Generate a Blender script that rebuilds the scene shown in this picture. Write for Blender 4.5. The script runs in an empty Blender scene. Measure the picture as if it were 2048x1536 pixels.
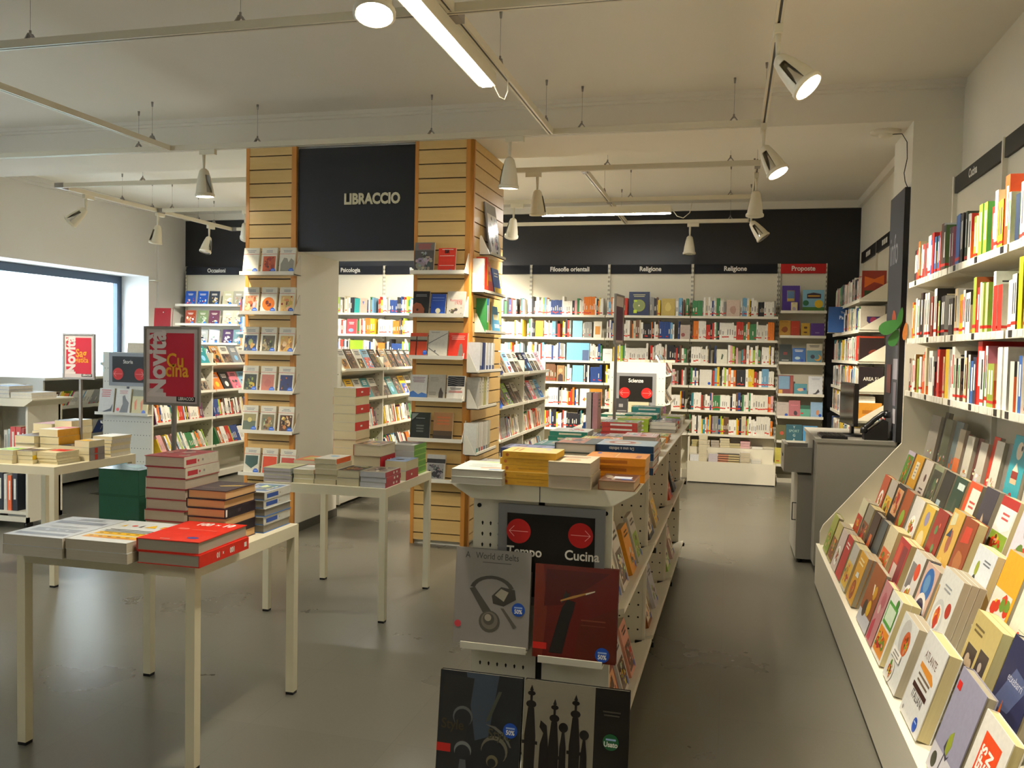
import bpy, math, random
from mathutils import Matrix, Vector

SC = bpy.context.scene
COL = SC.collection
PI = math.pi
RNG = random.Random(7)

# ------------------------------------------------------------------ camera
def setup_camera():
    F = 1720.0
    yaw, pit, rol = (math.radians(a) for a in (-14.17, 2.28, -1.137))
    f = Vector((math.sin(yaw) * math.cos(pit), math.cos(yaw) * math.cos(pit), -math.sin(pit)))
    r = Vector((math.cos(yaw), -math.sin(yaw), 0.0))
    d = f.cross(r)
    r2 = math.cos(rol) * r + math.sin(rol) * d
    d2 = -math.sin(rol) * r + math.cos(rol) * d
    cam = bpy.data.cameras.new('camera')
    cam.sensor_width = 36.0
    cam.lens = F / 2048.0 * 36.0
    cam.clip_start = 0.05
    cam.clip_end = 200
    o = bpy.data.objects.new('camera', cam)
    COL.objects.link(o)
    m = Matrix.Identity(4)
    for i in range(3):
        m[i][0], m[i][1], m[i][2] = r2[i], -d2[i], -f[i]
    m[0][3], m[1][3], m[2][3] = 0.0, 0.0, 1.5
    o.matrix_world = m
    SC.camera = o

setup_camera()

# ------------------------------------------------------------------ world, exposure
SC.view_settings.view_transform = 'Standard'
SC.view_settings.look = 'None'
SC.view_settings.exposure = 0.4
SC.view_settings.gamma = 1.0
SC.view_settings.use_curve_mapping = False
W = bpy.data.worlds.new('overcast_sky')
SC.world = W
W.use_nodes = True
_bg = W.node_tree.nodes['Background']
_bg.inputs[0].default_value = (0.78, 0.89, 1.0, 1)
_bg.inputs[1].default_value = 26.0
SC.cycles.max_bounces = 7
SC.cycles.diffuse_bounces = 4
SC.cycles.glossy_bounces = 3
SC.cycles.transmission_bounces = 5
SC.cycles.transparent_max_bounces = 8
SC.cycles.sample_clamp_indirect = 4.0
SC.cycles.caustics_reflective = False
SC.cycles.caustics_refractive = False

# ------------------------------------------------------------------ lamp levels
SPOT_W = 170.0            # watts of each track spot
TUBE_E = 75.0            # emission of the lit strip of a linear lamp
WARM = (1.0, 0.89, 0.71)
NEUT = (1.0, 0.95, 0.84)

# ------------------------------------------------------------------ colour helpers
def s2l(v):
    return v / 12.92 if v <= 0.04045 else ((v + 0.055) / 1.055) ** 2.4

def hx(h):
    h = h.lstrip('#')
    return tuple(s2l(int(h[i:i + 2], 16) / 255.0) for i in (0, 2, 4))

WHITE = hx('#e9e6dc'); CREAM = hx('#e6dcc0'); PAPER = hx('#d9cfb4'); GREYP = hx('#b9b3a4')
BLACK = hx('#15151a'); RED = hx('#c8231d'); DRED = hx('#8e1c22'); ORANGE = hx('#e0701c'); YELLOW = hx('#e2b422')
BLUE = hx('#1f4fa8'); DBLUE = hx('#18244f'); LBLUE = hx('#7fb4d8'); GREEN = hx('#2f7a3c'); DGREEN = hx('#1f4434')
LIME = hx('#8fbf2c'); BROWN = hx('#5a3420'); TAN = hx('#b08a58'); PURPLE = hx('#4a2c72'); PINK = hx('#d87a8c')
GREY = hx('#8b8984'); DGREY = hx('#46464a'); TEAL = hx('#2a7f86'); OLIVE = hx('#8a8238'); WINE = hx('#5b1620')

# ------------------------------------------------------------------ materials
def new_mat(name):
    m = bpy.data.materials.new(name)
    m.use_nodes = True
    nt = m.node_tree
    return m, nt, nt.nodes['Principled BSDF']

def mat(name, col, rough=0.5, metal=0.0, var=0.0, scale=8.0, bump=0.0, spec=0.5, stretch=None):
    m, nt, b = new_mat(name)
    b.inputs['Roughness'].default_value = rough
    b.inputs['Metallic'].default_value = metal
    b.inputs['Specular IOR Level'].default_value = spec
    b.inputs['Base Color'].default_value = (*col, 1)
    if var or bump:
        tc = nt.nodes.new('ShaderNodeTexCoord')
        mp = nt.nodes.new('ShaderNodeMapping')
        if stretch:
            mp.inputs['Scale'].default_value = stretch
        nz = nt.nodes.new('ShaderNodeTexNoise')
        nz.inputs['Scale'].default_value = scale
        nz.inputs['Detail'].default_value = 4
        nt.links.new(tc.outputs['Object'], mp.inputs[0])
        nt.links.new(mp.outputs[0], nz.inputs[0])
        if var:
            mx = nt.nodes.new('ShaderNodeMixRGB')
            mx.blend_type = 'MIX'
            mx.inputs[1].default_value = (*[c * (1 - var) for c in col], 1)
            mx.inputs[2].default_value = (*[min(1, c * (1 + var)) for c in col], 1)
            nt.links.new(nz.outputs[0], mx.inputs[0])
            nt.links.new(mx.outputs[0], b.inputs['Base Color'])
        if bump:
            bp = nt.nodes.new('ShaderNodeBump')
            bp.inputs['Strength'].default_value = bump
            bp.inputs['Distance'].default_value = 0.002
            nt.links.new(nz.outputs[0], bp.inputs['Height'])
            nt.links.new(bp.outputs[0], b.inputs['Normal'])
    return m

def attr_mat(name, rough, var=0.06, spec=0.5, stretch=(1, 1, 1), scale=30.0):
    m, nt, b = new_mat(name)
    b.inputs['Roughness'].default_value = rough
    b.inputs['Specular IOR Level'].default_value = spec
    at = nt.nodes.new('ShaderNodeAttribute')
    at.attribute_name = 'Col'
    tc = nt.nodes.new('ShaderNodeTexCoord')
    mp = nt.nodes.new('ShaderNodeMapping')
    mp.inputs['Scale'].default_value = stretch
    nz = nt.nodes.new('ShaderNodeTexNoise')
    nz.inputs['Scale'].default_value = scale
    nz.inputs['Detail'].default_value = 3
    mr = nt.nodes.new('ShaderNodeMapRange')
    mr.inputs['To Min'].default_value = 1 - var
    mr.inputs['To Max'].default_value = 1 + var
    mx = nt.nodes.new('ShaderNodeMixRGB')
    mx.blend_type = 'MULTIPLY'
    mx.inputs[0].default_value = 1.0
    nt.links.new(tc.outputs['Object'], mp.inputs[0])
    nt.links.new(mp.outputs[0], nz.inputs[0])
    nt.links.new(nz.outputs[0], mr.inputs['Value'])
    nt.links.new(at.outputs['Color'], mx.inputs[1])
    nt.links.new(mr.outputs[0], mx.inputs[2])
    nt.links.new(mx.outputs[0], b.inputs['Base Color'])
    return m

def emit_mat(name, col, strength):
    m = bpy.data.materials.new(name)
    m.use_nodes = True
    nt = m.node_tree
    nt.nodes.clear()
    e = nt.nodes.new('ShaderNodeEmission')
    e.inputs[0].default_value = (*col, 1)
    e.inputs[1].default_value = strength
    o = nt.nodes.new('ShaderNodeOutputMaterial')
    nt.links.new(e.outputs[0], o.inputs[0])
    return m

def glass_mat(name, tint=(1, 1, 1), refl=0.06):
    m = bpy.data.materials.new(name)
    m.use_nodes = True
    nt = m.node_tree
    nt.nodes.clear()
    t = nt.nodes.new('ShaderNodeBsdfTransparent')
    t.inputs[0].default_value = (*tint, 1)
    g = nt.nodes.new('ShaderNodeBsdfGlossy')
    g.inputs['Roughness'].default_value = 0.03
    mx = nt.nodes.new('ShaderNodeMixShader')
    mx.inputs[0].default_value = refl
    o = nt.nodes.new('ShaderNodeOutputMaterial')
    nt.links.new(t.outputs[0], mx.inputs[1])
    nt.links.new(g.outputs[0], mx.inputs[2])
    nt.links.new(mx.outputs[0], o.inputs[0])
    return m

def floor_mat():
    m, nt, b = new_mat('grey_linoleum_tiles')
    N, Lk = nt.nodes.new, nt.links.new
    tc = N('ShaderNodeTexCoord')
    n1 = N('ShaderNodeTexNoise'); n1.inputs['Scale'].default_value = 1.3; n1.inputs['Detail'].default_value = 6
    n2 = N('ShaderNodeTexNoise'); n2.inputs['Scale'].default_value = 90; n2.inputs['Detail'].default_value = 2
    br = N('ShaderNodeTexBrick')
    br.offset = 0.0
    br.inputs['Scale'].default_value = 1.0
    br.inputs['Brick Width'].default_value = 0.6
    br.inputs['Row Height'].default_value = 0.6
    br.inputs['Mortar Size'].default_value = 0.0016
    br.inputs['Mortar Smooth'].default_value = 0.3
    br.inputs['Color1'].default_value = (0.94, 0.94, 0.94, 1)
    br.inputs['Color2'].default_value = (1.04, 1.04, 1.04, 1)
    br.inputs['Mortar'].default_value = (0.80, 0.80, 0.80, 1)
    add = N('ShaderNodeMath'); add.operation = 'MULTIPLY_ADD'; add.inputs[1].default_value = 0.35
    sub = N('ShaderNodeMath'); sub.operation = 'SUBTRACT'; sub.inputs[1].default_value = 0.18
    mx = N('ShaderNodeMixRGB')
    mx.inputs[1].default_value = (*hx('#565349'), 1)
    mx.inputs[2].default_value = (*hx('#69665a'), 1)
    mul = N('ShaderNodeMixRGB'); mul.blend_type = 'MULTIPLY'; mul.inputs[0].default_value = 1.0
    for n in (n1, n2, br):
        Lk(tc.outputs['Object'], n.inputs[0])
    Lk(n2.outputs[0], add.inputs[0]); Lk(n1.outputs[0], add.inputs[2]); Lk(add.outputs[0], sub.inputs[0]); Lk(sub.outputs[0], mx.inputs[0])
    Lk(mx.outputs[0], mul.inputs[1]); Lk(br.outputs['Color'], mul.inputs[2]); Lk(mul.outputs[0], b.inputs['Base Color'])
    mr = N('ShaderNodeMapRange')
    mr.inputs['To Min'].default_value = 0.22; mr.inputs['To Max'].default_value = 0.36
    Lk(n1.outputs[0], mr.inputs['Value']); Lk(mr.outputs[0], b.inputs['Roughness'])
    b.inputs['Specular IOR Level'].default_value = 0.6
    bp = N('ShaderNodeBump'); bp.inputs['Strength'].default_value = 0.01; bp.inputs['Distance'].default_value = 0.001
    Lk(n1.outputs[0], bp.inputs['Height']); Lk(bp.outputs[0], b.inputs['Normal'])
    return m

def wood_mat(name, c0, c1, stretch):
    m, nt, b = new_mat(name)
    tc = nt.nodes.new('ShaderNodeTexCoord')
    mp = nt.nodes.new('ShaderNodeMapping'); mp.inputs['Scale'].default_value = stretch
    nz = nt.nodes.new('ShaderNodeTexNoise'); nz.inputs['Scale'].default_value = 3; nz.inputs['Detail'].default_value = 6
    mx = nt.nodes.new('ShaderNodeMixRGB')
    mx.inputs[1].default_value = (*c0, 1); mx.inputs[2].default_value = (*c1, 1)
    nt.links.new(tc.outputs['Object'], mp.inputs[0])
    nt.links.new(mp.outputs[0], nz.inputs[0])
    nt.links.new(nz.outputs[0], mx.inputs[0])
    nt.links.new(mx.outputs[0], b.inputs['Base Color'])
    b.inputs['Roughness'].default_value = 0.42
    return m

M = {
    'print': attr_mat('printed_cover', 0.42, 0.14, 0.4, (1, 1, 1), 55.0),
    'gloss': attr_mat('glossy_cover', 0.16, 0.04, 0.55),
    'pages': attr_mat('page_block', 0.85, 0.16, 0.2, (3, 700, 3), 1.0),
    'sign': attr_mat('sign_print', 0.55, 0.03, 0.25),
    'floor': floor_mat(),
    'wall': mat('cream_wall_paint', hx('#e8e3d3'), 0.75, var=0.03, scale=3, bump=0.05),
    'wallblue': mat('white_wall_paint', hx('#e6e6e4'), 0.75, var=0.02, scale=3, bump=0.05),
    'ceil': mat('ceiling_paint', hx('#e6e1d4'), 0.85, var=0.03, scale=2),
    'black': mat('black_wall_paint', hx('#121218'), 0.32, var=0.25, scale=60, bump=0.08),
    'blacksign': mat('black_sign_panel', hx('#0c0c14'), 0.4, var=0.1, scale=5),
    'shelf': mat('white_powder_coated_metal', hx('#dedaca'), 0.42, var=0.02, scale=20),
    'cream': mat('cream_laminate', hx('#dcd6c2'), 0.45, var=0.02, scale=10),
    'peg': mat('pegboard_metal', hx('#d3cfbf'), 0.45, var=0.02, scale=20),
    'hole': mat('dark_opening', hx('#0b0a09'), 0.9),
    'birch': wood_mat('birch_slat', hx('#c9a25e'), hx('#d9b87a'), (1.5, 8, 14)),
    'birchedge': wood_mat('varnished_wood_edge', hx('#b5752a'), hx('#c98a3a'), (20, 20, 1.2)),
    'groove': mat('slat_groove', hx('#3a2210'), 0.8),
    'alu': mat('brushed_aluminium', hx('#8f8a84'), 0.35, 0.6, var=0.05, scale=40),
    'chrome': mat('chrome', hx('#c9c9c9'), 0.12, 1.0),
    'lamp': mat('white_lamp_plastic', hx('#ddd6c0'), 0.4, var=0.02, scale=20),
    'track': mat('white_track', hx('#d6cfba'), 0.35, var=0.02, scale=20),
    'dark': mat('black_plastic', hx('#131316'), 0.35, var=0.1, scale=30),
    'deskgrey': mat('grey_desk_laminate', hx('#8d8a80'), 0.5, var=0.03, scale=15),
    'infogrey': mat('grey_info_panel', hx('#55555a'), 0.45, var=0.05, scale=5),
    'skirt': mat('grey_skirting', hx('#4c4a44'), 0.5),
    'tablelam': mat('cream_table_lacquer', hx('#e2d9bc'), 0.38, var=0.02, scale=20),
    'acryl': mat('white_acrylic_holder', hx('#e6e2d4'), 0.2, spec=0.6),
    'winframe': mat('dark_aluminium_window_frame', hx('#3d4b5c'), 0.35, 0.4),
    'glass': glass_mat('window_glass', (0.96, 0.98, 1.0), 0.05),
    'bulb': emit_mat('lit_lamp_face', (1.0, 0.93, 0.80), 30.0),
    'tube': emit_mat('lit_linear_diffuser', (1.0, 0.97, 0.90), TUBE_E),
    'reflector': mat('lamp_reflector', hx('#cfccc2'), 0.2, 0.9),
    'leaf': mat('green_card_leaf', hx('#3f7f3a'), 0.6, var=0.1, scale=20),
    'facade': mat('pale_street_facade', hx('#d8d5cc'), 0.8, var=0.05, scale=2),
    'facadeblue': mat('blue_street_shopfront', hx('#7f9fb8'), 0.6, var=0.1, scale=2),  # blue tone of the shopfronts set behind the arches
    'asphalt': mat('street_paving', hx('#a9a8a4'), 0.8, var=0.08, scale=4),
    'carpaint': mat('pale_green_car_paint', hx('#9fd0c0'), 0.3),
    'carglass': mat('car_window_glass', hx('#2c6a72'), 0.1),
    'coat': mat('dark_coat_cloth', hx('#31405a'), 0.8),
}

# ------------------------------------------------------------------ mesh builder
class MB:
    def __init__(s):
        s.v, s.f, s.c, s.sm = [], [], [], []

    def face(s, pts, col=(0.8, 0.8, 0.8), smooth=False):
        b = len(s.v)
        s.v.extend(tuple(p) for p in pts)
        s.f.append(tuple(range(b, b + len(pts))))
        s.c.append(col)
        s.sm.append(smooth)

    def box(s, x0, y0, z0, x1, y1, z1, col=(0.8, 0.8, 0.8), cols=None):
        b = len(s.v)
        s.v += [(x0, y0, z0), (x1, y0, z0), (x1, y1, z0), (x0, y1, z0), (x0, y0, z1), (x1, y0, z1), (x1, y1, z1), (x0, y1, z1)]
        fs = [(0, 3, 2, 1), (4, 5, 6, 7), (0, 1, 5, 4), (1, 2, 6, 5), (2, 3, 7, 6), (3, 0, 4, 7)]  # -z +z -y +x +y -x
        for i, f in enumerate(fs):
            s.f.append(tuple(b + k for k in f))
            s.c.append(cols[i] if cols else col)
            s.sm.append(False)
        return s

    def prism(s, pts, axis, a0, a1, col=(0.8, 0.8, 0.8)):
        """extrude a 2-D polygon along axis; pts are the two other coordinates in xyz order"""
        def p3(p, a):
            q = list(p)
            q.insert(axis, a)
            return tuple(q)
        b = len(s.v)
        n = len(pts)
        s.v += [p3(p, a0) for p in pts] + [p3(p, a1) for p in pts]
        s.f.append(tuple(b + i for i in range(n))[::-1]); s.f.append(tuple(b + n + i for i in range(n)))
        s.c += [col, col]; s.sm += [False, False]
        for i in range(n):
            j = (i + 1) % n
            s.f.append((b + i, b + j, b + n + j, b + n + i)); s.c.append(col); s.sm.append(False)
        return s

    def cyl(s, p0, p1, r0, r1=None, n=12, col=(0.8, 0.8, 0.8), caps=True, smooth=True):
        r1 = r0 if r1 is None else r1
        p0, p1 = Vector(p0), Vector(p1)
        d = (p1 - p0).normalized()
        a = d.orthogonal().normalized(); bb = d.cross(a)
        b = len(s.v)
        for p, r in ((p0, r0), (p1, r1)):
            for i in range(n):
                t = 2 * PI * i / n
                s.v.append(tuple(p + a * (r * math.cos(t)) + bb * (r * math.sin(t))))
        for i in range(n):
            j = (i + 1) % n
            s.f.append((b + i, b + j, b + n + j, b + n + i)); s.c.append(col); s.sm.append(smooth)
        if caps:
            s.f.append(tuple(b + i for i in range(n))[::-1]); s.f.append(tuple(b + n + i for i in range(n)))
            s.c += [col, col]; s.sm += [False, False]
        return s

    def tube(s, path, r, n=8, col=(0.8, 0.8, 0.8)):
        P = [Vector(p) for p in path]
        b = len(s.v)
        up = Vector((0.31, 0.17, 0.93))
        for i, p in enumerate(P):
            d = (P[min(i + 1, len(P) - 1)] - P[max(i - 1, 0)]).normalized()
            a = d.cross(up).normalized(); c2 = d.cross(a)
            for k in range(n):
                t = 2 * PI * k / n
                s.v.append(tuple(p + a * (r * math.cos(t)) + c2 * (r * math.sin(t))))
        for i in range(len(P) - 1):
            for k in range(n):
                j = (k + 1) % n
                s.f.append((b + i * n + k, b + i * n + j, b + (i + 1) * n + j, b + (i + 1) * n + k)); s.c.append(col); s.sm.append(True)
        s.f.append(tuple(b + k for k in range(n))); s.f.append(tuple(b + (len(P) - 1) * n + k for k in range(n)))
        s.c += [col, col]; s.sm += [False, False]
        return s

    def lathe(s, prof, n=20, col=(0.8, 0.8, 0.8), mtx=None, cap0=False, cap1=False, a0=0.0, a1=2 * PI):
        """prof: (radius, z) list, spun about z"""
        b = len(s.v)
        full = abs(a1 - a0 - 2 * PI) < 1e-6
        m = n if full else n + 1
        for r, z in prof:
            for i in range(m):
                t = a0 + (a1 - a0) * i / n
                p = Vector((r * math.cos(t), r * math.sin(t), z))
                s.v.append(tuple(mtx @ p if mtx else p))
        for k in range(len(prof) - 1):
            for i in range(n):
                j = (i + 1) % m
                s.f.append((b + k * m + i, b + k * m + j, b + (k + 1) * m + j, b + (k + 1) * m + i)); s.c.append(col); s.sm.append(True)
        if cap0:
            s.f.append(tuple(b + i for i in range(m))[::-1]); s.c.append(col); s.sm.append(False)
        if cap1:
            q = b + (len(prof) - 1) * m
            s.f.append(tuple(q + i for i in range(m))); s.c.append(col); s.sm.append(False)
        return s

    def join(s, o, mtx=None, col=None):
        b = len(s.v)
        s.v += [tuple(mtx @ Vector(p)) if mtx else p for p in o.v]
        s.f += [tuple(b + i for i in f) for f in o.f]
        s.c += o.c if col is None else [col] * len(o.f)
        s.sm += o.sm
        return s

    def mesh(s, name, material):
        me = bpy.data.meshes.new(name)
        me.from_pydata(s.v, [], s.f)
        ca = me.color_attributes.new('Col', 'FLOAT_COLOR', 'CORNER')
        buf = []
        for f, c in zip(s.f, s.c):
            buf.extend((c[0], c[1], c[2], 1.0) * len(f))
        ca.data.foreach_set('color', buf)
        if any(s.sm):
            me.polygons.foreach_set('use_smooth', s.sm)
        me.materials.append(M[material] if isinstance(material, str) else material)
        me.update()
        return me

    def build(s, name, material, parent=None, mtx=None):
        return link(name, s.mesh(name, material), parent, mtx)

def link(name, data, parent=None, mtx=None):
    o = bpy.data.objects.new(name, data)
    COL.objects.link(o)
    if parent is not None:
        o.parent = parent
    if mtx is not None:
        o.matrix_local = mtx
    return o

def tag(o, label, cat, group=None, kind=None):
    if len(label.split()) > 16:
        label = label.replace(' in stack', '').replace(' behind the lilac-grey ones', ' at the back')
    if len(label.split()) > 16:
        label = label.replace(' in the row facing the viewer', ' facing the viewer').replace(' on the aisle side', '').replace(' at the gondola front corner', '')
    o['label'] = label
    o['category'] = cat
    if group:
        o['group'] = group
    if kind:
        o['kind'] = kind
    return o

def thing(name, label, cat, mtx=None, group=None):
    o = link(name, None, None, mtx)
    o.empty_display_size = 0.05
    return tag(o, label, cat, group)

def struct(name, mb, material, label=None):
    o = mb.build(name, material)
    o['kind'] = 'structure'
    if label:
        o['label'] = label
    return o

def T(x, y, z):
    return Matrix.Translation((x, y, z))

def R(deg, ax):
    return Matrix.Rotation(math.radians(deg), 4, ax)

# ------------------------------------------------------------------ lettering
_TXT = {}
def text(s, bold=0.0, xs=1.0):
    """flat lettering, cap height about 0.7, baseline 0, left aligned -> (points, faces, width)"""
    key = (s, bold, xs)
    if key in _TXT:
        return _TXT[key]
    cu = bpy.data.curves.new('lettering', 'FONT')
    cu.body = s
    cu.size = 1.0
    cu.resolution_u = 3
    cu.offset = bold
    ob = bpy.data.objects.new('lettering', cu)
    me = ob.to_mesh()
    P = [(v.co.x * xs, v.co.y) for v in me.vertices]
    Fc = [tuple(p.vertices) for p in me.polygons]
    ob.to_mesh_clear()
    bpy.data.objects.remove(ob)
    bpy.data.curves.remove(cu)
    w = max((p[0] for p in P), default=0.0)
    _TXT[key] = (P, Fc, w)
    return _TXT[key]

def put_text(mb, s, fn, size, col, u=0.0, v=0.0, align='l', bold=0.02, xs=1.0, rot=0.0):
    """fn maps flat (x, y) metres to a 3-D point"""
    P, Fc, w = text(s, bold, xs)
    off = {'l': 0.0, 'c': -w * size / 2, 'r': -w * size}[align]
    cr, sr = math.cos(rot), math.sin(rot)
    b = len(mb.v)
    for x, y in P:
        a, c = x * size + off, y * size
        mb.v.append(tuple(fn(u + a * cr - c * sr, v + a * sr + c * cr)))
    for f in Fc:
        mb.f.append(tuple(b + i for i in f)); mb.c.append(col); mb.sm.append(False)

def ngon(cx, cy, r, n=20, ry=None, a0=0.0):
    ry = ry or r
    return [(cx + r * math.cos(a0 + 2 * PI * i / n), cy + ry * math.sin(a0 + 2 * PI * i / n)) for i in range(n)]

def arrow_pts(cx, cy, L, hw, head, sgn):
    """thin outlined arrow as three bars"""
    bars = [[(cx - L, cy - hw), (cx + L, cy - hw), (cx + L, cy + hw), (cx - L, cy + hw)]]
    tx = cx + sgn * L
    for q in (1, -1):
        ax, ay = tx - sgn * head, cy + q * head
        dx, dy = tx - ax, cy - ay
        l = math.hypot(dx, dy); nx, ny = -dy / l * hw, dx / l * hw
        bars.append([(ax + nx, ay + ny), (tx + nx, cy + ny), (tx - nx, cy - ny), (ax - nx, ay - ny)])
    return bars
# ================================================================== ROOM
XL, XR, YF, YB, ZC = -7.54, 1.43, -2.6, 10.72, 3.31
BEAM0, BEAM1, ZB = 6.2, 6.86, 3.06

struct('floor', MB().box(-8.4, YF, -0.1, XR + 0.2, YB + 0.2, 0.0), 'floor', 'grey linoleum shop floor')
struct('ceiling', MB().box(XL - 0.4, YF, ZC, XR + 0.2, YB + 0.2, ZC + 0.12), 'ceil', 'dull cream plaster ceiling')
struct('wall_front', MB().box(XL - 0.4, YF - 0.15, 0, XR + 0.2, YF, ZC), 'wall')
struct('wall_back', MB().box(XL - 0.4, YB, 0, XR + 0.2, YB + 0.15, ZC), 'black', 'black painted wall behind the bookcases')
struct('wall_right', MB().box(XR, YF, 0, XR + 0.15, YB, ZC), 'wall')

def left_wall():
    W1 = (6.98, 9.967); W2 = (0.9, 5.2)
    zs, zh = 0.9, 2.38
    mb = MB()
    x0, x1 = XL - 0.5, XL
    mb.box(x0, YF, 0, x1, W2[0], ZC)
    mb.box(x0, W2[1], 0, x1, W1[0], ZC)
    mb.box(x0, W1[1], 0, x1, YB, ZC)
    for a, b in (W1, W2):
        mb.box(x0, a, 0, x1, b, zs)
        mb.box(x0, a, zh, x1, b, ZC)
    struct('wall_left', mb, 'wallblue', 'white wall with the street windows')
    for k, (a, b) in enumerate((W1, W2)):
        xw = XL - 0.45
        f = MB(); t = 0.075
        f.box(xw - 0.05, a, zs, xw + 0.03, a + t, zh); f.box(xw - 0.05, b - t, zs, xw + 0.03, b, zh)
        f.box(xw - 0.05, a + t, zs, xw + 0.03, b - t, zs + t); f.box(xw - 0.05, a + t, zh - t, xw + 0.03, b - t, zh)
        w = struct('window_%d' % (k + 1), f, 'winframe', 'dark framed street window')
        MB().box(xw - 0.015, a + t, zs + t, xw - 0.008, b - t, zh - t).build('pane', 'glass', w)
        MB().box(xw + 0.03, b - t - 0.05, zs + t, xw + 0.06, b - t - 0.02, zh - t).build('glazing_bead', 'winframe', w)
        MB().box(xw + 0.03, a + t, zh - t - 0.03, xw + 0.06, b - t - 0.05, zh - t).build('glazing_bead', 'winframe', w)
    struct('wall_pier_left', MB().box(XL, 10.13, 0, XL + 0.03, YB, ZC), 'wallblue')
    MB().box(XL + 0.002, 9.98, 2.325, XL + 0.09, 10.12, 2.335).build('trim_4', 'shelf')['kind'] = 'structure'
left_wall()

def beam_and_pier():
    mb = MB().box(XL, BEAM0, ZB, XR, BEAM1, ZC)
    struct('beam', mb, 'ceil', 'cream beam across the ceiling')
    struct('wall_pier_right', MB().box(1.13, BEAM0, 0, XR, BEAM1, ZB), 'wall', 'cream pier beside the information desk')
    # thin cornices where walls and ceiling meet
    def cornice(name, x0, y0, x1, y1):
        m = MB(); m.box(x0, y0, ZC - 0.085, x1, y1, ZC)
        m2 = m
        return struct(name, m2, 'ceil')
    cornice('trim_1', XL, YB - 0.05, XR, YB)
    cornice('trim_2', XR - 0.045, BEAM1, XR, YB - 0.05)
    m = MB().box(XL, BEAM1, ZC - 0.05, XL + 0.05, 10.13, ZC).box(XL, BEAM1, ZC - 0.085, XL + 0.025, 10.13, ZC - 0.05)
    struct('trim_3', m, 'wallblue')
    m = MB().box(XL, BEAM0 - 0.03, ZC - 0.05, XR, BEAM0, ZC - 0.03).box(XL, BEAM0 - 0.05, ZC - 0.03, XR, BEAM0, ZC)
    struct('trim_5', m, 'ceil')
beam_and_pier()

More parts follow.
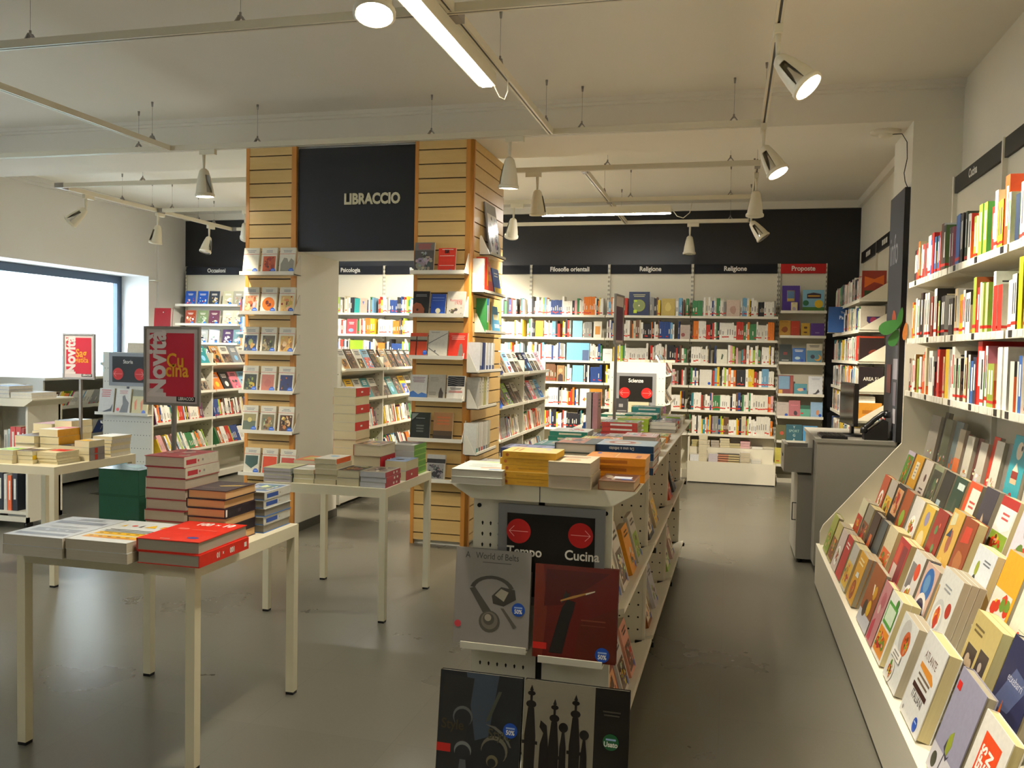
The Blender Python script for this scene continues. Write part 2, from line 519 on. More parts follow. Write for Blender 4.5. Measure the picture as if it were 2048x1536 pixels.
# ------------------------------------------------------------------ wooden slat columns
PL = (-3.774, -3.334); PR = (-2.345, -1.906)
def columns():
    pitch, gap, th = 0.1075, 0.009, 0.02
    z0 = 0.088 - pitch + gap / 2
    slat_front, slat_side = {}, {}
    def slats(par, x0, x1, y, key):
        z = 0.035
        first = True
        zz = [0.035] + [0.088 + pitch * i for i in range(0, 28)] + [ZB]
        for a, b in zip(zz[:-1], zz[1:]):
            lo = a + (gap / 2 if a > 0.04 else 0); hi = min(b - gap / 2, ZB - 0.002)
            if hi - lo < 0.03:
                continue
            k = (key, round(hi - lo, 4))
            if k not in slat_front:
                slat_front[k] = MB().box(0, -th, 0, x1 - x0, 0, hi - lo).mesh('slat', 'birch')
            link('slat', slat_front[k], par, T(x0, y, lo))
    def slats_side(par, x, y0, y1):
        zz = [0.035] + [0.088 + pitch * i for i in range(0, 28)] + [ZB]
        for a, b in zip(zz[:-1], zz[1:]):
            lo = a + (gap / 2 if a > 0.04 else 0); hi = min(b - gap / 2, ZB - 0.002)
            if hi - lo < 0.03:
                continue
            k = round(hi - lo, 4)
            if k not in slat_side:
                slat_side[k] = MB().box(0, 0, 0, th, y1 - y0, hi - lo).mesh('slat', 'birch')
            link('slat', slat_side[k], par, T(x, y0, lo))
    yf = 6.195
    # left column: white core, slat front
    c = struct('wall_column_left', MB().box(PL[0] + 0.005, yf, 0, PL[1] - 0.004, 6.95, ZB), 'wall', 'white column with a birch slat front')
    MB().box(PL[0], yf - 0.004, 0.03, PL[1], yf, ZB - 0.002).build('groove_backing', 'groove', c)
    slats(c, PL[0] + 0.03, PL[1] - 0.04, yf - 0.004, 'L')
    MB().box(PL[0], yf - 0.026, 0, PL[0] + 0.03, yf - 0.004, ZB - 0.002).build('edge_trim', 'birchedge', c)
    MB().box(PL[1] - 0.04, yf - 0.026, 0, PL[1], yf - 0.004, ZB - 0.002).build('edge_trim', 'birchedge', c)
    MB().box(PL[1] - 0.004, 6.2, 0, PL[1] + 0.004, 6.955, 0.07).build('skirting', 'skirt', c)
    # right column: slats on the front and on the side
    c = struct('wall_column_right', MB().box(PR[0] + 0.004, yf, 0, PR[1] - 0.005, 7.05, ZB), 'wall', 'column clad in birch slats on two sides')
    MB().box(PR[0], yf - 0.004, 0.03, PR[1], yf, ZB - 0.002).build('groove_backing', 'groove', c)
    MB().box(PR[1] - 0.005, yf, 0.03, PR[1] + 0.001, 7.05, ZB - 0.002).build('groove_backing', 'groove', c)
    slats(c, PR[0] + 0.028, PR[1] - 0.035, yf - 0.004, 'R')
    slats_side(c, PR[1] + 0.001, 6.215, 7.05)
    MB().box(PR[0], yf - 0.026, 0, PR[0] + 0.028, yf - 0.004, ZB - 0.002).build('edge_trim', 'birchedge', c)
    m = MB().box(PR[1] - 0.035, yf - 0.026, 0, PR[1] - 0.004, yf - 0.004, ZB - 0.002)
    m.box(PR[1] + 0.001, yf - 0.008, 0, PR[1] + 0.024, 6.215, ZB - 0.002)
    m.cyl((PR[1] + 0.002, yf - 0.012, 0), (PR[1] + 0.002, yf - 0.012, ZB - 0.002), 0.016, n=10)
    m.build('edge_trim', 'birchedge', c)
    # lintel and the black shop sign between the columns
    struct('lintel', MB().box(PL[1] - 0.004, 6.225, 2.245, PR[0] + 0.004, 6.97, ZB), 'wallblue')
    s = thing('shop_sign', 'black hanging fascia with LIBRACCIO in pale capitals between wooden columns', 'sign', T(PL[1] + 0.012, 6.19, 2.24))
    w, h = PR[0] - PL[1] - 0.016, 0.80
    MB().box(0, 0, 0, w, 0.03, h).build('board', 'blacksign', s)
    t = MB()
    put_text(t, 'LIBRACCIO', lambda u, v: (u, -0.006, v), 0.112, hx('#d9d3b4'), 0.388, 0.362, 'l', 0.045, 0.82)
    tt = MB()
    tt.v = t.v; tt.f = t.f; tt.c = t.c; tt.sm = t.sm
    tt.build('lettering', 'sign', s)
columns()

# ------------------------------------------------------------------ street outside
def street():
    struct('ground', MB().box(-40, -20, -0.25, -8.05, 60, -0.12), 'asphalt', 'pale street paving outside')
    b = thing('street_building', 'pale arcaded building across the street seen through the window', 'building', T(-17, 0, 0))
    m = MB()
    for a, c in ((-15, 16.5), (18.0, 21.6), (23.0, 50)):
        m.box(-1.0, a, -0.2, 0, c, 4.2)
    m.box(-1.0, -15, 4.2, 0, 50, 12)
    m.build('facade', 'facade', b)
    for a, c in ((16.5, 18.0), (21.6, 23.0)):
        arc = [(a, 2.9)] + [((a + c) / 2 - (c - a) / 2 * math.cos(PI * i / 12), 2.9 + 1.0 * math.sin(PI * i / 12)) for i in range(13)] + [(c, 2.9)]
        MB().prism([(a, 4.2), (a, 2.9)] + arc[1:-1] + [(c, 2.9), (c, 4.2)], 0, -0.9, -0.02).build('arch', 'facade', b)
        MB().box(-1.0, a, -0.2, -0.85, c, 4.2).build('shopfront', 'facadeblue', b)
        MB().box(-0.85, (a + c) / 2 - 0.05, -0.2, -0.78, (a + c) / 2 + 0.05, 3.0).build('mullion', 'winframe', b)
    cr = thing('parked_car', 'pale green car parked in the bright street', 'car', T(-12.6, 14.0, -0.12) @ R(90, 'Z'))
    prof = [(-2.0, 0.3), (-2.0, 0.75), (-1.5, 0.9), (-0.9, 1.42), (0.7, 1.45), (1.4, 0.95), (1.95, 0.8), (2.0, 0.3)]
    MB().prism(prof, 1, -0.8, 0.8).build('body', 'carpaint', cr)
    gp = [(-1.25, 0.95), (-0.85, 1.34), (0.62, 1.37), (1.15, 0.97)]
    MB().prism(gp, 1, -0.81, 0.81).build('side_window', 'carglass', cr)
    for x in (-1.3, 1.3):
        for y in (-0.82, 0.64):
            MB().cyl((x, y, 0.32), (x, y + 0.18, 0.32), 0.32, n=20).build('wheel', 'dark', cr)
street()

# ================================================================== LIGHT TRACKS
ZT0, ZT1 = 2.99, 3.03
def track(label, p0, p1, hangers, light=True):
    p0, p1 = Vector((*p0, 0)), Vector((*p1, 0))
    L = (p1 - p0).length
    ang = math.atan2(p1.y - p0.y, p1.x - p0.x)
    o = thing('lighting_track', label, 'light track', T(p0.x, p0.y, ZT0) @ Matrix.Rotation(ang, 4, 'Z'), 'white lighting tracks hung from the ceiling')
    MB().box(0, -0.018, 0.006, L, 0.018, 0.04).box(0, -0.018, 0, L, -0.006, 0.006).box(0, 0.006, 0, L, 0.018, 0.006).build('rail', 'track', o)
    MB().box(0.01, -0.006, 0.004, L - 0.01, 0.006, 0.006).build('slot', 'dark', o)
    MB().box(0.0, -0.021, -0.002, 0.10, 0.021, 0.043).build('end_joint', 'alu', o)
    for d in hangers:
        m = MB().cyl((d, 0, 0.075), (d, 0, ZC - ZT0 - 0.03), 0.0012, n=5)
        m.cyl((d, 0, ZC - ZT0 - 0.035), (d, 0, ZC - ZT0), 0.006, 0.009, n=8)
        m.cyl((d, 0, 0.06), (d, 0, 0.085), 0.006, n=8)
        m.prism([(d - 0.028, 0.04), (d - 0.02, 0.04), (d - 0.004, 0.062), (d + 0.004, 0.062), (d + 0.02, 0.04), (d + 0.028, 0.04), (d + 0.006, 0.07), (d - 0.006, 0.07)], 1, -0.012, 0.012)
        m.build('hanger', 'alu', o)
    return o

track('long white track crossing in front of the wooden columns', (-7.3, 5.89), (0.19, 5.89), (0.6, 2.75, 3.79, 5.18, 6.27, 7.28))
track('white track crossing nearest the top of the picture', (-7.3, 3.70), (0.19, 3.70), (0.7, 3.8, 5.0, 6.9))
track('white track running back along the upper part of the window side', (-4.27, 3.72), (-4.27, 5.87), (0.5, 1.96))
track('white track running back beside the lit linear lamp', (-1.243, 3.72), (-1.243, 5.87), (0.8, 1.99))
track('white track running back above the cookery aisle', (0.17, 3.72), (0.17, 5.87), (0.6, 1.9))
track('white track overhead carrying the brightest hanging spotlight', (-1.243, 0.6), (-1.243, 3.68), (0.5, 2.0))
track('white track overhead by the near cookery shelves', (0.17, 0.6), (0.17, 3.68), (0.5, 2.0))
track('white track just beyond the ceiling beam', (-6.42, 7.1), (0.19, 7.1), (0.98, 3.2, 5.4, 6.38))
track('white track carrying the far linear lamp', (-6.42, 8.6), (0.19, 8.6), (0.22, 2.2, 5.42, 6.38))
track('white track nearest the black back wall', (-6.42, 10.12), (0.19, 10.12), (0.7, 3.7, 6.38))
track('white back room track along the window wall', (-6.4, 7.12), (-6.4, 8.58), (0.9, 1.4))
track('white back room track above Occasioni, along the window wall', (-6.4, 8.62), (-6.4, 10.1), (0.77, 1.1))
track('short white track between the back room cross tracks', (-1.22, 7.12), (-1.22, 8.58), (1.2,))
track('short white track behind the far linear lamp', (-1.22, 8.62), (-1.22, 10.1), (1.04,))
track('white back room track above the information desk', (0.17, 7.12), (0.17, 8.58), (0.15, 1.2))

track('white back room track leading to the black wall by Proposte', (0.17, 8.62), (0.17, 10.1), (0.95,))

def spot(label, x, y, aim, lit, along='x', side=1, power=1.0, size=58, stem=0.105):
    """track spotlight: adapter box, stem, bell shade with open sides, reflector lamp"""
    o = thing('track_spotlight', label, 'spotlight', T(x, y, ZT0), 'track spotlights')
    a = MB()
    if along == 'x':
        a.box(-0.03, -0.018, -0.04, 0.10 * side, 0.018, -0.001) if side > 0 else a.box(-0.10, -0.018, -0.04, 0.03, 0.018, -0.001)
    else:
        a.box(-0.018, -0.03, -0.04, 0.018, 0.10, -0.001)
    a.build('adapter', 'lamp', o)
    MB().cyl((0, 0, -0.04), (0, 0, -0.04 - stem), 0.013, 0.009, n=10).build('stem', 'lamp', o)
    d = Vector(aim).normalized()
    base = Vector((0, 0, -0.04 - stem))
    rot = (-d).to_track_quat('Z', 'Y').to_matrix().to_4x4()
    mt = Matrix.Translation(base) @ rot
    L = 0.17
    prof = [(0.018, 0.0), (0.034, -0.015), (0.048, -0.065), (0.062, -0.137), (0.069, -0.195)]
    h = MB()
    for a0 in (0.35, 0.35 + PI):
        h.lathe(prof, 10, mtx=mt, a0=a0, a1=a0 + PI - 0.75)
        h.lathe([(r - 0.004, z) for r, z in prof], 10, mtx=mt, a0=a0, a1=a0 + PI - 0.75)
    h.lathe([(0.018, 0.0), (0.034, -0.015), (0.043, -0.05)], 16, mtx=mt, cap0=True)
    h.lathe([(0.066, -0.185), (0.074, -0.195), (0.074, -0.21), (0.066, -0.213)], 20, mtx=mt)
    h.build('shade', 'lamp', o)
    MB().lathe([(0.016, -0.04), (0.02, -0.08), (0.036, -0.12), (0.06, -0.178), (0.063, -0.202)], 18, mtx=mt, cap0=True).build('reflector_bulb', 'reflector', o)
    f = MB().lathe([(0.0625, -0.206), (0.044, -0.212), (0.013, -0.216)], 18, mtx=mt, cap1=True)
    f.build('lamp_face', 'bulb' if lit else 'reflector', o)
    if lit:
        ld = bpy.data.lights.new('spot_beam', 'SPOT')
        ld.energy = SPOT_W * power
        ld.color = WARM
        ld.spot_size = math.radians(size)
        ld.spot_blend = 0.55
        ld.shadow_soft_size = 0.05
        lo = bpy.data.objects.new('spot_beam', ld)
        COL.objects.link(lo)
        lo.parent = o
        lo.matrix_local = mt @ Matrix.Translation((0, 0, -0.24))
    return o

spot('lit spotlight hanging in front of the first wooden column', -3.968, 5.89, (0.02, 0.05, -1), True, 'x', 1, 0.7, 75)
spot('lit spotlight beside the top of the two-sided wooden column', -1.536, 5.89, (-0.05, 0.1, -1), True, 'x', 1, 0.7, 75)
spot('large bright spotlight cut off at the top of the picture', -1.243, 2.86, (0.1, -0.3, -1), True, 'y', 1, 0.5, 95)
spot('glaring spotlight tilted towards the cookery shelves', 0.17, 4.12, (0.62, -0.25, -0.72), True, 'y', 1, 1.0, 95)
spot('lit spotlight tilted towards the cookery shelves, in front of the beam', 0.17, 5.84, (0.45, -0.2, -0.85), True, 'y', 1, 0.8, 80)
spot('unlit spotlight tilted towards the window wall', -6.4, 7.48, (-0.75, -0.2, -0.65), False, 'y', 1)
spot('unlit pale spotlight above the window reveal', -6.4, 8.62, (-0.25, 0.1, -1), False, 'y', 1)
spot('unlit spotlight against the black wall above Occasioni', -6.4, 9.62, (-0.05, -0.35, -1), False, 'y', 1)
spot('lit spotlight half hidden behind the first wooden column', -5.27, 8.6, (-0.35, 0.75, -0.75), True, 'x', 1, 1.6, 80)
spot('lit spotlight just behind the ceiling beam, pointing straight down', -1.607, 7.1, (0, 0.25, -1), True, 'x', -1, 1.2, 110)
spot('lit spotlight beside the books at the top of the two-sided column', -2.19, 8.6, (-0.25, 0.55, -0.9), True, 'x', 1, 1.6, 100)
spot('lit spotlight in front of the black wall above the desk aisle', 0.17, 7.4, (-0.02, 0.4, -1), True, 'y', 1, 1.6, 110)
spot('unlit spotlight tilted over the Proposte shelves', 0.17, 9.1, (0.6, -0.1, -0.8), False, 'y', 1)
spot('unlit spotlight hanging before the black wall above Religione', -0.486, 10.12, (0, -0.1, -1), False, 'x', 1)
# the tracks carry on overhead; these unseen spots are added for fill light
spot('lit spotlight over the near end of the cookery aisle', 0.17, 2.0, (0.55, 0.1, -0.8), True, 'y', 1, 1.0, 95)
spot('lit spotlight beyond the picture edge over the Saggistica table', -4.7, 3.70, (0.2, 0.4, -1), True, 'x', 1, 0.8, 95)

def extra_spots():  # two hidden spots added to brighten the back room
    spot('lit spotlight hidden behind the two-sided column', -3.1, 8.6, (-0.25, 0.8, -0.8), True, 'x', 1, 1.6, 100)
    spot('lit spotlight hidden behind the black fascia', -4.3, 7.1, (0.05, 0.5, -0.9), True, 'x', 1, 1.2, 110)
extra_spots()

def linear(label, name, mtx, L, cord):
    o = thing(name, label, 'linear lamp', mtx)
    MB().box(0, -0.047, 0.0, L, 0.047, 0.07).build('housing', 'lamp', o)
    MB().box(0.01, -0.026, -0.006, L - 0.01, 0.026, 0.0).build('diffuser', 'tube', o)
    MB().tube(cord, 0.004, 6).build('cord', 'lamp', o)
    return o
_c = [(1.5 + 0.0 + 0.05 * math.sin(t), -0.06 - 0.03 * (1 - math.cos(t)), 0.0 - 0.06 * math.sin(t * 0.5)) for t in [PI * i / 10 for i in range(11)]]
linear('lit linear lamp running back from the top of the picture', 'linear_lamp', T(-1.31, 3.02, 2.917) @ R(90, 'Z'), 1.5,
       [(1.49, -0.03, 0.03), (1.53, -0.035, 0.0), (1.56, -0.05, -0.04), (1.58, -0.075, -0.05), (1.57, -0.095, -0.01), (1.55, -0.1, 0.05), (1.54, -0.075, 0.09)])
linear('far lit linear lamp in front of the black wall', 'linear_lamp', T(-1.90, 8.6, 2.868), 1.3,
       [(1.3, 0, 0.05), (1.36, 0, -0.03), (1.42, 0, -0.05), (1.48, 0, 0.0), (1.5, 0, 0.1)])
linear('lit linear lamp further along the window side', 'linear_lamp', T(-4.6, 8.6, 2.868), 1.3,
       [(1.3, 0, 0.03), (1.36, 0, -0.03), (1.42, 0, -0.05), (1.48, 0, 0.0), (1.5, 0, 0.1)])
linear('lit linear lamp over the near part of the shop', 'linear_lamp', T(-3.2, -0.6, 2.917) @ R(90, 'Z'), 1.5,  # added out of view to raise the ambient light in front
       [(1.49, -0.03, 0.03), (1.53, -0.035, 0.0), (1.56, -0.05, -0.04), (1.54, -0.075, 0.09)])

d = thing('smoke_detector', 'round white smoke detector under the beam with a loose wire', 'detector', T(1.0, 6.46, ZB))
MB().lathe([(0.10, 0), (0.10, -0.012), (0.06, -0.02)], 20, cap1=True).build('base', 'lamp', d)
MB().lathe([(0.045, -0.02), (0.045, -0.035), (0.03, -0.042)], 16, cap1=True).build('head', 'lamp', d)
MB().tube([(0.04, 0, -0.02), (0.10, -0.04, -0.03), (0.122, -0.1, -0.1), (0.12, -0.14, -0.22), (0.10, -0.16, -0.32), (0.105, -0.18, -0.38), (0.118, -0.21, -0.43)], 0.003, 6).build('wire', 'dark', d)
# ================================================================== FURNITURE
def peg_holes(mb, fn, u0, u1, v0, v1, du, dv, r=0.0045, tear=False):
    """tiny dark openings laid 0.6 mm proud of a board"""
    u = u0
    while u <= u1 + 1e-6:
        v = v0
        while v <= v1 + 1e-6:
            if tear:
                pts = [(u - r, v), (u, v + r * 1.3), (u + r, v), (u + r * 0.45, v - r * 2.4), (u - r * 0.45, v - r * 2.4)]
            else:
                pts = ngon(u, v, r, 6)
            mb.face([fn(a, b) for a, b in pts])
            v += dv
        u += du

def table(label, x0, y0, x1, y1, h=0.735):
    o = thing('display_table', label, 'table', T(x0, y0, 0), 'square cream display tables')
    w, d = x1 - x0, y1 - y0
    m = MB().box(0, 0, h - 0.018, w, d, h)
    for a in ((0, 0, w, 0.036), (0, d - 0.036, w, d), (0, 0.036, 0.036, d - 0.036), (w - 0.036, 0.036, w, d - 0.036)):
        m.box(a[0], a[1], h - 0.05, a[2], a[3], h - 0.018)
    m.build('tabletop', 'tablelam', o)
    for x in (0.0, w - 0.036):
        for y in (0.0, d - 0.036):
            l = MB().box(x, y, 0.012, x + 0.036, y + 0.036, h - 0.05).build('leg', 'tablelam', o)
            MB().box(x + 0.001, y + 0.001, 0, x + 0.035, y + 0.035, 0.012).build('foot', 'dark', l)
    return o
T1 = (-2.52, 2.595, -1.775, 3.335); T2 = (-2.515, 4.31, -1.78, 5.045); T3 = (-4.68, 4.335, -3.935, 5.07)
table('cream square table nearest the viewer, with the red hardbacks', *T1)
table('cream square table in front of the passage between the columns', *T2)
table('cream square table under the Saggistica sign', *T3)

def sign_stand(label, x, y, z0, zb, w, h, lines, facing=0.0):
    """poster frame on a square pole; poster faces -y"""
    o = thing('poster_stand', label, 'sign', T(x, y, z0) @ R(facing, 'Z'), 'poster stands')
    MB().box(-0.03, -0.02, 0, 0.03, 0.02, 0.006).build('base', 'alu', o)
    MB().box(-0.008, -0.008, 0.006, 0.008, 0.008, zb - z0 + 0.02).build('pole', 'alu', o)
    b = zb - z0
    f = MB()
    t = 0.011
    f.box(-w / 2, -0.022, b, w / 2, -0.009, b + t).box(-w / 2, -0.022, b + h - t, w / 2, -0.009, b + h)
    f.box(-w / 2, -0.022, b + t, -w / 2 + t, -0.009, b + h - t).box(w / 2 - t, -0.022, b + t, w / 2, -0.009, b + h - t)
    f.build('frame', 'alu', o)
    p = MB()
    pw, ph = w - 2 * t, h - 2 * t
    p.box(-pw / 2, -0.018, b + t, pw / 2, -0.010, b + h - t, hx('#c9c0bd'))
    fn = lambda u, v: (-pw / 2 + u, -0.0186, b + t + v)
    fn2 = lambda u, v: (-pw / 2 + u, -0.0192, b + t + v)
    if lines:
        rd = hx('#b3142b')
        m = pw * 0.07
        p.face([fn(m, ph * 0.33 * 0 + ph * 0.03), fn(pw - m, ph * 0.03), fn(pw - m, ph - m), fn(m, ph - m)], hx('#c9c0bd'))
        p.face([fn2(pw * 0.34, ph * 0.09), fn2(pw - m, ph * 0.09), fn2(pw - m, ph - m), fn2(m, ph - m), fn2(m, ph * 0.19), fn2(pw * 0.34, ph * 0.19)], rd)
        fn3 = lambda u, v: (-pw / 2 + u, -0.0198, b + t + v)
        _w = text('Novità', 0.04, 1.0)[2]
        put_text(p, 'Novità', fn3, pw * 0.48, hx('#d8cfcc'), pw * 0.375, ph * 0.07, 'l', 0.04, 0.91 * ph / (_w * pw * 0.48), PI / 2)
        for i, s in enumerate(lines):
            put_text(p, s, fn3, pw * (0.33 if len(s) < 6 else 0.215), hx('#d79a1e'), pw * (0.38 if i else 0.40), ph * (0.49 if i == 0 else 0.36), 'l', 0.02, 0.86)
        p.face([fn3(pw * 0.60, ph * 0.025), fn3(pw - m * 0.6, ph * 0.025), fn3(pw - m * 0.6, ph * 0.09), fn3(pw * 0.60, ph * 0.09)], BLACK)
        fn4 = lambda u, v: (-pw / 2 + u, -0.0202, b + t + v)
        put_text(p, 'LIBRACCIO', fn4, pw * 0.075, WHITE, pw * 0.63, ph * 0.043, 'l', 0.03, 0.8)
    else:
        fn2 = lambda u, v: (-pw / 2 + u, -0.0186, b + t + v)
        p.face([fn2(pw * 0.06, ph * 0.05), fn2(pw * 0.94, ph * 0.05), fn2(pw * 0.94, ph * 0.78), fn2(pw * 0.06, ph * 0.78)], hx('#4d2c44'))
    p.build('poster', 'sign', o)
    return o
sign_stand('red and white Novità Cucina poster on a pole, on the nearest table', -2.358, 3.29, 0.735, 1.227, 0.279, 0.345, ('Cu', 'cina'))
sign_stand('small red Novità Saggistica poster on a pole before the window', -4.19, 4.85, 0.735, 1.247, 0.25, 0.303, ('Sag', 'gistica'))

# ------------------------------------------------------------------ direction boards
def direction_board(name, label, mtx, w, h, words, arrows=True, bracket=True):
    o = thing(name, label, 'sign', mtx, 'grey framed direction boards')
    MB().box(0, 0, 0, w, 0.012, h).build('frame', mat_grey_frame, o)
    p = MB()
    b = w * 0.09
    p.box(b, -0.002, b * 0.9, w - b, 0, h - b * 0.9, hx('#16130f'))
    fn = lambda u, v: (u, -0.0026, v)
    fn2 = lambda u, v: (u, -0.0032, v)
    cy = h * words[0]
    r = words[1] * w
    for cx, sg in ((w * words[2], -1), (w * words[3], 1)):
        p.face([fn(*q) for q in ngon(cx, cy, r, 28)], hx('#b01f1c'))
        for bar in arrow_pts(cx, cy, r * 0.78, r * 0.022, r * 0.42, sg):
            p.face([fn2(*q) for q in bar], hx('#e8a79c'))
    for s, u, v, sz, al in words[4]:
        put_text(p, s, fn, sz * w, hx('#d9d6cc'), u * w, v * h, al, 0.02, 0.92)
    p.build('panel', 'sign', o)
    return o
mat_grey_frame = mat('grey_board_frame', hx('#77787a'), 0.45, var=0.03, scale=10)

# ------------------------------------------------------------------ gondola with tray top (centre of the picture)
EG = T(-0.645, 3.03, 0) @ R(-0.8, 'Z')
EL = 1.125
def gondola_centre():
    o = thing('book_gondola', 'cream gondola with stacked books on its tray top beside the aisle', 'gondola', EG)
    hw, zt = 0.258, 0.955
    # end panel in two halves with a dark slot, pegboard holes
    for a, b in ((-hw, -0.012), (0.012, hw)):
        p = MB().box(a, 0, 0.02, b, 0.02, zt).build('end_panel', 'peg', o)
        hm = MB()
        fn = lambda u, v: (u, -0.0006, v)
        if a < 0:
            peg_holes(hm, fn, -0.222, -0.16, 0.62, 0.87, 0.031, 0.0405, 0.0042, True)
            peg_holes(hm, fn, -0.222, -0.03, 0.22, 0.35, 0.033, 0.06, 0.0042, True)
        else:
            peg_holes(hm, fn, 0.045, 0.24, 0.17, 0.30, 0.034, 0.06, 0.0042, True)
        hm.build('peg_holes', 'hole', p)['kind'] = 'stuff'
    MB().box(-0.012, 0.006, 0.02, 0.012, 0.02, zt).build('slot', 'hole', o)
    for x in (-0.235, -0.028, 0.028, 0.235):
        MB().cyl((x, -0.004, zt - 0.03), (x, 0.0, zt - 0.03), 0.008, n=12).build('bolt', 'hole', o)
    # cross panels between the bays and the far end
    for k in (1, 2, 3):
        p = MB().box(-hw, EL * k - 0.01, 0.02, hw, EL * k + 0.01, zt).build('cross_panel', 'peg', o)
        hm = MB()
        peg_holes(hm, lambda u, v: (u, EL * k - 0.0106, v), 0.10, 0.235, 0.16, 0.9, 0.045, 0.06, 0.005)
        hm.build('peg_holes', 'hole', p)['kind'] = 'stuff'
        MB().box(hw, EL * k - 0.012, 0.0, hw + 0.012, EL * k + 0.012, zt).build('upright', 'shelf', o)
    MB().box(-0.008, 0.02, 0.05, 0.008, EL * 3 - 0.01, zt).build('spine_panel', 'peg', o)
    # tray top with flared sides
    L = EL * 3
    m = MB()
    prof = [(-hw, zt), (hw, zt), (hw + 0.085, zt + 0.052), (hw + 0.085, zt + 0.058), (hw + 0.078, zt + 0.058), (-hw - 0.078, zt + 0.058), (-hw - 0.085, zt + 0.058), (-hw - 0.085, zt + 0.052)]
    m.prism(prof, 1, -0.03, L + 0.03)
    m.build('tray_top', 'cream', o)
    MB().box(-0.002, -0.0312, zt + 0.001, 0.0, -0.03, zt + 0.056).build('joint', 'hole', o)
    # tilted shelves on both sides
    for s in (1, -1):
        for k in range(3):
            for z in (0.563, 0.107):
                y0, y1 = EL * k + 0.03, EL * (k + 1) - 0.02
                xi, xo, zi = 0.03, 0.305, z - 0.085
                sh = MB().prism([(s * xi, zi), (s * xo, z), (s * xo, z + 0.018), (s * (xo - 0.006), z + 0.018), (s * xi, zi + 0.012)] if s > 0 else
                                [(s * xi, zi), (s * xi, zi + 0.012), (s * (xo - 0.006), z + 0.018), (s * xo, z + 0.018), (s * xo, z)], 1, y0, y1).build('shelf', 'shelf', o)
                if s > 0:
                    MB().box(xo - 0.08, y1 - 0.012, z - 0.02, xo + 0.01, y1 + 0.004, z + 0.004).build('label_clip', 'dark', sh)
    for x in (-0.2, 0.2):
        for y in (0.1, L - 0.1):
            MB().cyl((x - 0.015, y, 0.022), (x + 0.015, y, 0.022), 0.022, n=14).build('caster', 'dark', o)
    MB().box(-0.32, -0.29, 0.0, 0.36, 0.0, 0.012).build('floor_tray', 'shelf', o)
    # low easel ledges on the end panel
    for a, b, z in ((-0.275, -0.03, 0.425), (0.015, 0.245, 0.405)):
        MB().box(a, -0.075, z - 0.012, b, 0.0, z - 0.006).box(a, -0.081, z - 0.012, b, -0.075, z + 0.012).build('ledge', 'shelf', o)
gondola_centre()
direction_board('direction_board', 'Tempo and Cucina board with red arrow discs on the gondola end', EG @ T(-0.158, -0.017, 0.575), 0.393, 0.365,
                (0.735, 0.115, 0.20, 0.78, (('Tempo', 0.09, 0.49, 0.125, 'l'), ('Cucina', 0.635, 0.49, 0.125, 'l'))))

# ------------------------------------------------------------------ back room gondolas
def gondola_low(label, xr, y0, n, L=1.0, hw=0.28, h=1.40, both=True, zs=(1.27, 0.98, 0.69, 0.38)):
    o = thing('book_gondola', label, 'gondola', T(xr - hw, y0, 0), 'low white gondolas in the back room')
    for k in range(n + 1):
        p = MB().box(-hw, L * k - 0.012, 0.03, hw, L * k + 0.012, h).build('end_panel', 'peg', o)
        hm = MB()
        if k == 0:
            peg_holes(hm, lambda u, v: (u, -0.0126, v), -0.255, 0.255, 0.2, 1.36, 0.034, 0.13, 0.0045)
        else:
            peg_holes(hm, lambda u, v: (u, L * k - 0.0126, v), 0.05, 0.26, 0.2, 1.36, 0.045, 0.06, 0.005)
        hm.build('peg_holes', 'hole', p)['kind'] = 'stuff'
    MB().box(-0.01, 0.012, 0.08, 0.01, L * n - 0.012, h - 0.03).build('spine_panel', 'peg', o)
    MB().box(-hw + 0.02, 0.012, 0.03, hw - 0.02, L * n - 0.012, 0.09).build('plinth', 'peg', o)
    for s in (1, -1):
        for k in range(n):
            for z in zs:
                y0_, y1_ = L * k + 0.013, L * (k + 1) - 0.013
                xi, xo, zi = 0.011, 0.33, z - 0.09
                a = [(s * xi, zi), (s * xo, z), (s * xo, z + 0.025), (s * (xo - 0.008), z + 0.025), (s * (xo - 0.01), z + 0.012), (s * xi, zi + 0.012)]
                MB().prism(a if s > 0 else a[::-1], 1, y0_, y1_).build('shelf', 'shelf', o)
    return o
GA = (-5.45, 7.27); GB = (-3.47, 7.3); GC = (-1.95, 7.2); GD = (-0.62, 8.75)
gondola_low('white gondola behind the Storia board, near the window', *GA, 2)
gondola_low('white gondola seen through the passage between the columns', *GB, 2)
gondola_low('white gondola beside the two-sided wooden column', *GC, 2)
gondola_low('white gondola behind the Scienze board', *GD, 1, 0.95)
direction_board('direction_board', 'Storia board with two red discs on a gondola end by the window', T(-5.93, 7.245, 1.07), 0.44, 0.325,
                (0.36, 0.135, 0.24, 0.80, (('Storia', 0.5, 0.68, 0.115, 'c'),)))
direction_board('direction_board', 'Scienze board with two red discs on the far gondola end', T(-1.115, 8.724, 0.965), 0.405, 0.325,
                (0.38, 0.135, 0.225, 0.775, (('Scienze', 0.5, 0.71, 0.135, 'c'),)))
for gx, gy, gz in ((-5.72, 7.252, 0.95), (-0.93, 8.732, 0.90)):
    MB().box(gx - 0.012, gy, gz, gx + 0.012, gy + 0.005, gz + 0.115).build('board_bracket', 'dark')
for o_ in [x for x in bpy.data.objects if x.name.startswith('board_bracket')]:
    tag(o_, 'short dark strap below the Storia board' if o_.location.x < -3 or o_.name == 'board_bracket' else 'short dark strap below the Scienze board', 'bracket')

